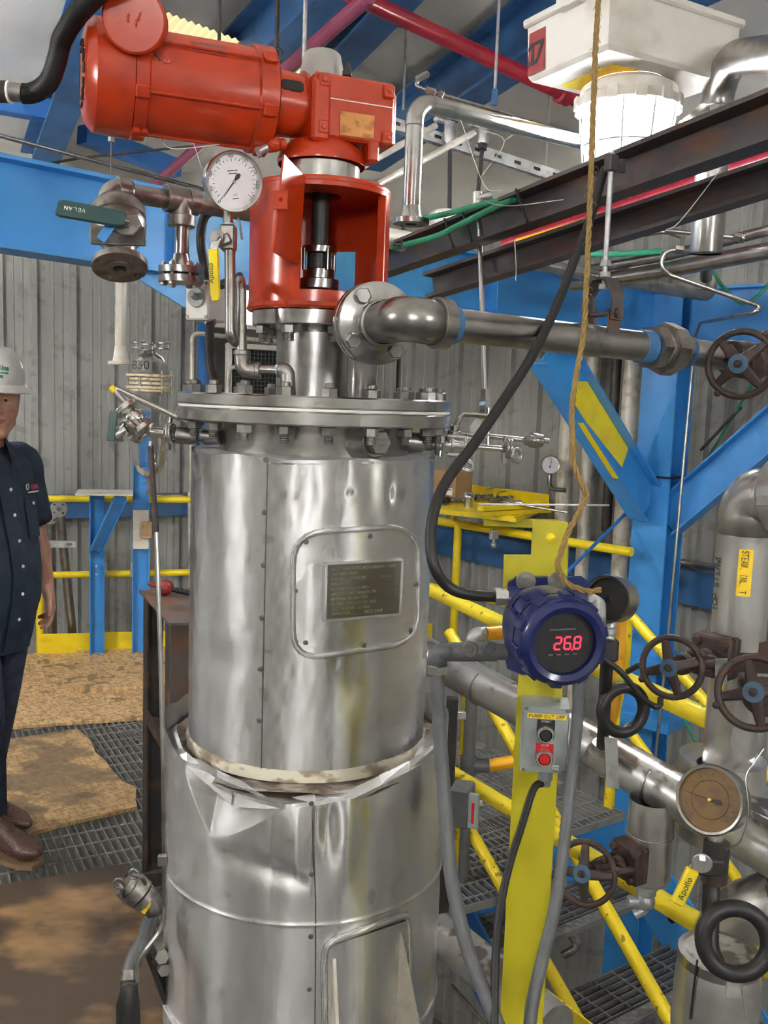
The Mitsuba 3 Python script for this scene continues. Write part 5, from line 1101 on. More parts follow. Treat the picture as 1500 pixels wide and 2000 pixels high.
# ------------------------------------------------------------------ orange agitator drive on the vessel
def axz(py): return vz(py)                   # height of the vessel's axis seen at an image row
dr_ = thing('agitator_drive', 'glossy orange electric motor and gearbox standing on a slotted orange pedestal above the vessel', 'motor')
RP = (rad(493, 470) + rad(766, 470)) / 2
VZ = lambda z: V(VX[0], VX[1], z)
zmf1, zmf0 = vcyl(600, 601, .142)[2], vcyl(600, 632, .142)[2]       # mounting flange
part(ves, 'neck', lathe([(.088, zt), (.088, zmf0 - .012), (.074, zmf0 - .010), (.074, zmf0 + .002)], VX, Z, 48), 'stainless_dull', 40, 'short bare neck under the orange pedestal')
part(ves, 'neck_flange', ring(VZ(zmf0), Z, .06, .142, zmf1 - zmf0, 64, .002), 'stainless', 40, 'flange under the pedestal')
for i in range(8):
    th = i * math.pi / 4 + .30; p = vat(th, .122, 0)
    part(ves, 'neck_nut', {**(lowd if i % 2 else lowk), 'to_world': TT(p + Z * zmf0, i * 21)}, None)
z0 = zmf1; z1 = vcyl(690, 358, RP)[2] + .004   # pedestal
thw = lambda px: vth(vcyl(px, 480, RP))
ta, tb = thw(586), thw(747)                   # window in front
def shell(t0_, t1_, za, zb_, r0, r1, n=24):
    t = np.linspace(t0_, t1_, n); o = np.array([vat(q, r1, 0) for q in t]); i_ = np.array([vat(q, r0, 0) for q in t])
    v = np.vstack([o + Z * za, o + Z * zb_, i_ + Z * za, i_ + Z * zb_]); k = np.arange(n - 1)
    f = [np.stack([k, k + 1, k + 1 + n, k + n], 1), np.stack([k + 2 * n, k + 3 * n, k + 1 + 3 * n, k + 1 + 2 * n], 1), np.stack([k + n, k + 1 + n, k + 1 + 3 * n, k + 3 * n], 1), np.stack([k, k + 2 * n, k + 1 + 2 * n, k + 1], 1)]
    e = np.array([[0, n, 3 * n, 2 * n], [n - 1, 3 * n - 1, 4 * n - 1, 2 * n - 1]])
    return v, quads(np.vstack(f + [e]))
zw0, zw1 = vcyl(640, 566, RP)[2], z1 - .012
tc0, tc1 = math.pi - .62, math.pi - .05 + .28   # window at the back
ped = part(dr_, 'pedestal', join(shell(tb, tc0, z0, z1, RP - .008, RP, 40), shell(tc1, 2 * math.pi + ta, z0, z1, RP - .008, RP, 40), shell(ta, tb, z0, zw0, RP - .008, RP), shell(tc0, tc1, z0, zw0 + .03, RP - .008, RP), shell(ta, tb, zw1, z1, RP - .008, RP), shell(tc0, tc1, z1 - .10, z1, RP - .008, RP)), 'orange_paint', 40, 'orange cylindrical pedestal with windows')
part(dr_, 'base_ring', lathe([(RP - .05, 0), (RP + .001, 0), (RP + .004, .004), (RP + .001, .012), (RP - .05, .014)], VZ(z0 + .001), Z, 64), 'orange_paint', 40)
part(dr_, 'top_plate', ring(VZ(z1 - .006), Z, .045, RP + .001, .014, 64, .004), 'orange_paint', 40)
for t_ in (tb,): part(dr_, 'window_edge', obox(vat(t_, RP - .003, (zw0 + zw1) / 2), [vdir(t_), np.cross(Z, vdir(t_)), Z], [.010, .004, (zw1 - zw0) / 2], .002), 'orange_paint', False)
pl = vcyl(768, 478, RP); part(dr_, 'latch_pin', join(rod(pl, pl + vr * .018, .003), rod(pl + vr * .018 - Z * .006, pl + vr * .018 + Z * .010, .003)), 'black_steel')
# the open guard door
hA, hB = vcyl(545, 515, RP), vcyl(572, 308, RP)
d_tl, d_tr, d_br, d_bl = at(556, 302, 1.79), vcyl(600, 345, RP + .004), vcyl(581, 517, RP + .004), at(534, 492, 1.79)
dn_ = unit(np.cross(d_tr - d_tl, d_bl - d_tl)); dn_ = dn_ if np.dot(dn_, view(d_tl)) > 0 else -dn_
ux_ = unit(d_tr - d_bl + d_br - d_tl); uy_ = unit(np.cross(dn_, ux_)); c_ = (d_tl + d_tr + d_br + d_bl) / 4
loc = lambda p: (float(np.dot(p - c_, ux_)), float(np.dot(p - c_, uy_)))
part(dr_, 'guard_door', prism([loc(p) for p in (d_tl, d_tr, d_br, d_bl + Z * .0)], c_, ux_, uy_, -.004), 'orange_paint', False, 'open orange guard door')
hq = at(549, 391, 1.783); part(dr_, 'hinge_lug', prism([(-.014, -.017), (.014, -.017), (.014, .017), (-.014, .017)], hq, unit(V(1, -.15, 0)), Z, .006, [[(.001 + .004 * math.cos(q), .004 * math.sin(q)) for q in np.arange(10) * .628]]), 'orange_paint', False)
# shaft and coupling inside
zs0, zs1 = axz(482), z1
part(dr_, 'shaft', lathe([(.0185, axz(490)), (.0185, axz(375)), (.034, axz(372)), (.036, zs1)], VX, Z, 32), 'black_steel', 40, 'black drive shaft')
for a_, b_, r, m_ in ((482, 496, .038, 'stainless'), (496, 526, .026, 'black_steel'), (526, 546, .034, 'stainless'), (546, 566, .044, 'stainless_dull')): part(dr_, 'coupling', cyl(VZ(axz(b_)), Z, r, axz(a_) - axz(b_), 36), m_, 40)
for i in range(4):
    q = i * math.pi / 2 + .5; p = vat(q, .037, 0); part(dr_, 'coupling_bolt', rod(p + Z * axz(530), p + Z * axz(488), .0045, 10), 'stainless_dull')
for i in range(6): p = vat(i * 1.047 + .2, .058, 0); part(dr_, 'gland_nut', hexa(p + Z * (z0 + .008), Z, .015, .022, .002), 'stainless' if i % 2 else 'stainless_dull', 30)
part(dr_, 'gland_plate', cyl(VZ(z0 + .002), Z, .075, .010, 40), 'stainless_dull', 40)
# between pedestal and gearbox
ra = (rad(563, 318) + rad(714, 330)) / 2
zr0, zr1 = vcyl(640, 335, ra)[2], vcyl(640, 308, ra)[2]
part(dr_, 'spacer_ring', cyl(VZ(z1 + .004), Z, ra, zr1 - z1 - .004, 56), 'stainless_bright', 40, 'bare aluminium spacer ring')
part(dr_, 'output_flange', lathe([(ra + .010, zr1 + .0), (ra + .012, zr1 + .010), (ra + .004, zr1 + .030), (ra - .012, zr1 + .045), (0, zr1 + .046)], VX, Z, 56), 'orange_paint', 40)
zgc = axz(226); dM = -AZ(68); nM = unit(np.cross(Z, dM)); nM = nM if nM[1] < 0 else -nM
G = lambda s, n, z: V(VX[0], VX[1], zgc) + dM * s + nM * n + Z * z
part(dr_, 'gearbox', join(obox(G(-.045, 0, .0), [dM, nM, Z], [.090, .078, .064], .006), obox(G(.030, 0, -.012), [dM, nM, Z], [.02, .086, .062], .006), obox(G(-.130, 0, -.006), [dM, nM, Z], [.012, .070, .054], .005)), 'orange_paint', False, 'orange gearbox')
for s in (.02, -.09): part(dr_, 'gearbox_foot', obox(G(s, .055, -.078), [dM, nM, Z], [.012, .025, .022], .004), 'orange_paint', False)
part(dr_, 'joint_line', obox(G(-.045, .0785, .014), [dM, nM, Z], [.089, .0006, .0012], .0002), 'white_paint', False)
for s, z in ((.025, .046), (.025, -.046), (-.118, .044), (-.118, -.050)):
    part(dr_, 'corner_boss', obox(G(s, .080, z), [dM, nM, Z], [.012, .008, .014], .003), 'orange_paint', False); part(dr_, 'corner_bolt', cyl(G(s, .087, z), nM, .0055, .004, 14), 'orange_dark', 30)
part(dr_, 'type_plate', obox(G(-.050, .0795, -.032), [dM, nM, Z], [.038, .001, .024], .0004), 'amber_pipe', False, 'bare bronze coloured plate')
scene[[k_ for k_ in scene if k_.endswith('__type_plate')][-1]]['bsdf'] = {'type': 'ref', 'id': 'mat_bronze_plate'}
mat('bronze_plate', dirty((0.46, 0.20, 0.06), (0.30, 0.10, 0.03), 60, 0.4, 0.7), 0.4, 0.5)
part(dr_, 'breather', lathe([(.006, 0), (.006, .006), (.010, .008), (.010, .018), (.006, .024), (.007, .034), (.0, .038)], G(-.035, .05, .064), Z, 20), 'black_steel', 40)
zc0, zc1 = axz(172), axz(93)
part(dr_, 'grey_cap', lathe([(.058, zc0 - .03), (.056, zc0), (.040, zc1 - .006), (.034, zc1), (0, zc1 + .001)], V(*(G(-.005, -.03, 0)[:2]), 0), Z, 48), 'cover_grey', 50, 'grey conical cap')
zax = .010                                    # motor axis above the gearbox centre
Mx = lambda s: G(s, .004, zax)
lm = lambda prof: lathe([(r, s) for s, r in prof], Mx(0), dM, 64)
part(dr_, 'input_bell', lm([(.040, .058), (.042, .066), (.052, .070), (.052, .062), (.118, .068), (.122, .086), (.122, .02)]), 'orange_paint', 35, 'orange bell between motor and gearbox')
for s_ in (0,):
    sl_ = [(-.024, -.006), (-.018, -.011), (.018, -.011), (.024, -.006), (.024, .006), (.018, .011), (-.018, .011), (-.024, .006)]
    part(dr_, 'bell_slot', prism(sl_, Mx(.088) + nM * .0615 + Z * .020, dM, unit(Z - nM * .30), .003 if np.dot(np.cross(dM, Z), nM) > 0 else -.003), 'black_matt', False, 'dark slot of the bell')
RM = .103
part(dr_, 'end_shield', lm([(.120, .06), (.120, RM - .006), (.124, RM + .002), (.160, RM + .002), (.164, RM - .003)]), 'orange_paint', 35)
part(dr_, 'motor_body', lm([(.158, RM - .008), (.164, RM - .004), (.372, RM - .004), (.376, RM - .006), (.386, RM - .006)]), 'orange_paint', 35, 'smooth orange motor body')
part(dr_, 'rear_shield', lm([(.374, RM - .004), (.378, RM + .003), (.402, RM + .003), (.406, RM - .004)]), 'orange_paint', 35)
part(dr_, 'fan_cover', lm([(.402, RM - .004), (.404, RM + .007), (.472, RM + .002), (.486, RM - .012), (.492, RM - .030), (.492, .001)]), 'orange_paint', 35, 'orange fan cover with slotted end')
for i in range(9):
    q = i * .45 - 1.9
    for rr in (.045, .060): part(dr_, 'vent_slot', tube([Mx(.493) + (Z * math.sin(q + t_) + nM * math.cos(q + t_)) * rr for t_ in np.linspace(-.15, .15, 5)], .0028, 6), 'black_matt')
def on_m(s, a, r=RM): return Mx(s) + (nM * math.cos(a) + Z * math.sin(a)) * r
for a_ in (.55, -.42, -1.4):
    for s in (.142, .390): part(dr_, 'tie_lug', obox(on_m(s, a_, RM + .004), [dM, nM * math.cos(a_) + Z * math.sin(a_), np.cross(dM, nM * math.cos(a_) + Z * math.sin(a_))], [.014, .008, .012], .003), 'orange_paint', False)
    part(dr_, 'tie_rod', rod(on_m(.15, a_, RM + .001), on_m(.39, a_, RM + .001), .003, 8), 'orange_paint')
part(dr_, 'lifting_boss', lathe([(.008, 0), (.008, .004), (.005, .005), (0, .005)], on_m(.345, .20, RM - .005), nM, 16), 'orange_paint', 40); part(dr_, 'paint_chip', obox(on_m(.362, .22, RM - .0035), [unit(dM * .6 + Z), nM, np.cross(unit(dM * .6 + Z), nM)], [.008, .001, .002], .0004), 'black_steel', False)
st_ = [on_m(s, a_, RM - .0028) for a_ in (.80, .70, .60, .48) for s in (.228, .296)]; v = np.array(st_); f_ = quads([[2 * i, 2 * i + 1, 2 * i + 3, 2 * i + 2] for i in range(3)])
stk = part(dr_, 'sticker', (v, f_), 'sticker_red', False, 'dull red information sticker')
for i in range(9):
    a_ = .765 - .03 * i; p = on_m(.290, a_, RM - .0022); part(stk, 'print_line', obox(on_m(.262 - .003 * (i % 3), a_, RM - .0024), [dM, Z * math.cos(a_) - nM * math.sin(a_), nM], [.026 + .003 * (i % 2), .0008, .0003], .0001), 'lips', False)
# foot of the motor and the grease fitting
part(dr_, 'drain_plug', join(cyl(on_m(.395, -1.25, RM), unit(-Z + nM * .3), .010, .012), cyl(on_m(.378, -1.25, RM), unit(-Z + nM * .3), .008, .010)), 'orange_paint')
gf = at(524, 287, 1.95); part(dr_, 'side_plug', join(rod(gf + V(.03, .02, .012), gf, .012), ball(gf + V(.012, .0, .006), .016, sub=2)), 'orange_paint', 40); part(dr_, 'plug_nipple', join(rod(gf, gf - V(.022, .0, .012), .0085), hexa(gf - V(.016, 0, .009), unit(V(-1, 0, -.5)), .011, .010)), 'galvanised', 30)
# round terminal box, facing down to the left front
jb = at(270, 46, 1.79); jf = at(269, 30, 1.70); jd = unit(view(jb) * .9 + V(-.12, 0, -.10) + Z * .2)
jq = on_m(.365, .75, RM - .01)
part(dr_, 'terminal_neck', hull(np.vstack([cyl(jq, unit(jb - jq), .030, .01, 20)[0], cyl(jb - jd * .02, jd, .038, .01, 20)[0]])), 'orange_paint', 40)
part(dr_, 'terminal_box', lathe([(0, -.030), (.040, -.028), (.052, -.012), (.056, .0), (.056, .045), (.058, .047), (.058, .056), (.054, .060), (0, .060)], jb, jd, 48), 'orange_paint', 40, 'round orange terminal box')
for x, y in ((-.010, -.006), (.004, -.012), (.010, -.002)): a_, b_ = frame(jd); part(dr_, 'paint_run', tube([jb + jd * .0605 + a_ * x + b_ * y, jb + jd * .0605 + a_ * x + b_ * (y + .008) , jb + jd * .0605 + a_ * (x + .003) + b_ * (y + .014)], .0022, 8), 'orange_paint', True)
# the corrugated black hose to the motor
hpts = spline([at(-30, 178, 1.86), at(25, 180, 1.86), at(62, 182, 1.86), at(95, 160, 1.84), at(112, 115, 1.82), at(122, 75, 1.80), at(150, 30, 1.76), at(185, -8, 1.70), at(235, -50, 1.66)], 24)
rr_ = .0185 + .0009 * np.cos(np.arange(len(hpts)) * math.pi)
k = thing('flexible_hose', 'thick black ribbed hose curving down from the top edge at the upper left', 'hose'); part(k, 'hose', tube(hpts[36:], rr_[36:], 18), 'black_rubber', True)
part(k, 'ferrule', tube(hpts[22:50], .0175, 20), 'fitting_steel'); part(k, 'end_fitting', tube(hpts[:22], .0205, 20), 'cast_iron'); part(k, 'white_ring', tube(hpts[20:23], .0212, 20), 'white_print')
# ------------------------------------------------------------------ gauge with its siphon; outlet pipe; pipes overhead
def gauge(k, o, n, R, depth, face, needle, chrome='stainless_bright', nums=None, upv=Z, ticks=True, case=None):
    n = unit(n); y = unit(upv - np.dot(upv, n) * n); x = np.cross(y, n)
    part(k, 'case', lathe([(0, -depth), (R * .86, -depth), (R * .94, -depth * .9), (R * .94, 0)], o, n, 48), case or chrome, 40)
    part(k, 'bezel', lathe([(R * .94, -.004), (R, -.002), (R * 1.01, .004), (R * .97, .009), (R * .90, .008), (R * .88, .002)], o, n, 56), chrome, 40)
    dial = part(k, 'dial', cyl(o + n * .001, n, R * .89, .0012, 48, .0002), face, False)
    if ticks:
        for i in range(25 if nums else 11):
            a = math.radians(225 - 270 * i / (24 if nums else 10)); d = x * math.cos(a) + y * math.sin(a)
            part(dial, 'tick', obox(o + n * .0026 + d * R * (.72 if i % 4 else .70), [d, np.cross(n, d), n], [R * (.035 if i % 4 else .06), R * .008, .0003], .0001), 'black_ink', False)
    if nums:
        for i, s in enumerate(nums):
            a = math.radians(225 - 270 * i / (len(nums) - 1)); d = x * math.cos(a) + y * math.sin(a); tx, ty = (d * math.sin(a), d) if False else (x * math.sin(a) - y * math.cos(a), d)
            part(dial, 'number', text(s, R * .105, o + n * .0024 + d * R * .78, tx, ty, .0005, True), 'black_ink', False)
    a = math.radians(needle); d = x * math.cos(a) + y * math.sin(a); e = np.cross(n, d)
    part(k, 'needle', prism([(-R * .32, -R * .05), (-R * .20, -R * .07), (-R * .05, -R * .02), (R * .62, -R * .008), (R * .62, R * .008), (-R * .05, R * .02), (-R * .20, R * .07), (-R * .32, R * .05)], o + n * .0040, d, e, .0012), 'black_ink', False)
    part(k, 'pivot', cyl(o + n * .004, n, R * .06, .003, 16), 'stainless', 30); return dial, x, y, n
k = thing('pressure_gauge', 'round white pressure gauge with chrome rim beside the orange pedestal', 'gauge')
go = at(456, 355, 1.83); gn_ = unit(view(go) + V(.30, 0, -.0))
dial, gx, gy, gn_ = gauge(k, go, gn_, .0565, .036, 'dial_white', 226, nums=['0', '20', '40', '60', '80', '100', '120', '140', '160'], upv=unit(Z - V(.22, 0, 0)))
part(dial, 'lettering', text('psi', .004, go + gn_ * .0024 - gy * .0565 * .45, gx, gy, .0004, True), 'bolt_dark', False)
for w_, yy in ((.010, .36), (.008, .27), (.006, -.55)): part(dial, 'print_line', obox(go + gn_ * .0025 + gy * .0565 * yy, [gx, gy, gn_], [w_, .0009, .0002], .0001), 'conduit_grey', False)
k = thing('gauge_siphon', 'steel pipe loop with a yellow handled valve under the white gauge', 'pipe')
Q = lambda x, y, d=1.86: at(x, y, d)
part(k, 'nipple', rod(Q(446, 405), Q(446, 438), .0095), 'stainless'); part(k, 'blue_tape', rod(Q(446, 437), Q(446, 442), .0105), 'tape_pale')
part(k, 'valve_block', join(obox(Q(446, 465), [RX, V(0, 1, 0), Z], [.0155, .0155, .025], .004), obox(Q(438, 470, 1.845), [unit(V(1, 0, .5)), V(0, 1, 0), unit(V(-.5, 0, 1))], [.014, .010, .010], .003)), 'fitting_steel', False)
part(k, 'handle_nut', join(cyl(Q(425, 464, 1.83), unit(V(-.4, -1, 0)), .0155, .006, 24), hexa(Q(425, 464, 1.825), unit(V(-.4, -1, 0)), .008, .010)), 'stainless', 30)
hd_ = part(k, 'handle', prism([(-.009, 0), (.009, 0), (.0095, -.085), (.007, -.096), (-.005, -.098), (-.0085, -.085)], Q(419, 487, 1.82), unit(V(1, -.3, -.0)), unit(V(-.05, 0, 1)), .008), 'yellow_paint', False, 'yellow valve handle')
part(k, 'handle_arm', obox(Q(421, 476, 1.823), [unit(V(.4, 0, 1)), unit(V(1, 0, -.4)), V(0, 1, 0)], [.014, .008, .003], .001), 'stainless_dull', False)
part(hd_, 'lettering', text('Apollo', .009, Q(417, 553, 1.812), unit(V(-.05, 0, 1)), unit(V(-1, .3, 0)), .0006), 'black_ink', False)
part(k, 'siphon', tube(bend([Q(449, 490), Q(450, 655), Q(462, 672, 1.88), Q(466, 640, 1.92), Q(466, 560, 1.94), Q(469, 545, 1.92), Q(471, 560, 1.89), Q(472, 702, 1.88)], .018), .0105, 18), 'stainless_dull', True)
part(k, 'elbow', tube(bend([Q(472, 690), Q(474, 724), Q(500, 724)], .022), [.0150] * 9 + [.0165], 20), 'fitting_steel', True); part(k, 'elbow_rim', join(cyl(Q(472, 694), Z, .0165, .010), cyl(Q(498, 724), RX, .0170, .010)), 'fitting_steel', 40)
part(k, 'nipple', rod(Q(500, 722), Q(545, 722), .0092), 'stainless_dull'); part(k, 'white_tape', rod(Q(538, 722), Q(544, 722), .0102), 'tape_pale')
part(k, 'elbow', tube(bend([Q(543, 722), Q(561, 724), Q(563, 772)], .02), .0150, 20), 'fitting_steel', True)
lw = Q(468, 420); part(k, 'wire_tag', rod(at(465, 425, 1.84), at(473, 467, 1.84), .0022, 8), 'bolt_dark')

# outlet nozzle, flanged elbow and the long pipe to the right
k = thing('outlet_pipe', 'long grey steel pipe with a bolted flange leaving the vessel to the right', 'pipe')
fc = at(737, 632, 1.79); fn_ = unit(V(.55, -.83, .06)); fn_ = unit(at(745, 634, 1.70) - at(722, 636, 1.83) + V(.02, 0, 0))
nz0 = vat(vth(at(683, 760, 2.02)), .145, 0); nz = V(nz0[0], nz0[1], zt)
part(ves, 'outlet_nozzle', tube(bend([nz, V(nz[0], nz[1], fc[2] - .005), fc - fn_ * .03], .055, 10), .031, 28), 'stainless_dull', True, 'bent outlet nozzle on the cover')
part(ves, 'nozzle_flange', cyl(fc - fn_ * .036, fn_, .078, .016, 48), 'stainless', 40); part(k, 'gasket', cyl(fc - fn_ * .0195, fn_, .066, .004, 40), 'black_matt')
part(k, 'flange', lathe([(0, -.016), (.074, -.016), (.078, -.013), (.078, .003), (.075, .006), (.056, .010), (.045, .016), (.042, .020), (0, .020)], fc, fn_, 56), 'stainless', 40)
a_, b_ = frame(fn_)
for i in range(4):
    q = i * math.pi / 2 + .62; c = fc + (a_ * math.cos(q) + b_ * math.sin(q)) * .060
    part(k, 'flange_bolt', join(hexa(c + fn_ * .007, fn_, .0155, .012, .002), cyl(c + fn_ * .007, fn_, .0175, .003)), 'stainless', 30)
    part(k, 'flange_nut', join(hexa(c - fn_ * .036, -fn_, .0145, .014), rod(c - fn_ * .03, c - fn_ * .062, .008)), 'stainless_dull', 30)
p_a = fc + fn_ * .03; p_b = at(800, 626, 1.60); p_c, p_d = at(868, 633, 1.67), at(1278, 679, 1.93)
pd = unit(p_d - p_c)
cor = at(792, 621, 1.635)
part(k, 'elbow', tube(bend([fc + fn_ * .012, cor, p_c - pd * .01], .075, 12), .0395, 32), 'stainless_dull', True, 'big screwed elbow')
part(k, 'elbow_rim', join(cyl(p_c - pd * .022, pd, .045, .026, 40), lathe([(.036, 0), (.044, .003), (.044, .020), (.036, .024)], fc + fn_ * .018, fn_, 40)), 'stainless_dull', 40)
part(k, 'tape', join(cyl(p_c + pd * .003, pd, .0335, .020, 36)), 'tape_blue', 40, 'blue thread tape'); part(k, 'tape', cyl(fc + fn_ * .019, fn_, .0385, .006, 36), 'tape_pale', 40, 'pale thread tape')
part(k, 'pipe', rod(p_c, p_d, .0302, 32), 'stainless_dull', label='grey steel pipe'); pm = p_c + (p_d - p_c) * .70
for i in range(5): part(k, 'thread_ring', torus(p_c + (p_d - p_c) * (.645 + .010 * i), pd, .0302, .0009, 28, 6), 'stainless_dull')
u0 = at(1268, 678, 1.925)
part(k, 'tape', cyl(u0 - pd * .03, pd, .0335, .030, 36), 'tape_blue', 40, 'blue thread tape')
part(k, 'union', join(hexa(u0, pd, .046, .030, .004), cyl(u0 + pd * .028, pd, .040, .012), lathe([(.03, .036), (.054, .036), (.054, .066), (.048, .074), (.03, .074)], u0, pd, 8), cyl(u0 + pd * .074, pd, .037, .022)), 'fitting_steel', 30, 'big hexagon union')
part(k, 'tape', cyl(u0 + pd * .096, pd, .0310, .018, 36), 'tape_blue', 40, 'blue thread tape'); w0 = u0 + pd * .10; w1 = at(1432, 700, 2.02); part(k, 'pipe', rod(w0, w1, .0280, 28), 'stainless_dull')
part(k, 'valve_body', join(ball(w1 + pd * .03, .040, sub=3), cyl(w1 - pd * .01, pd, .038, .024), cyl(w1 + pd * .055, pd, .038, .024), rod(w1 + pd * .06, w1 + pd * .30, .0280)), 'cast_iron', 40)
# clevis hanger
kh = thing('clevis_hanger', 'rusty clevis hanger with its rod carrying the long grey pipe', 'pipe hanger')
hc = at(1173, 662, 1.868); hs_ = unit(np.cross(Z, pd)); hs_ = hs_ if np.dot(hs_, view(hc)) > 0 else -hs_
t = np.linspace(-.5, math.pi + .5, 24)
def strap(pts, w, th):
    pts = np.asarray(pts); tn = np.gradient(pts, axis=0); tn /= np.linalg.norm(tn, axis=1, keepdims=True); nn_ = np.cross(tn, pd)
    c_ = [pts + pd * sx * w / 2 + nn_ * sy * th / 2 for sx, sy in ((-1, -1), (1, -1), (1, 1), (-1, 1))]; n = len(pts)
    v = np.vstack(c_); f = []
    for a in range(4):
        b = (a + 1) % 4; i = np.arange(n - 1); f.append(np.stack([a * n + i, b * n + i, b * n + i + 1, a * n + i + 1], 1))
    f.append(np.array([[0, n, 2 * n, 3 * n], [n - 1, 4 * n - 1, 3 * n - 1, 2 * n - 1]])); return v, quads(np.vstack(f))
R_ = .034
low_ = [hc + hs_ * R_ * 1.0 + Z * .055] + [hc + hs_ * R_ * math.cos(q) - Z * R_ * math.sin(q) for q in np.linspace(0, math.pi, 18)] + [hc - hs_ * R_ + Z * .055]
part(kh, 'lower_strap', strap(low_, .030, .004), 'beam_steel', False)
top_ = [hc + hs_ * .040 + Z * .035, hc + hs_ * .040 + Z * .085, hc + hs_ * .018 + Z * .115, hc - hs_ * .018 + Z * .115, hc - hs_ * .040 + Z * .085, hc - hs_ * .040 + Z * .035]
part(kh, 'yoke', strap(top_, .030, .005), 'beam_steel', False)
part(kh, 'cross_bolt', join(rod(hc + Z * .048 - hs_ * .052, hc + Z * .048 + hs_ * .052, .005), hexa(hc + Z * .048 + hs_ * .043, hs_, .010, .007)), 'beam_steel', 30)
rt_ = at(1179, 345, 1.84); part(kh, 'rod', rod(hc + Z * .10, V(hc[0], hc[1], at(1179, 300, 1.84)[2]), .0055, 12), 'galvanised'); part(kh, 'nut', join(hexa(hc + Z * .118, Z, .0115, .011), hexa(hc + Z * .140, Z, .0115, .011), hexa(hc + Z * .096, Z, .0115, .010)), 'galvanised', 30)
kb = V(hc[0], hc[1], at(1179, 322, 1.84)[2]); part(kh, 'beam_clamp', join(obox(kb, [pd, hs_, Z], [.012, .010, .016], .003), rod(kb + pd * .010, kb + pd * .027, .004), hexa(kb + pd * .027 - Z * .012, Z, .008, .024)), 'beam_steel', 30)

# pipes overhead: the pale drop with a flange, its run to the lamp
k = thing('vent_pipe', 'silver pipe dropping from an elbow to a thin flange right of the orange pedestal', 'pipe')
v0 = at(803, 428, 2.45); v1 = at(803, 205, 2.45); v1 = V(v0[0], v0[1], v1[2]); v2 = at(1160, 283, 2.90)
part(k, 'pipe', tube(bend([v0, v1, v2 + unit(v2 - v1) * .25], .055, 10), .0235, 24), 'pale_pipe', True); part(k, 'weld', torus(v1 - Z * .062, Z, .0235, .0012, 28, 6), 'stainless_dull')
scene[k + '__pipe']['bsdf'] = {'type': 'ref', 'id': 'mat_stainless'}
part(k, 'hub', lathe([(.0225, .04), (.026, .014), (.030, 0)], v0, Z, 28), 'stainless'); flange(k, v0, -Z, .047, .013, .32, 4, 'stainless')
k = thing('tubing', 'thin bent steel tubing with fittings above the silver pipe near the red pipe', 'tubing')
part(k, 'tube', tube(bend([at(838, 143, 2.3), at(815, 158, 2.3), at(812, 168, 2.3), at(835, 177, 2.3), at(1000, 225, 2.45)], .012), .0045, 10), 'fitting_steel')
for x, y, x1, y1 in ((813, 156, 836, 144), (832, 175, 850, 181), (858, 182, 866, 186)): part(k, 'fitting', rod(at(x, y, 2.3), at(x1, y1, 2.3), .0085, 6), 'fitting_steel', 30)
k = thing('strut_channel', 'galvanised strut channel under the roof with black cables hanging from it', 'strut'); a, b = at(752, 226, 3.5), at(1120, 345, 3.7)
part(k, 'channel', chan(a, b, .042, .042, .004, V(0, 1, 0), -Z), 'galvanised', False)
for i in range(9): part(k, 'slot', obox(a + (b - a) * (.06 + .105 * i) + V(0, -.0215, -.02), [unit(b - a), V(0, 1, 0), Z], [.014, .0015, .006], .001), 'black_matt', False)
for (x, y0, y1, x1), lab in (((879, 240, 412, 878), 'black cable dropping from a white gland behind the silver pipe'), ((946, 250, 392, 932), 'black cable dropping from a dark gland left of the lamp')):
    k = thing('drop_cable', lab, 'cable'); a, b = at(x, y0, 3.5), at(x1, y1, 3.5)
    part(k, 'conduit_body', tube([a, a + (b - a) * .22], .021, 20), 'galvanised', True); part(k, 'gland', rod(a + (b - a) * .22, a + (b - a) * .30, .016), 'white_paint' if '878' in str(x1) else 'black_matt'); part(k, 'cable', rod(a + (b - a) * .3, b, .0075), 'black_rubber')
    part(k, 'cap', join(rod(a + V(.0, 0, .0), a + V(-.05, .0, .012), .010), ball(a + V(-.05, 0, .012), .013, sub=2)), 'galvanised')
for pts, r, lab in ((((708, 325, 2.9), (786, 281, 3.05), (850, 246, 3.2)), .011, 'upper of two cream conduits right of the gearbox'), (((738, 361, 2.9), (874, 287, 3.05), (925, 260, 3.15)), .011, 'lower of two cream conduits right of the gearbox')): pipe('cream_conduit', [at(*p) for p in pts], r, 'pale_pipe', lab)
k = thing('cable_tray_pipe', 'pale horizontal pipe behind the thin flange, right of the pedestal', 'pipe'); part(k, 'pipe', rod(at(560, 425, 2.75), at(830, 480, 2.9), .032), 'pale_pipe')
k = thing('pale_drum', 'pale grey drum shaped fitting behind the thin flange', 'fitting'); part(k, 'body', cyl(at(872, 470, 3.2), unit(V(.1, .1, 1)), .07, .09, 36, .01), 'fixture_white', 40)
for pts, lab in ((((766, 484, 2.45), (850, 462, 2.4), (900, 438, 2.35), (990, 395, 2.3), (1075, 374, 2.4), (1110, 392, 2.6)), 'lower green hose lying along the upper dark beam'), (((800, 432, 2.6), (870, 418, 2.5), (960, 395, 2.35), (1060, 376, 2.38), (1110, 372, 2.6)), 'upper green hose above the dark beam'),
                 ((1150, 497, 3.6), (1220, 496, 3.6), (1292, 490, 3.6)) and (((1150, 497, 3.6), (1220, 496, 3.6), (1292, 490, 3.6)), 'thin green hose right of the rope under the lower dark beam'), (((1388, 520, 3.9), (1412, 560, 3.9), (1450, 592, 3.85), (1486, 572, 3.8), (1520, 530, 3.8)), 'green hose sagging at the right edge above the handwheel'), (((1382, 895, 5.4), (1440, 800, 5.2), (1500, 690, 5.0)), 'straight green hose slanting behind the big handwheel'), (((1326, 1385, 4.9), (1362, 1455, 4.9)), 'short green hose by the base of the blue column')):
    pipe('green_hose', spline([at(*p) for p in pts]), .0075 if 'thin' not in lab else .011, 'green_hose', lab, 'hose', n=10)
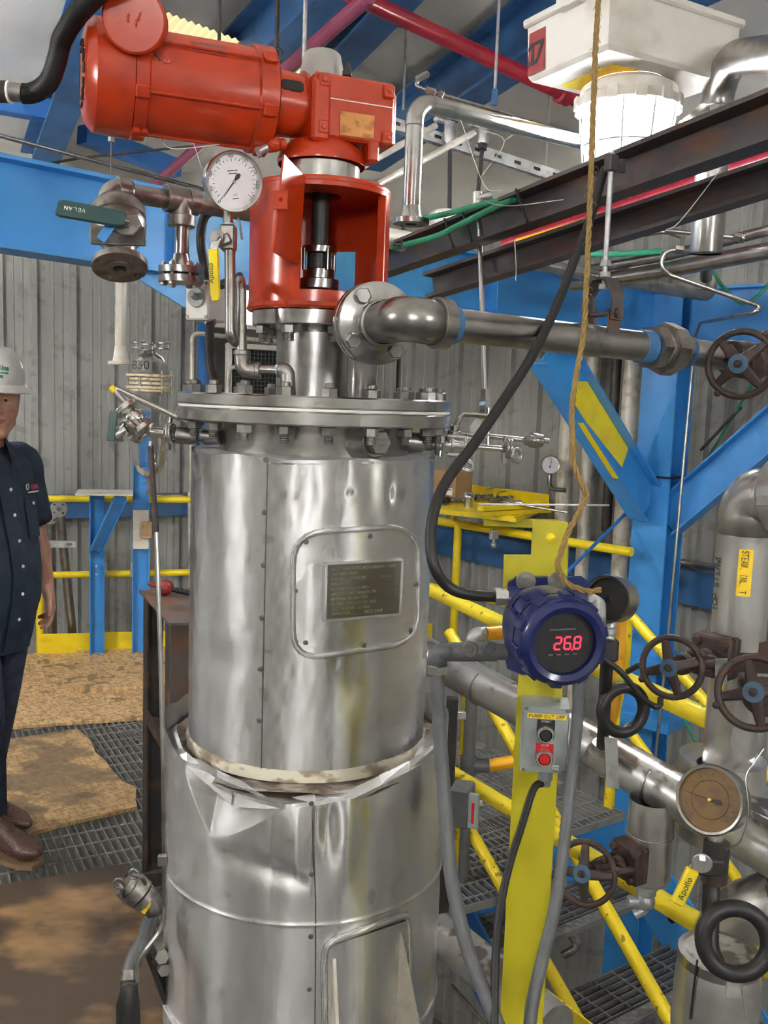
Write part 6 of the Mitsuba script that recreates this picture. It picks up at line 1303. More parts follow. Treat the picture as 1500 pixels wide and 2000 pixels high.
pipe('black_rod', [at(1368, 880, 5.3), at(1448, 795, 5.2)], .008, 'black_steel', 'straight black rod slanting behind the right diagonal brace', 'rod')
pipe('thin_brace_rod', [at(1075, 1150, 4.6), at(1275, 950, 5.4)], .009, 'blue_dark', 'thin dark blue tie rod slanting down left of the column', 'rod')
k = thing('instrument_tube', 'thin bright vertical tube ending in a hexagon fitting right of the vessel', 'tube'); a, b = at(932, 385, 2.5), at(948, 800, 2.42)
part(k, 'tube', tube([a, at(935, 400, 2.5), b], .0068, 14), 'stainless_bright'); d = unit(b - at(935, 400, 2.5))
for y0, y1, r, m_ in ((762, 776, .013, 'stainless'), (776, 786, .015, 'stainless'), (786, 794, .0145, 'tape_pale'), (793, 808, .0165, 'stainless')): part(k, 'fitting', lathe([(0, 0), (r, 0), (r, np.linalg.norm(at(948, y1, 2.42) - at(948, y0, 2.42))), (0, np.linalg.norm(at(948, y1, 2.42) - at(948, y0, 2.42)))], at(947, y0, 2.42), d, 6 if m_ == 'stainless' else 18), m_, 30)
part(k, 'tee', join(rod(at(928, 388, 2.5), at(960, 382, 2.5), .012), rod(at(932, 376, 2.5), at(932, 402, 2.5), .013)), 'stainless_bright')
# sanitary branch on the right of the vessel
k = thing('ball_valve_branch', 'shiny ball valve with sample tubes sticking out to the right of the vessel flange', 'valve')
S = lambda x, y, d=2.12: at(x, y, d)
b0 = vcyl(803, 864, RN); bd_ = unit(S(1010, 872) - S(815, 862))
part(k, 'bushing', join(rod(b0 - bd_ * .02, S(822, 864), .022), hexa(S(822, 864), bd_, .021, .010), cyl(S(828, 865), bd_, .017, .018)), 'stainless_dull', 30); part(k, 'ferrule', rod(S(832, 865), S(852, 867), .0145), 'stainless_bright')
part(k, 'clamp', join(torus(S(854, 867), bd_, .020, .006, 28), torus(S(859, 868), bd_, .020, .006, 28), rod(S(860, 880, 2.09), S(859, 892, 2.09), .004), obox(S(862, 858, 2.09), [bd_, Z, toC], [.008, .010, .006], .002)), 'stainless')
part(k, 'valve_body', join(lathe([(0, 0), (.019, 0), (.021, .010), (.021, .014), (.026, .015), (.026, .020), (.022, .021), (.022, .042), (.026, .043), (.026, .048), (.021, .05), (.018, .066), (0, .066)], S(868, 868), bd_, 28), *[rod(S(874, y, 2.10), S(908, y + 3, 2.10), .005) for y in (852, 888)]), 'stainless_bright', 30)
part(k, 'stem', join(cyl(S(887, 850), Z, .016, .010), cyl(S(888, 842), Z, .010, .014), hexa(S(888, 838), Z, .010, .01)), 'stainless', 30)
part(k, 'lever', tube([S(886, 838), S(896, 818), S(906, 809), S(962, 813)], [.006, .007, .0055, .0055], 8), 'stainless'); part(k, 'stop_tab', prism([(0, 0), (.012, .018), (.026, .014), (.018, -.012), (.002, -.016)], S(918, 832, 2.1), RX, Z, .003), 'stainless', False)
part(k, 'upper_tube', rod(S(862, 843, 2.16), S(1036, 860, 2.2), .0062), 'stainless_bright'); e = S(1044, 860, 2.2)
part(k, 'tube_end', join(ball(e, .020, (1.2, 1, .9), sub=2), cyl(e - RX * .012 + toC * .008, unit(V(-.5, -1, 0)), .013, .012), rod(e, e + bd_ * .034, .006), cyl(e + bd_ * .012, bd_, .015, .008)), 'stainless')
part(k, 'lower_tube', rod(S(920, 872), S(988, 877, 2.14), .0072), 'stainless_bright'); e = S(991, 876, 2.14)
part(k, 'tube_clamp', join(torus(e, bd_, .018, .006, 24), torus(e + bd_ * .007, bd_, .018, .006, 24), obox(e - Z * .022 - bd_ * .006, [bd_, Z, toC], [.006, .014, .006], .002), obox(e + Z * .02, [bd_, Z, toC], [.010, .008, .006], .002)), 'stainless', 40); part(k, 'end_ring', torus(S(1009, 890, 2.12), unit(V(.6, -.8, 0)), .014, .005, 24), 'stainless_bright'); part(k, 'drop_tube', rod(S(952, 800, 2.3), S(952, 874, 2.14), .006), 'stainless_dull')
part(k, 'side_ring', torus(S(912, 910, 2.08), unit(V(.3, -.7, .6)), .014, .005, 24), 'stainless_bright')
# right-hand pipes under the roof
def spool(name, pts, r, m, lab, bd_r=.06): return pipe(name, [at(*p) for p in pts], r, m, lab, bendr=bd_r, n=20)
k = thing('large_vent_pipe', 'big steel pipe with a wide elbow at the upper right passing behind the dark beams', 'pipe')
a = at(1378, 495, 2.75); b = at(1388, 150, 2.75); b = V(a[0], a[1], b[2]); c = at(1520, 118, 2.35)
part(k, 'pipe', tube(bend([a, b + Z * .03, c + unit(c - b) * .5], .10, 12), .0455, 30), 'stainless_dull', True); part(k, 'weld', torus(b - Z * .105, Z, .0455, .0016, 30, 6), 'fitting_steel')
part(k, 'stub', join(tube(bend([b - Z * .10, b - Z * .13 - RX * .03, b - Z * .17 - RX * .075], .03), .036, 24), torus(b - Z * .172 - RX * .077, unit(V(-.75, 0, -.6)), .033, .005, 24)), 'stainless_dull', True)
spool('steel_pipe', ((1010, 507, 3.5), (1200, 548, 3.85), (1385, 578, 4.2), (1392, 540, 4.2)), .025, 'stainless_dull', 'steel pipe lying along the top of the blue beam left of the column', .04)
spool('steel_pipe', ((1095, 536, 4.0), (1300, 500, 3.6), (1540, 440, 3.1)), .019, 'stainless_dull', 'upper steel pipe crossing to the right edge under the dark beams')
spool('steel_pipe', ((1120, 556, 4.0), (1300, 528, 3.6), (1540, 482, 3.1)), .029, 'stainless_dull', 'thick steel pipe crossing to the right edge just above the blue beam')
pipe('steel_pipe', [at(1379, 500, 3.6), at(1379, 545, 3.7)], .022, 'stainless_dull', 'short vertical steel stub below the big pipe')
k = thing('coiled_tubing', 'thin bent steel tubing above the blue beam running to the column and down', 'tubing')
part(k, 'tube', tube(bend([at(1328, 488, 3.3), at(1298, 490, 3.3), at(1290, 520, 3.3), at(1310, 538, 3.3), at(1490, 600, 3.2), at(1470, 612, 3.2), at(1368, 630, 4.5), at(1358, 655, 4.6), at(1350, 740, 4.6), at(1304, 1250, 4.6), at(1280, 1480, 4.6)], .035), .0075, 10), 'stainless_dull', True); part(k, 'fitting', rod(at(1318, 488, 3.3), at(1334, 490, 3.3), .016, 6), 'stainless', 30)
k = thing('roof_tubing', 'thin steel tubing with a nut above the pipes at the right edge', 'tubing'); part(k, 'tube', rod(at(1300, 450, 3.4), at(1440, 464, 3.2), .008), 'stainless_dull'); part(k, 'nut', join(rod(at(1432, 462, 3.2), at(1446, 465, 3.2), .015, 6), cyl(at(1446, 465, 3.2), RX, .018, .01)), 'stainless', 30); part(k, 'tube_end', tube(bend([at(1180, 470, 3.6), at(1300, 452, 3.4), at(1330, 462, 3.4)], .05), .008), 'stainless_dull')
pipe('red_pipe', [at(985, 480, 3.9), at(1180, 418, 3.6), at(1540, 296, 3.15)], .028, 'red_pipe', 'straight red pipe seen between the two dark steel beams')
k = thing('tube_light', 'bright white tube light strip seen between the two dark steel beams', 'strip light'); a, b = at(1010, 486, 3.6), at(1540, 338, 3.05)
lk = part(k, 'tube', rod(a, b, .016), 'glass_white', label='glowing white tube'); scene[lk]['emitter'] = emit('', (1.5, 1.45, 1.35)); part(k, 'trim', rod(a + Z * .03 + V(0, .02, 0), b + Z * .03 + V(0, .02, 0), .012), 'amber_pipe', label='orange strip')
# ropes, hoses in front
k = thing('rope', 'frayed yellow brown rope hanging from the top edge down to the blue meter', 'rope')
rp = spline([at(1170, -20, 1.5), at(1163, 100, 1.48), at(1160, 180, 1.47), at(1154, 340, 1.46), at(1150, 450, 1.45), at(1145, 560, 1.44), at(1140, 650, 1.43), at(1126, 730, 1.42), at(1117, 800, 1.41), at(1119, 870, 1.4), at(1120, 905, 1.4), at(1142, 958, 1.39), at(1143, 975, 1.39), at(1110, 1040, 1.38), at(1094, 1085, 1.375), at(1090, 1110, 1.37), at(1108, 1140, 1.375), at(1150, 1155, 1.39), at(1172, 1152, 1.40)], 10)
s_ = np.concatenate([[0], np.cumsum(np.linalg.norm(np.diff(rp, axis=0), axis=1))]); fine = np.linspace(0, s_[-1], 520); rp = np.stack([np.interp(fine, s_, rp[:, i]) for i in range(3)], 1)
tn = np.gradient(rp, axis=0); tn /= np.linalg.norm(tn, axis=1, keepdims=True); A_ = np.cross(tn, V(0, 1, 0)); A_ /= np.linalg.norm(A_, axis=1, keepdims=True); B_ = np.cross(tn, A_)
for j in range(3): q = fine / .0042 * .5 + j * 2.094; part(k, 'strand', tube(rp + (A_ * np.cos(q)[:, None] + B_ * np.sin(q)[:, None]) * .0022, .0026, 6), 'rope_fibre', True)
fz = []
for i in range(90): j = rng.integers(5, 330); d = unit(rng.normal(size=3)); fz.append(tube([rp[j] + d * .003, rp[j] + d * .008, rp[j] + d * .011 - Z * .004], .0004, 3))
part(k, 'fray', join(*fz), 'rope_fibre', True, 'loose fibres', 'stuff')
k = thing('meter_cable', 'thick black cable looping from the overhead beams to the side of the blue meter', 'cable')
part(k, 'cable', tube(spline([at(1180, 330, 1.95), at(1155, 420, 1.9), at(1125, 500, 1.85), at(1090, 590, 1.78), at(1042, 690, 1.70), at(985, 780, 1.62), at(925, 868, 1.55), at(875, 935, 1.50), at(850, 990, 1.47), at(841, 1050, 1.45), at(848, 1105, 1.44), at(872, 1143, 1.45), at(910, 1160, 1.46), at(972, 1166, 1.49)], 10), .0088, 16), 'black_rubber', True)
part(k, 'gland', join(hexa(at(967, 1165, 1.485), unit(V(1, .05, .05)), .0145, .010), hexa(at(978, 1166, 1.49), unit(V(1, .05, .05)), .0135, .010), rod(at(984, 1166, 1.49), at(992, 1167, 1.49), .010)), 'galvanised', 30)
cw = []
def web(*pts): return tube(spline([at(*p) for p in pts], 6), .0011, 4)
k = solo('cobweb', join(web((930, 252, 2.4), (985, 275, 2.4), (940, 345, 2.4)), web((985, 275, 2.4), (1004, 262, 2.4)), web((900, 235, 2.4), (945, 360, 2.4), (980, 372, 2.4)), web((1005, 470, 2.0), (1008, 520, 2.0), (1007, 548, 2.0)), web((310, 262, 1.9), (335, 290, 1.9), (428, 282, 1.9)), web((378, 280, 1.9), (395, 330, 1.9)), web((930, 388, 2.2), (990, 402, 2.2), (1100, 390, 2.0)), web((1300, 450, 1.9), (1330, 430, 1.9), (1412, 325, 1.9))), 'cobweb_silk', 'dusty cobweb threads between the pipes and beams overhead', 'cobweb', kind='stuff')
# ------------------------------------------------------------------ right foreground: meter post, handwheels, lagged pipes
P0, P1 = at(1036, 1300, 1.62), at(996, 2020, 1.30)
pt = at(1075, 1030, 1.60)
pz_top, pz_mid = pt[2], at(1010, 1085, 1.60)[2]
PXY = at(1040, 1200, 1.60); pn = unit(view(PXY) * V(1, 1, 0) + V(.06, 0, 0)); ps = np.cross(Z, pn); ps = ps if ps[0] > 0 else -ps
PP = lambda px, py: onplane(px, py, PXY, pn)
def pl2(px, py): q = PP(px, py) - PXY; return (float(np.dot(q, ps)), float(q[2]))
k = thing('meter_post', 'wide yellow green steel post carrying the blue meter and the push button box', 'post')
s0, s1 = pl2(1012, 1330)[0], pl2(1099, 1330)[0]
zlow = .10
poly = [(s0, zlow - PXY[2]), (s1, zlow - PXY[2]), (s1, pl2(1100, 1200)[1]), (pl2(1108, 1100)[0], pl2(1108, 1080)[1]), (pl2(1109, 1020)[0], pl2(1109, 1020)[1]), (pl2(1041, 1016)[0], pl2(1041, 1016)[1]), (pl2(1037, 1084)[0], pl2(1037, 1084)[1]), (pl2(984, 1084)[0], pl2(984, 1084)[1]), (pl2(982, 1165)[0], pl2(982, 1165)[1]), (s0, pl2(1000, 1215)[1])]
part(k, 'plate', prism(poly, PXY - pn * .006, ps, Z, .006 if np.dot(np.cross(ps, Z), pn) > 0 else -.006), 'yellow_olive', False)
part(k, 'side_flange', obox(PXY + ps * (s1 - .003) + Z * ((zlow - PXY[2] + pl2(0, 1080)[1]) / 2) - pn * .03, [ps, pn, Z], [.004, .03, (pl2(0, 1080)[1] - zlow + PXY[2]) / 2], .001), 'yellow_olive', False)
part(k, 'rivet_head', ball(PP(1076, 1051), .0085, (1, .7, 1), sub=2), 'yellow_paint', True)
# the blue meter
mt = thing('digital_meter', 'round navy blue explosion proof meter showing 26.8 in red digits', 'meter')
mb, mf = at(1049, 1213, 1.51), at(1104, 1258, 1.385); md = unit(mf - mb); Lm = np.linalg.norm(mf - mb)
mx = unit(RX - np.dot(RX, md) * md); mx = unit(mx + Z * .03); my = np.cross(md, mx); my = my if my[2] > 0 else -my
part(mt, 'housing', lathe([(0, -.028), (.046, -.026), (.053, -.014), (.059, .005), (.066, .030), (.068, .060), (.0665, .085), (0, .085)], mb, md, 64), 'navy_paint', 40, 'navy blue housing')
rg = part(mt, 'cover_ring', lathe([(.066, Lm - .040), (.0675, Lm - .036), (.0675, Lm - .012), (.064, Lm - .002), (.056, Lm + .004), (.0475, Lm + .001), (.0465, Lm - .010)], mb, md, 64), 'navy_paint', 40, 'ribbed navy cover ring')
for i in range(10):
    q = i * math.pi / 5 + .2; e = mx * math.cos(q) + my * math.sin(q); part(rg, 'grip_rib', obox(mb + md * (Lm - .024) + e * .0675, [e, np.cross(md, e), md], [.0035, .009, .015], .0015), 'navy_paint', False)
part(mt, 'window', cyl(mb + md * (Lm - .012), md, .0468, .004, 48, .0005), 'black_matt', False, 'black display window')
fo_ = mb + md * (Lm - .0075)
SEG = {'2': 'abged', '6': 'acdefg', '8': 'abcdefg'}
mat('led_red', (0.5, 0.01, 0.02), 0.4)
def digit(ch, cx, cy, w, h, t):
    pos = {'a': (0, h, w, t), 'g': (0, 0, w, t), 'd': (0, -h, w, t), 'f': (-w, h / 2, t, h / 2), 'b': (w, h / 2, t, h / 2), 'e': (-w, -h / 2, t, h / 2), 'c': (w, -h / 2, t, h / 2)}
    for s in SEG[ch]:
        x, y, a, b = pos[s]; a, b = (a - t * .5, t * .75) if s in 'agd' else (t * .75, b - t * .5)
        sx = mx + my * 0; c = fo_ + mx * (cx + x + (cy + y) * .08) + my * (cy + y)
        lk = part(mt, 'digit_segment', obox(c, [mx, unit(my + mx * .08), md], [a, b, .0006], .0002), 'led_red', False); scene[lk]['emitter'] = emit('', (4.5, .06, .15))
for i, ch in enumerate('268'): digit(ch, -.0085 + .0150 * i, -.0010, .0048, .0090, .0016)
lk = part(mt, 'decimal_point', cyl(fo_ + mx * .0135 - my * .0112, md, .0012, .0012, 12, .0001), 'led_red', False); scene[lk]['emitter'] = emit('', (4.5, .06, .15))
for i in range(4): part(mt, 'print_line', obox(fo_ + mx * (-.019 + .0125 * i) - my * .018, [mx, my, md], [.0035, .0010, .0003], .0001), 'bolt_dark', False)
part(mt, 'print_line', obox(fo_ + my * .020 - mx * .002, [mx, my, md], [.020, .0010, .0003], .0001), 'bolt_dark', False)
# ear plate, bosses and bolts
pe = lambda x, y: PP(x, y) + pn * .02
part(mt, 'ear_plate', prism([pl2(*q) for q in ((988, 1170), (992, 1135), (1008, 1124), (1135, 1124), (1150, 1136), (1152, 1172))], PXY + pn * .004, ps, Z, .014 if np.dot(np.cross(ps, Z), pn) > 0 else -.014), 'navy_paint', False)
part(mt, 'cross_hub', hull(np.vstack([cyl(pe(990, 1163), ps, .019, .002, 20)[0], cyl(pe(1140, 1168), ps, .019, .002, 20)[0]])), 'navy_paint', 40)
part(mt, 'lower_foot', prism([pl2(*q) for q in ((985, 1275), (990, 1300), (1020, 1312), (1060, 1310), (1060, 1250), (985, 1240))], PXY + pn * .004, ps, Z, .016 if np.dot(np.cross(ps, Z), pn) > 0 else -.016), 'navy_paint', False)
for x, y in ((1026, 1131), (1087, 1131)): p = PP(x, y) + pn * .020; part(mt, 'mounting_bolt', join(cyl(p, pn, .0165, .003, 28), hexa(p + pn * .003, pn, .0095, .007), rod(p, p - pn * .02, .006)), 'fitting_steel', 30)
for q0 in (.9, 2.4): e = mx * math.cos(q0) + my * math.sin(q0); part(mt, 'cast_rib', tube(bend([mb + md * .075 + e * .0675 - np.cross(md, e) * .013, mb + md * .045 + e * .0685 - np.cross(md, e) * .012, mb + md * .04 + e * .0680, mb + md * .045 + e * .0685 + np.cross(md, e) * .012, mb + md * .075 + e * .0675 + np.cross(md, e) * .013], .006), .0016, 6), 'navy_paint', True)
part(mt, 'side_elbow', join(tube(bend([pe(1140, 1168), pe(1166, 1172), at(1168, 1215, 1.52)], .02), .0125, 16), cyl(pe(1137, 1167), ps, .0145, .006)), 'galvanised', True); part(mt, 'yellow_band', cyl(pe(1136, 1167), ps, .0150, .002), 'yellow_label', 30)
# conduit fittings at its left
k = thing('conduit_fitting', 'grey screwed conduit tee with a square plug left of the blue meter', 'conduit fitting'); cv_ = lambda x, y, d=1.53: at(x, y, d)
part(k, 'tee_body', join(rod(cv_(884, 1273), cv_(970, 1273), .0155, 22), ball(cv_(884, 1273), .0155), cyl(cv_(968, 1273), RX, .013, .020)), 'conduit_grey', 40); part(k, 'plug', join(cyl(cv_(917, 1267, 1.517), toC, .0130, .008, 24), obox(cv_(917, 1267, 1.508), [RX, toC, Z], [.005, .003, .005], .001)), 'bolt_dark', 30)
part(k, 'plug', cyl(cv_(953, 1264, 1.517), unit(toC + RX * .3), .011, .008, 20), 'conduit_grey', 40); part(k, 'nipple', rod(cv_(968, 1273), cv_(990, 1274), .011), 'bolt_dark'); part(k, 'elbow', tube(bend([cv_(886, 1273), cv_(854, 1274), cv_(854, 1300)], .025), .0155, 22), 'conduit_grey', True)
part(k, 'coupling_nut', join(hexa(cv_(854, 1314), Z, .0185, .014, .001), cyl(cv_(854, 1300), -Z, .017, .006)), 'stainless', 30)
k = thing('flexible_conduit', 'thick grey flexible conduit dropping from the screwed tee along the vessel to the bottom', 'conduit')
fp = spline([cv_(854, 1312), cv_(857, 1400), cv_(864, 1500, 1.52), cv_(874, 1640, 1.49), cv_(886, 1740, 1.46), cv_(915, 1860, 1.42), cv_(955, 1960, 1.38), cv_(990, 2050, 1.35)], 26); part(k, 'conduit', tube(fp, .0112 + .0003 * np.cos(np.arange(len(fp)) * math.pi), 18), 'conduit_grey', True)
k = thing('flexible_conduit', 'dark ribbed flexible conduit dropping from behind the meter right of the yellow post', 'conduit')
fp = spline([cv_(1130, 1320, 1.56), cv_(1128, 1400, 1.56), cv_(1117, 1510, 1.55), cv_(1098, 1680, 1.50), cv_(1080, 1790, 1.47), cv_(1058, 1880, 1.43), cv_(1040, 1960, 1.40), cv_(1030, 2050, 1.37)], 26); part(k, 'conduit', tube(fp, .0098 + .0004 * np.cos(np.arange(len(fp)) * math.pi), 16), 'conduit_grey', True)
k = thing('amber_conduit', 'orange yellow conduit with a grey elbow left behind the blue meter', 'conduit'); part(k, 'elbow', tube(bend([at(922, 1258, 1.75), at(926, 1240, 1.75), at(950, 1238, 1.75)], .02), .014, 18), 'galvanised', True); part(k, 'pipe', rod(at(948, 1238, 1.75), at(1000, 1233, 1.78), .0125), 'amber_pipe')
# push button box
pb = thing('push_button_box', 'grey push button box labelled PUMP CUT OFF on the yellow post', 'push button box'); tl, tr_, bl = PP(1019, 1360), PP(1108, 1359), PP(1014, 1488)
bx_ = ps; bc_ = (tr_ + bl) / 2 + pn * .03; bw = np.linalg.norm((tr_ - tl)[:2]) / 2; bh = (tl[2] - bl[2]) / 2
part(pb, 'body', hull([bc_ + ps * a * bw * s + Z * b * bh * s + pn * d for a in (-1, 1) for b in (-1, 1) for s, d in ((1.0, -.030), (.99, .018), (.95, .024))]), 'box_grey', False); fr_ = bc_ + pn * .0243
FP = lambda x, y: fr_ + ps * x * bw + Z * y * bh
for a in (-1, 1):
    for b in (-1, 1): part(pb, 'screw', cyl(FP(a * .86, b * .90) , pn, .0030, .0015, 12), 'bolt_dark', 30)
part(pb, 'label_strip', obox(FP(.02, .70), [ps, Z, pn], [bw * .84, bh * .075, .0005], .0001), 'yellow_label', False, 'yellow label strip'); part(pb, 'lettering', text('PUMP CUT OFF', bh * .095, FP(.02, .655) + pn * .0005, ps, Z, .0004, True, False, bw * 1.55), 'black_ink', False)
for y, lab, m_, bm in ((.20, 'START', 'black_matt', 'black_matt'), (-.50, 'STOP', 'red_plastic', 'red_plastic')):
    part(pb, 'legend_plate', obox(FP(.0, y + .165), [ps, Z, pn], [bw * .38, bh * .235, .0007], .0003), m_, False); part(pb, 'lettering', text(lab, bh * .062, FP(0, y + .325) + pn * .0007, ps, Z, .0004, True), 'white_print', False)
    c = FP(0, y); part(pb, 'button_ring', lathe([(.0070, 0), (.0145, 0), (.0145, .007), (.0122, .011), (.0105, .011), (.0100, .004)], c, pn, 36), 'stainless_bright', 40, 'chrome ring'); part(pb, 'button', cyl(c, pn, .0098, .0095, 28), bm, 40, lab.lower() + ' button')
part(pb, 'maker_label', obox(FP(.52, -.78), [ps, Z, pn], [bw * .14, bh * .07, .0004], .0001), 'white_print', False); part(pb, 'lettering', text('EATON', bh * .035, FP(.52, -.80) + pn * .0004, ps, Z, .0003, True, True), 'black_ink', False)
part(pb, 'cable_gland', join(cyl(FP(.15, -1.0) - pn * .02 - Z * .018, Z, .012, .02), cyl(FP(.15, -1.0) - pn * .02 - Z * .028, Z, .0095, .012)), 'box_grey', 40)
c = FP(.15, -1.05) - pn * .02; pipe('control_cable', spline([c - Z * .02, at(1043, 1540, 1.58), at(1020, 1610, 1.545), at(995, 1690, 1.50), at(978, 1770, 1.46), at(968, 1870, 1.41), at(965, 2050, 1.34)], 10), .0062, 'black_rubber', 'thin black cable running down the yellow post from the push button box', 'cable')
# handwheels
def handwheel(k, c, n, R, rim, spokes=4, ph=0.0, m='cast_iron', hub='disc_blue', dish=.012):
    n = unit(n); a, b = frame(n); part(k, 'wheel_rim', torus(c, n, R, rim, 48, 12), m, True)
    for i in range(spokes):
        q = ph + i * 2 * math.pi / spokes; e = a * math.cos(q) + b * math.sin(q); f_ = np.cross(n, e)
        part(k, 'spoke', hull(np.vstack([ball(c + n * dish + e * R * .2 + f_ * R * s, rim * .85, (1, 1, 1), 1)[0] for s in (-.10, .10)] + [ball(c + e * R * .94 + f_ * R * s, rim * .7, (1, 1, 1), 1)[0] for s in (-.05, .05)])), m, 50)
    for q in (ph + .2, ph + .2 + math.pi): part(k, 'rim_lug', ball(c + (a * math.cos(q) + b * math.sin(q)) * (R + rim * 1.1), rim * 1.05, sub=2), m, True)
    part(k, 'hub', cyl(c + n * (dish - rim), n, R * .27, rim * 2.2, 32), m, 40); part(k, 'name_disc', ring(c + n * (dish + rim * 1.25), n, R * .11, R * .30, .0016, 36, .0003), hub, 40, 'blue name disc')
    part(k, 'nut', join(hexa(c + n * (dish + rim * 1.2), n, R * .13, .008, .001), cyl(c + n * (dish + rim * 1.2 + .008), n, R * .065, .006)), m, 30)
def yoke(k, c, n, L, s=1.0, m='cast_iron', stem=True):
    """valve bonnet behind a handwheel: gland, yoke arms and bonnet flange along -n"""
    n = unit(n); a, b = frame(n); 
    part(k, 'stem', rod(c, c - n * L * .6, .008 * s), m); part(k, 'yoke_collar', cyl(c - n * L * .28, n, .021 * s, .022 * s, 24), m, 40)
    for q in (0, math.pi): e = a * math.cos(q) + b * math.sin(q); part(k, 'yoke_arm', tube(spline([c - n * L * .22 + e * .017 * s, c - n * L * .45 + e * .030 * s, c - n * L * .78 + e * .036 * s], 5), .0085 * s, 10), m, True)
    part(k, 'gland', join(cyl(c - n * L * .72, n, .020 * s, .018 * s, 20), obox(c - n * L * .62, [a, b, n], [.032 * s, .012 * s, .006 * s], .003)), m, 40)
    for q in (-1, 1): part(k, 'gland_bolt', join(hexa(c - n * (L * .60 - .006) + a * q * .026 * s, n, .009 * s, .012 * s), rod(c - n * L * .75 + a * q * .026 * s, c - n * L * .5 + a * q * .026 * s, .0045 * s)), m, 30)
    part(k, 'bonnet', join(obox(c - n * L * .86, [a, b, n], [.044 * s, .044 * s, .013 * s], .006), obox(c - n * L * .98, [a, b, n], [.044 * s, .044 * s, .013 * s], .006)), m, 40)
    for sx in (-1, 1):
        for sy in (-1, 1): part(k, 'bonnet_bolt', hexa(c - n * (L * .86 - .013 * s) + a * sx * .030 * s + b * sy * .030 * s, n, .010 * s, .009 * s, .001), m, 30)
k = thing('handwheel_valve', 'large rusty handwheel in front of the long grey pipe at the right edge', 'handwheel'); hw = at(1447, 711, 1.88); hn = unit(view(hw) + V(-.30, 0, .02)); handwheel(k, hw, hn, .064, .0068, 4, .75); part(k, 'stem', rod(hw, at(1475, 708, 2.03), .010), 'cast_iron'); part(k, 'bonnet', join(cyl(hw - hn * .05, hn, .018, .03), cyl(hw - hn * .12, hn, .03, .05)), 'cast_iron', 40)
ax_t = at(1446, 1200, 1.84); tz = lambda y: onplane(1446, y, ax_t, unit(V(*(EYE - ax_t)[:2], 0)))[2]; TV = lambda z: V(ax_t[0], ax_t[1], z)
rt1 = .0525
st1 = thing('steam_riser', 'aluminium lagged vertical steam pipe with a yellow STEAM label at the right edge', 'pipe')
z_top, z_mid, z_bot = tz(1042), tz(1255), tz(1500)
part(st1, 'lagging', lathe([(rt1, tz(1262)), (rt1, z_top)], ax_t * V(1, 1, 0), Z, 64), 'lagging_alu', True, 'aluminium lagging')
part(st1, 'seam', tube([vv + 0 for vv in (TV(tz(1262)) + V(.042, -.033, 0), TV(z_top) + V(.042, -.033, 0))], .0014, 6), 'bolt_dark')
e1, e2 = TV(z_top), at(1560, 968, 1.72); ec = TV(tz(968))
part(st1, 'elbow', tube(bend([e1, ec, e2], .075, 14), .0545, 48), 'lagging_alu', True, 'aluminium elbow cover'); ed = unit(e2 - ec)
bc0 = ec + ed * .075; part(st1, 'flange_cover', lathe([(.05, -.030), (.074, -.026), (.080, -.016), (.080, .05), (.074, .062), (.05, .066)], bc0 + ed * .02, ed, 56), 'lagging_alu', 40, 'wide banded flange cover'); part(st1, 'cover_band', ring(bc0 + ed * .04, ed, .07, .0815, .012, 56), 'stainless', 40); part(st1, 'latch', obox(bc0 + ed * .045 - V(.078, .0, -.0) + V(.0, -.02, -.01), [ed, Z, np.cross(ed, Z)], [.018, .009, .004], .001), 'stainless_bright', False)
def on_t(px, py, r, ax=ax_t): 
    d = ray(px, py); o = EYE - ax; a = d[0]**2 + d[1]**2; b = o[0] * d[0] + o[1] * d[1]; c = o[0]**2 + o[1]**2 - r * r; t_ = (-b - math.sqrt(max(b * b - a * c, 0))) / a; return EYE + d * t_
def curved_patch(pts, r, n=8):
    q = [on_t(*p, r) for p in pts]; th_ = [math.atan2(p[1] - ax_t[1], p[0] - ax_t[0]) for p in q]; t0_, t1_ = (th_[0] + th_[3]) / 2, (th_[1] + th_[2]) / 2; zt_, zb_ = (q[0][2] + q[1][2]) / 2, (q[2][2] + q[3][2]) / 2
    t = np.linspace(t0_, t1_, n); v = np.array([[ax_t[0] + r * math.cos(x), ax_t[1] + r * math.sin(x), z] for z in (zt_, zb_) for x in t]); i = np.arange(n - 1); return (v, quads(np.stack([i, i + 1, i + 1 + n, i + n], 1))), t0_, t1_, zt_, zb_
pm_, t0_, t1_, zt2, zb2 = curved_patch([(1440, 1073), (1469, 1073), (1469, 1165), (1440, 1165)], rt1 + .0008)
sg = part(st1, 'pipe_label', pm_, 'yellow_label', False, 'yellow pipe label')
def vert_text(s, h, th, r, zstart, zlen, m, parent, name='lettering', lean=0.0):     # letters stacked along the pipe, turned a quarter
    e = V(math.cos(th), math.sin(th), 0); tx = -Z; ty = np.cross(e, tx); adv = zlen / len(s)
    for i, ch in enumerate(s):
        if ch != ' ': part(parent, name, text(ch, h * (.35 if ch == ',' else 1), ax_t * V(1, 1, 0) + e * r + Z * (zstart - adv * (i + .5)) + np.cross(Z, e) * (lean * i) - ty * h * .5, tx, ty, .0005, True, False, adv * (.25 if ch in ',I' else .78)), m, False)
vert_text('STEAM, INL, T', .0125, t0_ + (t1_ - t0_) * .45, rt1 + .0009, zt2 - .002, zt2 - zb2 - .006, 'black_ink', sg)
q = on_t(1408, 1150, rt1); vert_text('MAETS POT'[::-1], .013, math.atan2(*(q - ax_t)[1::-1]), rt1 + .0004, on_t(1408, 1198, rt1)[2] , -(on_t(1408, 1098, rt1)[2] - on_t(1408, 1198, rt1)[2]), 'black_ink', st1, 'handwriting') if False else None
th_ = math.atan2(q[1] - ax_t[1], q[0] - ax_t[0]); e_ = V(math.cos(th_), math.sin(th_), 0); tyv = np.cross(e_, Z) ; zA_ = on_t(1405, 1196, rt1)[2]; zB_ = on_t(1408, 1092, rt1)[2]
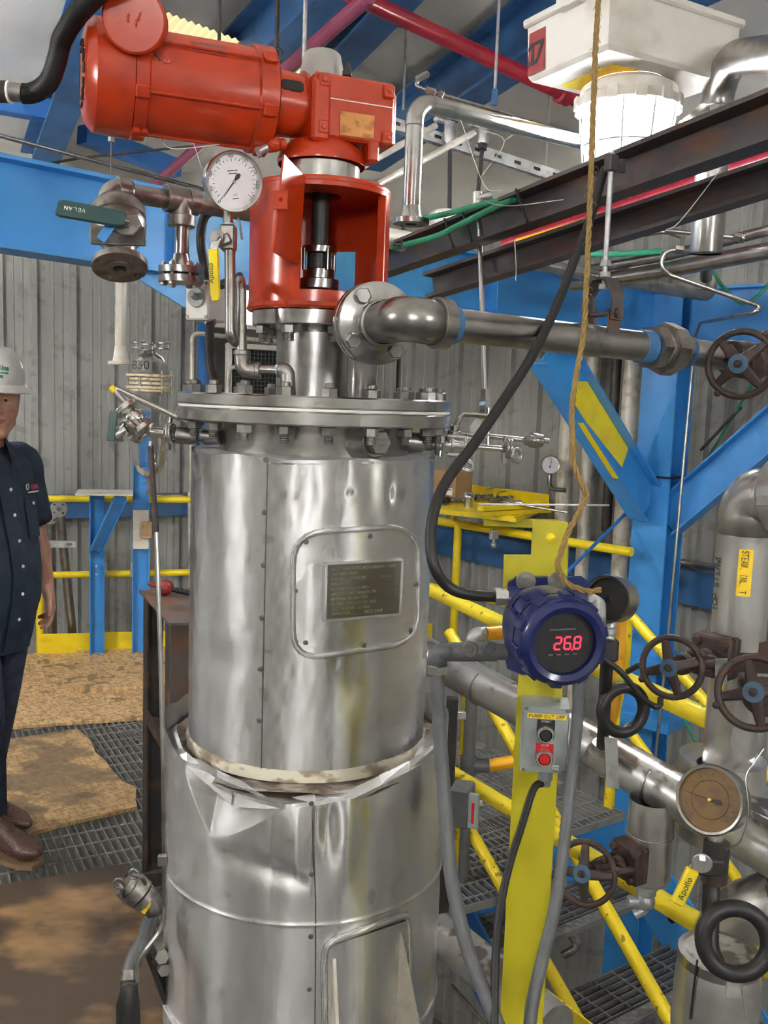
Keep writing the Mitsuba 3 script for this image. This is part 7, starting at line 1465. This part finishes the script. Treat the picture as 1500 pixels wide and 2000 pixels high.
for i, ch in enumerate('TOP STEAM'):
    if ch != ' ': part(st1, 'handwriting', text(ch, .0125 + .002 * ((i * 7) % 3 - 1), TV(0) * V(1, 1, 0) + e_ * (rt1 + .0006) + Z * (zA_ + (zB_ - zA_) * (i + .5) / 9) + tyv * (-.006 - .001 * (i % 2)) * -1, Z, -tyv if np.dot(np.cross(Z, -tyv), e_) > 0 else tyv, .0005, True), 'black_ink', False)
# its valve, with two handwheels
kv = thing('handwheel_valve', 'rusty handwheel valve on the lagged steam riser, its wheel facing left', 'handwheel'); hw = at(1312, 1303, 1.70); vtgt = TV(tz(1275)) - V(.02, 0, 0); n_ = unit(hw - vtgt); n2_ = unit(unit(view(hw)) * .75 + n_ * .85)
handwheel(kv, hw, n2_, .053, .0060, 4, .35); Lv = np.linalg.norm(hw - vtgt) - .035; yoke(kv, hw, n_, Lv, .92)
part(st1, 'valve_flange', hull([TV(tz(1272)) + V(a * .048, b * .048, c * .030) for a in (-1, 1) for b in (-1, 1) for c in (-1, 1)]), 'cast_iron', False, 'rusty valve body')
kv = thing('handwheel_valve', 'rusty handwheel close to the viewer at the right edge, below the STEAM label', 'handwheel'); hw = at(1474, 1353, 1.62); hn = unit(view(hw) + V(-.12, 0, .05)); handwheel(kv, hw, hn, .060, .0065, 4, .30); part(kv, 'stem', rod(hw, hw - hn * .16, .009), 'cast_iron'); part(kv, 'bonnet', join(cyl(hw - hn * .10, hn, .022, .05), cyl(hw - hn * .18, hn, .036, .05)), 'cast_iron', 40)
tq = at(1410, 1345, 1.70); tgk = thing('valve_tag', 'grey metal tag with a small yellow number hanging between the two handwheels', 'tag'); ta_ = unit(V(.98, -.15, .10)); tb_ = unit(Z - V(.06, 0, 0)); part(tgk, 'plate', obox(at(1408, 1330, 1.70), [ta_, tb_, np.cross(ta_, tb_)], [.0105, .041, .001], .0004), 'galvanised', False)
part(tgk, 'label', obox(at(1406, 1342, 1.697), [ta_, tb_, np.cross(ta_, tb_)], [.0062, .022, .0006], .0002), 'yellow_label', False, 'yellow label'); tn_ = np.cross(ta_, tb_); tn_ = tn_ if tn_[1] < 0 else -tn_
for i, ch in enumerate('R2019'): part(tgk, 'lettering', text(ch, .0085, at(1409, 1362, 1.694) + tb_ * .0085 * i, tb_, -ta_, .0005, True), 'black_ink', False)
# lower riser, collar and the sloping lagged main
rl_ = .0495; part(st1, 'lower_lagging', lathe([(rl_, tz(1500)), (rl_, tz(1300))], ax_t * V(1, 1, 0), Z, 56), 'lagging_alu', True, 'lower aluminium lagging'); part(st1, 'flared_collar', lathe([(.048, tz(1498)), (.074, tz(1490)), (.082, tz(1482)), (.085, tz(1560)), (.076, tz(1640))], ax_t * V(1, 1, 0) + V(-.012, 0, 0), Z, 56), 'lagging_alu', 40, 'flared lagging collar')
mn = thing('steam_main', 'dirty aluminium lagged pipe running across below the meter to the lower right', 'pipe'); m0, m1 = at(800, 1262, 2.48), at(1150, 1452, 2.02); m2 = at(1470, 1640, 1.72); md_ = unit(m2 - m0)
part(mn, 'lagging', tube([m0, m1, m2, m2 + (m2 - m1) * .5], .0450, 40), 'lagging_alu', True, 'dirty aluminium lagging')
for t_ in (.28, .60, .78): part(mn, 'lap_joint', ring(m0 + (m2 - m0) * t_, md_, .04, .0463, .006, 44), 'stainless_dull', 40)
# tee with handwheel below the main
tb0 = at(1275, 1560, 1.86); TB = lambda y: onplane(1275, y, tb0, unit(V(*(EYE - tb0)[:2], 0)))[2]; bt = thing('steam_drop', 'short lagged drop with a drain fitting hanging under the sloping lagged pipe', 'pipe')
part(bt, 'lagging', lathe([(0, TB(1722)), (.040, TB(1720)), (.0445, TB(1712)), (.0445, TB(1560))], tb0 * V(1, 1, 0), Z, 48), 'lagging_alu', 40, 'aluminium lagging'); part(bt, 'band', ring(V(tb0[0], tb0[1], TB(1638)), Z, .04, .0462, .012, 44), 'lagging_alu', 40)
c = V(tb0[0], tb0[1], 0); part(bt, 'drain_fitting', join(cyl(c + Z * TB(1735), Z, .024, .016), hexa(c + Z * TB(1748), Z, .020, .014), ball(c + Z * TB(1762), .019, sub=2), tube(bend([c + Z * TB(1762), c + Z * TB(1778) + V(.0, 0, 0), c + Z * TB(1790) - RX * .02], .01), .010), cyl(c + Z * TB(1764) - RX * .035, RX, .012, .03)), 'galvanised', 30)
kv = thing('handwheel_valve', 'small rusty handwheel in front of the yellow rails, under the sloping lagged pipe', 'handwheel'); hw = at(1143, 1705, 1.78); tgt = at(1262, 1672, 1.86); n_ = unit(hw - tgt); n2_ = unit(view(hw) * .9 + n_ * .55); handwheel(kv, hw, n2_, .056, .0058, 4, .15); yoke(kv, hw, n_, np.linalg.norm(hw - tgt) - .035, .82)
# black siphon with the empty gauge case
k = thing('empty_gauge_case', 'empty grey gauge case with dark inside, right of the blue meter', 'gauge case'); ec_ = at(1186, 1170, 1.62); en = unit(view(ec_) + V(-.42, 0, -.0)); part(k, 'case', lathe([(.036, .0), (.041, .001), (.0420, .004), (.041, .007), (.0405, -.045), (.030, -.052), (0, -.053)], ec_, en, 48), 'stainless_dull', 40); part(k, 'inside', cyl(ec_ - en * .012, en, .0365, .003, 40), 'black_matt', 40, 'dark inside'); part(k, 'centre_pin', rod(ec_ - en * .01, ec_ + en * .004, .005), 'stainless')
part(k, 'neck', join(rod(ec_ - Z * .036 - en * .02, at(1186, 1250, 1.63), .012), cyl(at(1186, 1238, 1.63), Z, .016, .012)), 'galvanised')
k = thing('black_siphon', 'black coiled siphon pipe standing on the sloping lagged pipe below the empty gauge case', 'pipe'); sb = lambda x, y, d=1.72: at(x, y, d)
part(k, 'body', obox(sb(1190, 1268, 1.65), [RX, toC, Z], [.014, .014, .020], .004), 'black_steel', False)
part(k, 'pipe', tube(spline([sb(1176, 1462, 1.88), sb(1180, 1400, 1.80), sb(1183, 1330, 1.72), sb(1188, 1262, 1.65)], 8), .0115, 16), 'black_rubber', True)
cc = sb(1217, 1386, 1.745); part(k, 'coil', torus(cc, unit(V(.25, -1, .05)), .042, .0115, 44, 14), 'black_rubber', True); part(k, 'weld_boss', lathe([(.034, -.01), (.030, .006), (.022, .010), (.022, .022), (0, .022)], sb(1176, 1470, 1.89), unit(Z + toC * .2), 28), 'fitting_steel', 40)
pl_ = sb(1200, 1490, 1.84); part(k, 'strap', obox(sb(1195, 1490, 1.80), [unit(V(.9, -.3, 0)), unit(V(-.1, 0, 1)), toC], [.012, .05, .0012], .0004), 'galvanised', False, 'grey strap')
pipe('black_tube', spline([at(1180, 1287, 1.62), at(1215, 1315, 1.62), at(1250, 1358, 1.63), at(1275, 1378, 1.64), at(1288, 1378, 1.64), at(1290, 1364, 1.65)], 8), .0052, 'black_rubber', 'thin black tube curling right of the coiled siphon', 'tube')
pipe('amber_conduit', spline([at(1212, 1190, 2.2), at(1212, 1260, 2.2), at(1206, 1330, 2.2), at(1195, 1400, 2.2), at(1172, 1432, 2.2), at(1120, 1442, 2.2)], 8), .013, 'amber_pipe', 'orange yellow conduit curving behind the coiled black siphon', 'conduit')
# amber gauge at the lower right
k = thing('pressure_gauge', 'pressure gauge with a yellowed amber dial at the lower right', 'gauge'); go = at(1388, 1562, 1.50); gn_ = unit(view(go) + V(-.42, 0, .0)); dial, gx, gy, gn_ = gauge(k, go, gn_, .0545, .042, 'dial_amber', 172, 'stainless', upv=unit(Z - V(.12, 0, 0)), case='stainless_dull')
part(k, 'dial_ring', torus(go + gn_ * .0024, gn_, .030, .0005, 40, 6), 'cast_iron'); part(k, 'brass_pivot', cyl(go + gn_ * .006, gn_, .0028, .003, 16), 'yellow_label', 30)
g2 = lambda x, y, d=1.52: at(x, y, d)
k = thing('gauge_stand', 'black gauge riser with a yellow handled valve and a coiled pigtail at the lower right', 'pipe'); part(k, 'nipple', rod(g2(1398, 1622), g2(1397, 1645), .013), 'stainless_bright'); part(k, 'valve_body', join(cyl(g2(1394, 1722), Z, .0205, .068, 24), obox(g2(1384, 1690, 1.505), [RX, toC, Z], [.022, .012, .014], .004)), 'black_steel', 40)
part(k, 'handle_nut', join(cyl(g2(1371, 1684, 1.49), unit(toC - RX * .3), .016, .006, 24), hexa(g2(1371, 1684, 1.485), unit(toC - RX * .3), .0085, .010)), 'stainless_bright', 30); hq = g2(1357, 1690, 1.495); hdv = unit(g2(1328, 1752, 1.49) - hq); hd_ = part(k, 'handle', obox(hq + hdv * .036, [hdv, unit(np.cross(hdv, toC)), toC], [.030, .0105, .006], .003), 'yellow_paint', False, 'yellow valve handle'); part(k, 'handle_arm', obox(hq - hdv * .002, [hdv, unit(np.cross(hdv, toC)), toC], [.012, .008, .003], .001), 'fitting_steel', False)
part(hd_, 'lettering', text('Apollo', .009, hq + hdv * .056 + toC * .0065 - np.cross(hdv, toC) * .003, -hdv, -unit(np.cross(toC, -hdv)) * -1, .0005), 'black_ink', False)
part(k, 'riser', tube(bend([g2(1390, 1715), g2(1386, 1850, 1.48), g2(1405, 1895, 1.46)], .05), .0135, 18), 'black_rubber', True); part(k, 'pigtail', torus(g2(1437, 1838, 1.45), unit(V(-.12, -1, .22)), .0485, .0128, 52, 14), 'black_rubber', True)
for x, y in ((1334, 1745),): pass
k = thing('lagged_pot', 'lagged aluminium pot with a clamped lid at the bottom right', 'vessel'); lp = at(1402, 1905, 1.55); LP_ = lambda y: onplane(1402, y, lp, unit(V(*(EYE - lp)[:2], 0)))[2]; c = lp * V(1, 1, 0)
part(k, 'body', lathe([(.050, LP_(2090)), (.066, LP_(2040)), (.069, LP_(2000)), (.067, LP_(1900)), (.063, LP_(1868)), (.060, LP_(1858)), (.0, LP_(1858))], c, Z, 56), 'lagging_alu', 40); part(k, 'lid_band', ring(c + Z * LP_(1878), Z, .055, .0665, .018, 52), 'stainless', 40); part(k, 'clamp_wire', tube(spline([on_t(1362, 1875, .069, lp), on_t(1356, 1920, .0695, lp), on_t(1348, 1990, .070, lp)], 6), .0016, 6), 'black_matt')
part(k, 'paper_tag', obox(at(1434, 1925, 1.455), [unit(V(1, -.2, 0)), unit(V(0, .1, 1)), toC], [.011, .020, .0006], .0002), 'galvanised', False, 'small metal tag'); part(k, 'tag_wire', tube(spline([at(1438, 1910, 1.455), at(1446, 1880, 1.45), at(1452, 1960, 1.45), at(1462, 2010, 1.45)], 6), .0009, 5), 'stainless_bright')
k = thing('lagged_elbow', 'big lagged elbow cover behind the black pigtail at the lower right', 'pipe'); part(k, 'lagging', tube(bend([at(1420, 1990, 1.75), at(1408, 1800, 1.85), at(1540, 1760, 1.75)], .09, 12), .062, 40), 'lagging_alu', True); part(k, 'flange_lagging', lathe([(0, 0), (.075, .004), (.080, .02), (.080, .09), (.07, .1)], at(1498, 1560, 1.80), unit(V(-.2, .1, -1)), 44), 'lagging_alu', 40)
pipe('tag_wire', spline([at(1492, 1462, 1.5), at(1472, 1490, 1.49), at(1456, 1520, 1.48), at(1462, 1580, 1.47), at(1448, 1640, 1.47), at(1418, 1660, 1.48)], 8), .0011, 'stainless_bright', 'thin bright wire looping down beside the amber gauge', 'wire', n=5)
# things between the vessel and the stair
k = thing('grey_standpipe', 'grey vertical conduit with a side outlet behind the flexible conduit on the grating', 'conduit'); a = at(920, 1380, 3.2); b = at(918, 1500, 3.2); b = V(a[0], a[1], b[2]); part(k, 'pipe', rod(a + Z * .12, b - Z * .0, .021), 'conduit_grey'); part(k, 'tee', join(rod(b + Z * .03, b - Z * .03, .029), rod(b, b + RX * .07, .024)), 'conduit_grey', 40); part(k, 'arm', join(obox(a + V(-.06, 0, -.03), [RX, toC, Z], [.05, .012, .014], .003)), 'galvanised', False); part(k, 'amber_outlet', rod(b + RX * .07, b + RX * .20 + Z * .03, .0215), 'amber_pipe', label='orange yellow outlet pipe'); part(k, 'foot', rod(b - Z * .03, V(b[0], b[1], .0), .018), 'conduit_grey')
k = thing('square_post', 'olive square tube post just right of the vessel behind the flexible conduit', 'post'); a = at(882, 1400, 2.9); part(k, 'tube', bar(V(a[0], a[1], .0), V(a[0], a[1], a[2] + .06), .034, .034, RX, .003), 'black_steel', False)
k = thing('weathered_box', 'grey weathered junction box with a red mark beside the flexible conduit', 'junction box'); a = at(902, 1570, 2.0); part(k, 'body', obox(a, [unit(V(.95, -.3, 0)), unit(V(.3, .95, 0)), Z], [.022, .03, .042], .004), 'conduit_grey', False); part(k, 'lid', obox(a + V(.014, -.030, .0), [unit(V(.95, -.3, 0)), unit(V(.3, .95, 0)), Z], [.020, .004, .038], .002), 'box_grey', False); part(k, 'red_mark', obox(a + V(.020, -.036, -.004), [unit(V(.95, -.3, 0)), unit(V(.3, .95, 0)), Z], [.003, .0006, .022], .0002), 'red_plastic', False, 'red stripe'); part(k, 'gland', cyl(a + RX * .03 + Z * .0, RX, .009, .014), 'fitting_steel')
k = thing('lagged_pipe_end', 'shiny lagged pipe end low between the vessel and the yellow post', 'pipe'); a, b = at(862, 1822, 2.3), at(1085, 2010, 1.95); part(k, 'lagging', tube([a, b], .050, 36), 'lagging_alu', label='aluminium lagging')
pipe('steel_bar', [at(883, 1925, 2.2), at(955, 2010, 2.0)], .005, 'stainless_dull', 'thin bright bar low beside the vessel at the bottom edge', 'bar')
pipe('lower_pipe', bend([at(1098, 1865, 4.0), at(1130, 1845, 4.0), at(1118, 1824, 4.0), at(1100, 1812, 4.0)], .05), .022, 'stainless_dull', 'bent pipe dimly seen below the stair between two treads')
pipe('clamp_hose', spline([at(1225, 1312, 2.05), at(1250, 1300, 2.02), at(1262, 1320, 2.0)], 6), .006, 'black_rubber', 'short black hose strapped on the upper yellow guard rail', 'hose')
# wall gauge and tall pipes behind
k = thing('pressure_gauge', 'small white pressure gauge on a bent pipe on the right wall', 'gauge'); go = onB(1075, 908, .55); gn_ = unit(view(go) + V(-.05, 0, 0)); gauge(k, go, gn_, .057, .05, 'dial_white', 80, 'stainless', upv=Z, case='galvanised')
part(k, 'siphon', tube(bend([go - gn_ * .02 - Z * .055, go - gn_ * .02 - Z * .145, go - gn_ * .02 - Z * .150 + RX * .10], .035), .014), 'stainless_dull', True)
for x0, y0, x1, y1, r, m_, lab in ((1107, 690, 1088, 1200, .052, 'pale_pipe', 'left of the two tall pale pipes standing at the right wall'), (1150, 690, 1128, 1240, .042, 'pale_pipe', 'right of the two tall pale pipes standing at the right wall'), (1203, 690, 1200, 780, .030, 'black_steel', 'dark vertical pipe behind the blue diagonal brace'), (1236, 690, 1226, 860, .05, 'pale_pipe', 'grey vertical pipe beside the blue column')):
    a = onB(x0, y0, .30); b = onB(x1, y1, .30); a = V(b[0], b[1], a[2] + .5) if r != .03 else V(b[0], b[1], a[2] + .5); pipe('wall_riser', [V(a[0], a[1], -.6 if r > .04 else .9), a], r, m_, lab)
# tool table
k = thing('tool_table', 'yellow plate table with an upstand on top of the back guard rail', 'table'); zt3 = 1.0; fl, fr2, br2, bl2 = onz(838, 992, zt3), onz(1008, 1010, zt3), onz(1072, 986, zt3), onz(915, 965, zt3)
part(k, 'top', prism([p[:2] for p in (fl, fr2, br2, bl2)], V(0, 0, zt3 - .03), V(1, 0, 0), V(0, 1, 0), .03), 'yellow_rail', False); part(k, 'upstand', bar(bl2 + Z * .03, br2 + Z * .03, .008, .075, np.cross(Z, br2 - bl2)), 'yellow_paint', False); part(k, 'front_angle', bar(onz(944, 1018, zt3 - .05), onz(1092, 1024, zt3 - .05), .05, .05, Z), 'yellow_olive', False)
for s in (.15, .9): p = fl + (fr2 - fl) * s + (bl2 - fl) * .3; part(k, 'support_leg', rod(V(p[0], p[1], .90), V(p[0], p[1], zt3 - .03), .02), 'yellow_paint')
ki = 0
for (x0, y0), (x1, y1), lab in (((938, 998), (1068, 990), 'yellow bar lying on the right end of the tool table, upper of two'), ((945, 1006), (1072, 999), 'dirty yellow bar lying on the right end of the tool table, lower of two')):
    a, b = onz(x0, y0, zt3 + .03 - .025 * ki), onz(x1, y1, zt3 + .03 - .025 * ki); part(thing('yellow_bar', lab, 'bar'), 'bar', bar(V(a[0], a[1], zt3 + .043 - .03 * ki), V(b[0], b[1], zt3 + .043 - .03 * ki), .025, .05, Z), 'yellow_paint' if ki == 0 else 'yellow_rail', False); ki += 1
k = thing('cardboard_box', 'brown cardboard box with a white label at the left end of the tool table', 'box'); bo = onz(880, 975, zt3); bu = unit(br2 - bl2); bv = unit(np.cross(Z, bu)); bv = bv if bv[1] < 0 else -bv; part(k, 'box', obox(bo + Z * .095, [bu, bv, Z], [.115, .08, .095], .003), 'card_brown', False); part(k, 'label', obox(bo + Z * .06 + bv * .081 + bu * .055, [bu, bv, Z], [.035, .001, .024], .0004), 'white_print', False, 'white label'); part(k, 'label_bar', obox(bo + Z * .072 + bv * .0822 + bu * .055, [bu, bv, Z], [.022, .0005, .004], .0002), 'bolt_dark', False)
k = thing('steel_cup', 'small domed steel cup standing at the front of the tool table', 'cup'); cu = onz(915, 990, zt3); part(k, 'body', lathe([(.026, 0), (.026, .055), (.040, .060), (.040, .072), (.028, .088), (0, .094)], cu, Z, 32), 'stainless_bright', 40)
tl_ = [('rod', 1000, 985, 1190, 987, .006, 'white_paint', 'thin white rod sticking out to the right of the tool table'), ('rod', 1010, 985, 1108, 1001, .006, 'stainless_dull', 'thin steel rod sticking out toward the yellow post from the tool table')]
for nm, x0, y0, x1, y1, r, m_, lab in tl_:
    a, b = onz(x0, y0, zt3 + .06), at(x1, y1, np.dot(onz(x0, y0, zt3 + .06) - EYE, fw) - .05); part(thing('loose_rod', lab, 'rod'), 'rod', rod(a - (b - a) * .35, b, r, 10), m_); 
for i, (x, y, r, L_, az, m_, lab) in enumerate(((870, 985, .022, .09, 20, 'black_matt', 'black fitting lying in front of the cardboard box'), (893, 983, .018, .11, 80, 'fitting_steel', 'steel pipe nipple lying between the box and the cup'), (945, 980, .024, .12, 70, 'stainless_dull', 'steel valve body lying just right of the cup'), (968, 985, .022, .10, 150, 'fitting_steel', 'open ended steel fitting in the middle of the tool table'), (985, 980, .020, .12, 60, 'stainless', 'bright steel fitting behind the upper yellow bar'), (1003, 988, .018, .10, 95, 'stainless_bright', 'shiny fitting at the right of the pile of fittings'))):
    o = onz(x, y, zt3) + Z * (r + .002); d = AZ(az); kk = thing('pipe_fitting', lab, 'pipe fitting'); part(kk, 'body', lathe([(r * .6, -L_ / 2), (r, -L_ / 2), (r, -L_ / 2 + .025), (r * .75, -L_ / 2 + .03), (r * .75, L_ / 2 - .03), (r, L_ / 2 - .025), (r, L_ / 2), (r * .6, L_ / 2), (r * .6, -L_ / 2)], o, d, 20), m_, 40); part(kk, 'hexagon', hexa(o - d * .012, d, r * .98, .024), m_, 30)
    if i in (2, 3): part(kk, 'lever', tube([o + Z * r, o + Z * (r + .03) + d * .02, o + Z * (r + .05) + d * .10], .005, 8), 'stainless')
# ------------------------------------------------------------------ repeats that belong together
for stem, phrase in (('roof_beam', 'blue beams under the roof'), ('hanger_rod', 'hanger rods under the roof'), ('green_hose', 'green hoses'), ('pipe_fitting', 'loose fittings on the tool table'), ('loose_rod', 'rods lying on the tool table'), ('stair_tread', 'stair treads at the lower right'),
                    ('handwheel_valve', 'handwheels on the right'), ('floor_grating', 'gratings by the person'), ('osb_board', 'chipboard sheets on the floor'), ('high_bay_light', 'high-bay lamps'), ('trolley_beam', 'dark overhead beams'), ('diagonal_brace', 'braces of the blue column'),
                    ('flanged_pipe', 'leaning flanged pipes'), ('wall_riser', 'tall pipes at the right wall'), ('drop_cable', 'black cables under the strut'), ('cream_conduit', 'cream conduits'), ('yellow_bar', 'yellow bars on the tool table'), ('pressure_gauge', 'pressure gauges'), ('guard_rail', 'yellow guard rails'),
                    ('stair_handrail', 'yellow stair handrails'), ('wall_tube', 'pale tubes on the left wall'), ('blue_post', 'blue posts at the left guard rail'), ('flexible_conduit', 'flexible conduits beside the yellow post'), ('steel_pipe', 'steel pipes over the blue beam'), ('roof_purlin', 'short blue roof purlins')):
    for k in labels:
        if '__' not in k and (k == stem or (k.startswith(stem + '_') and k[len(stem) + 1:].isdigit())): labels[k]['group'] = phrase
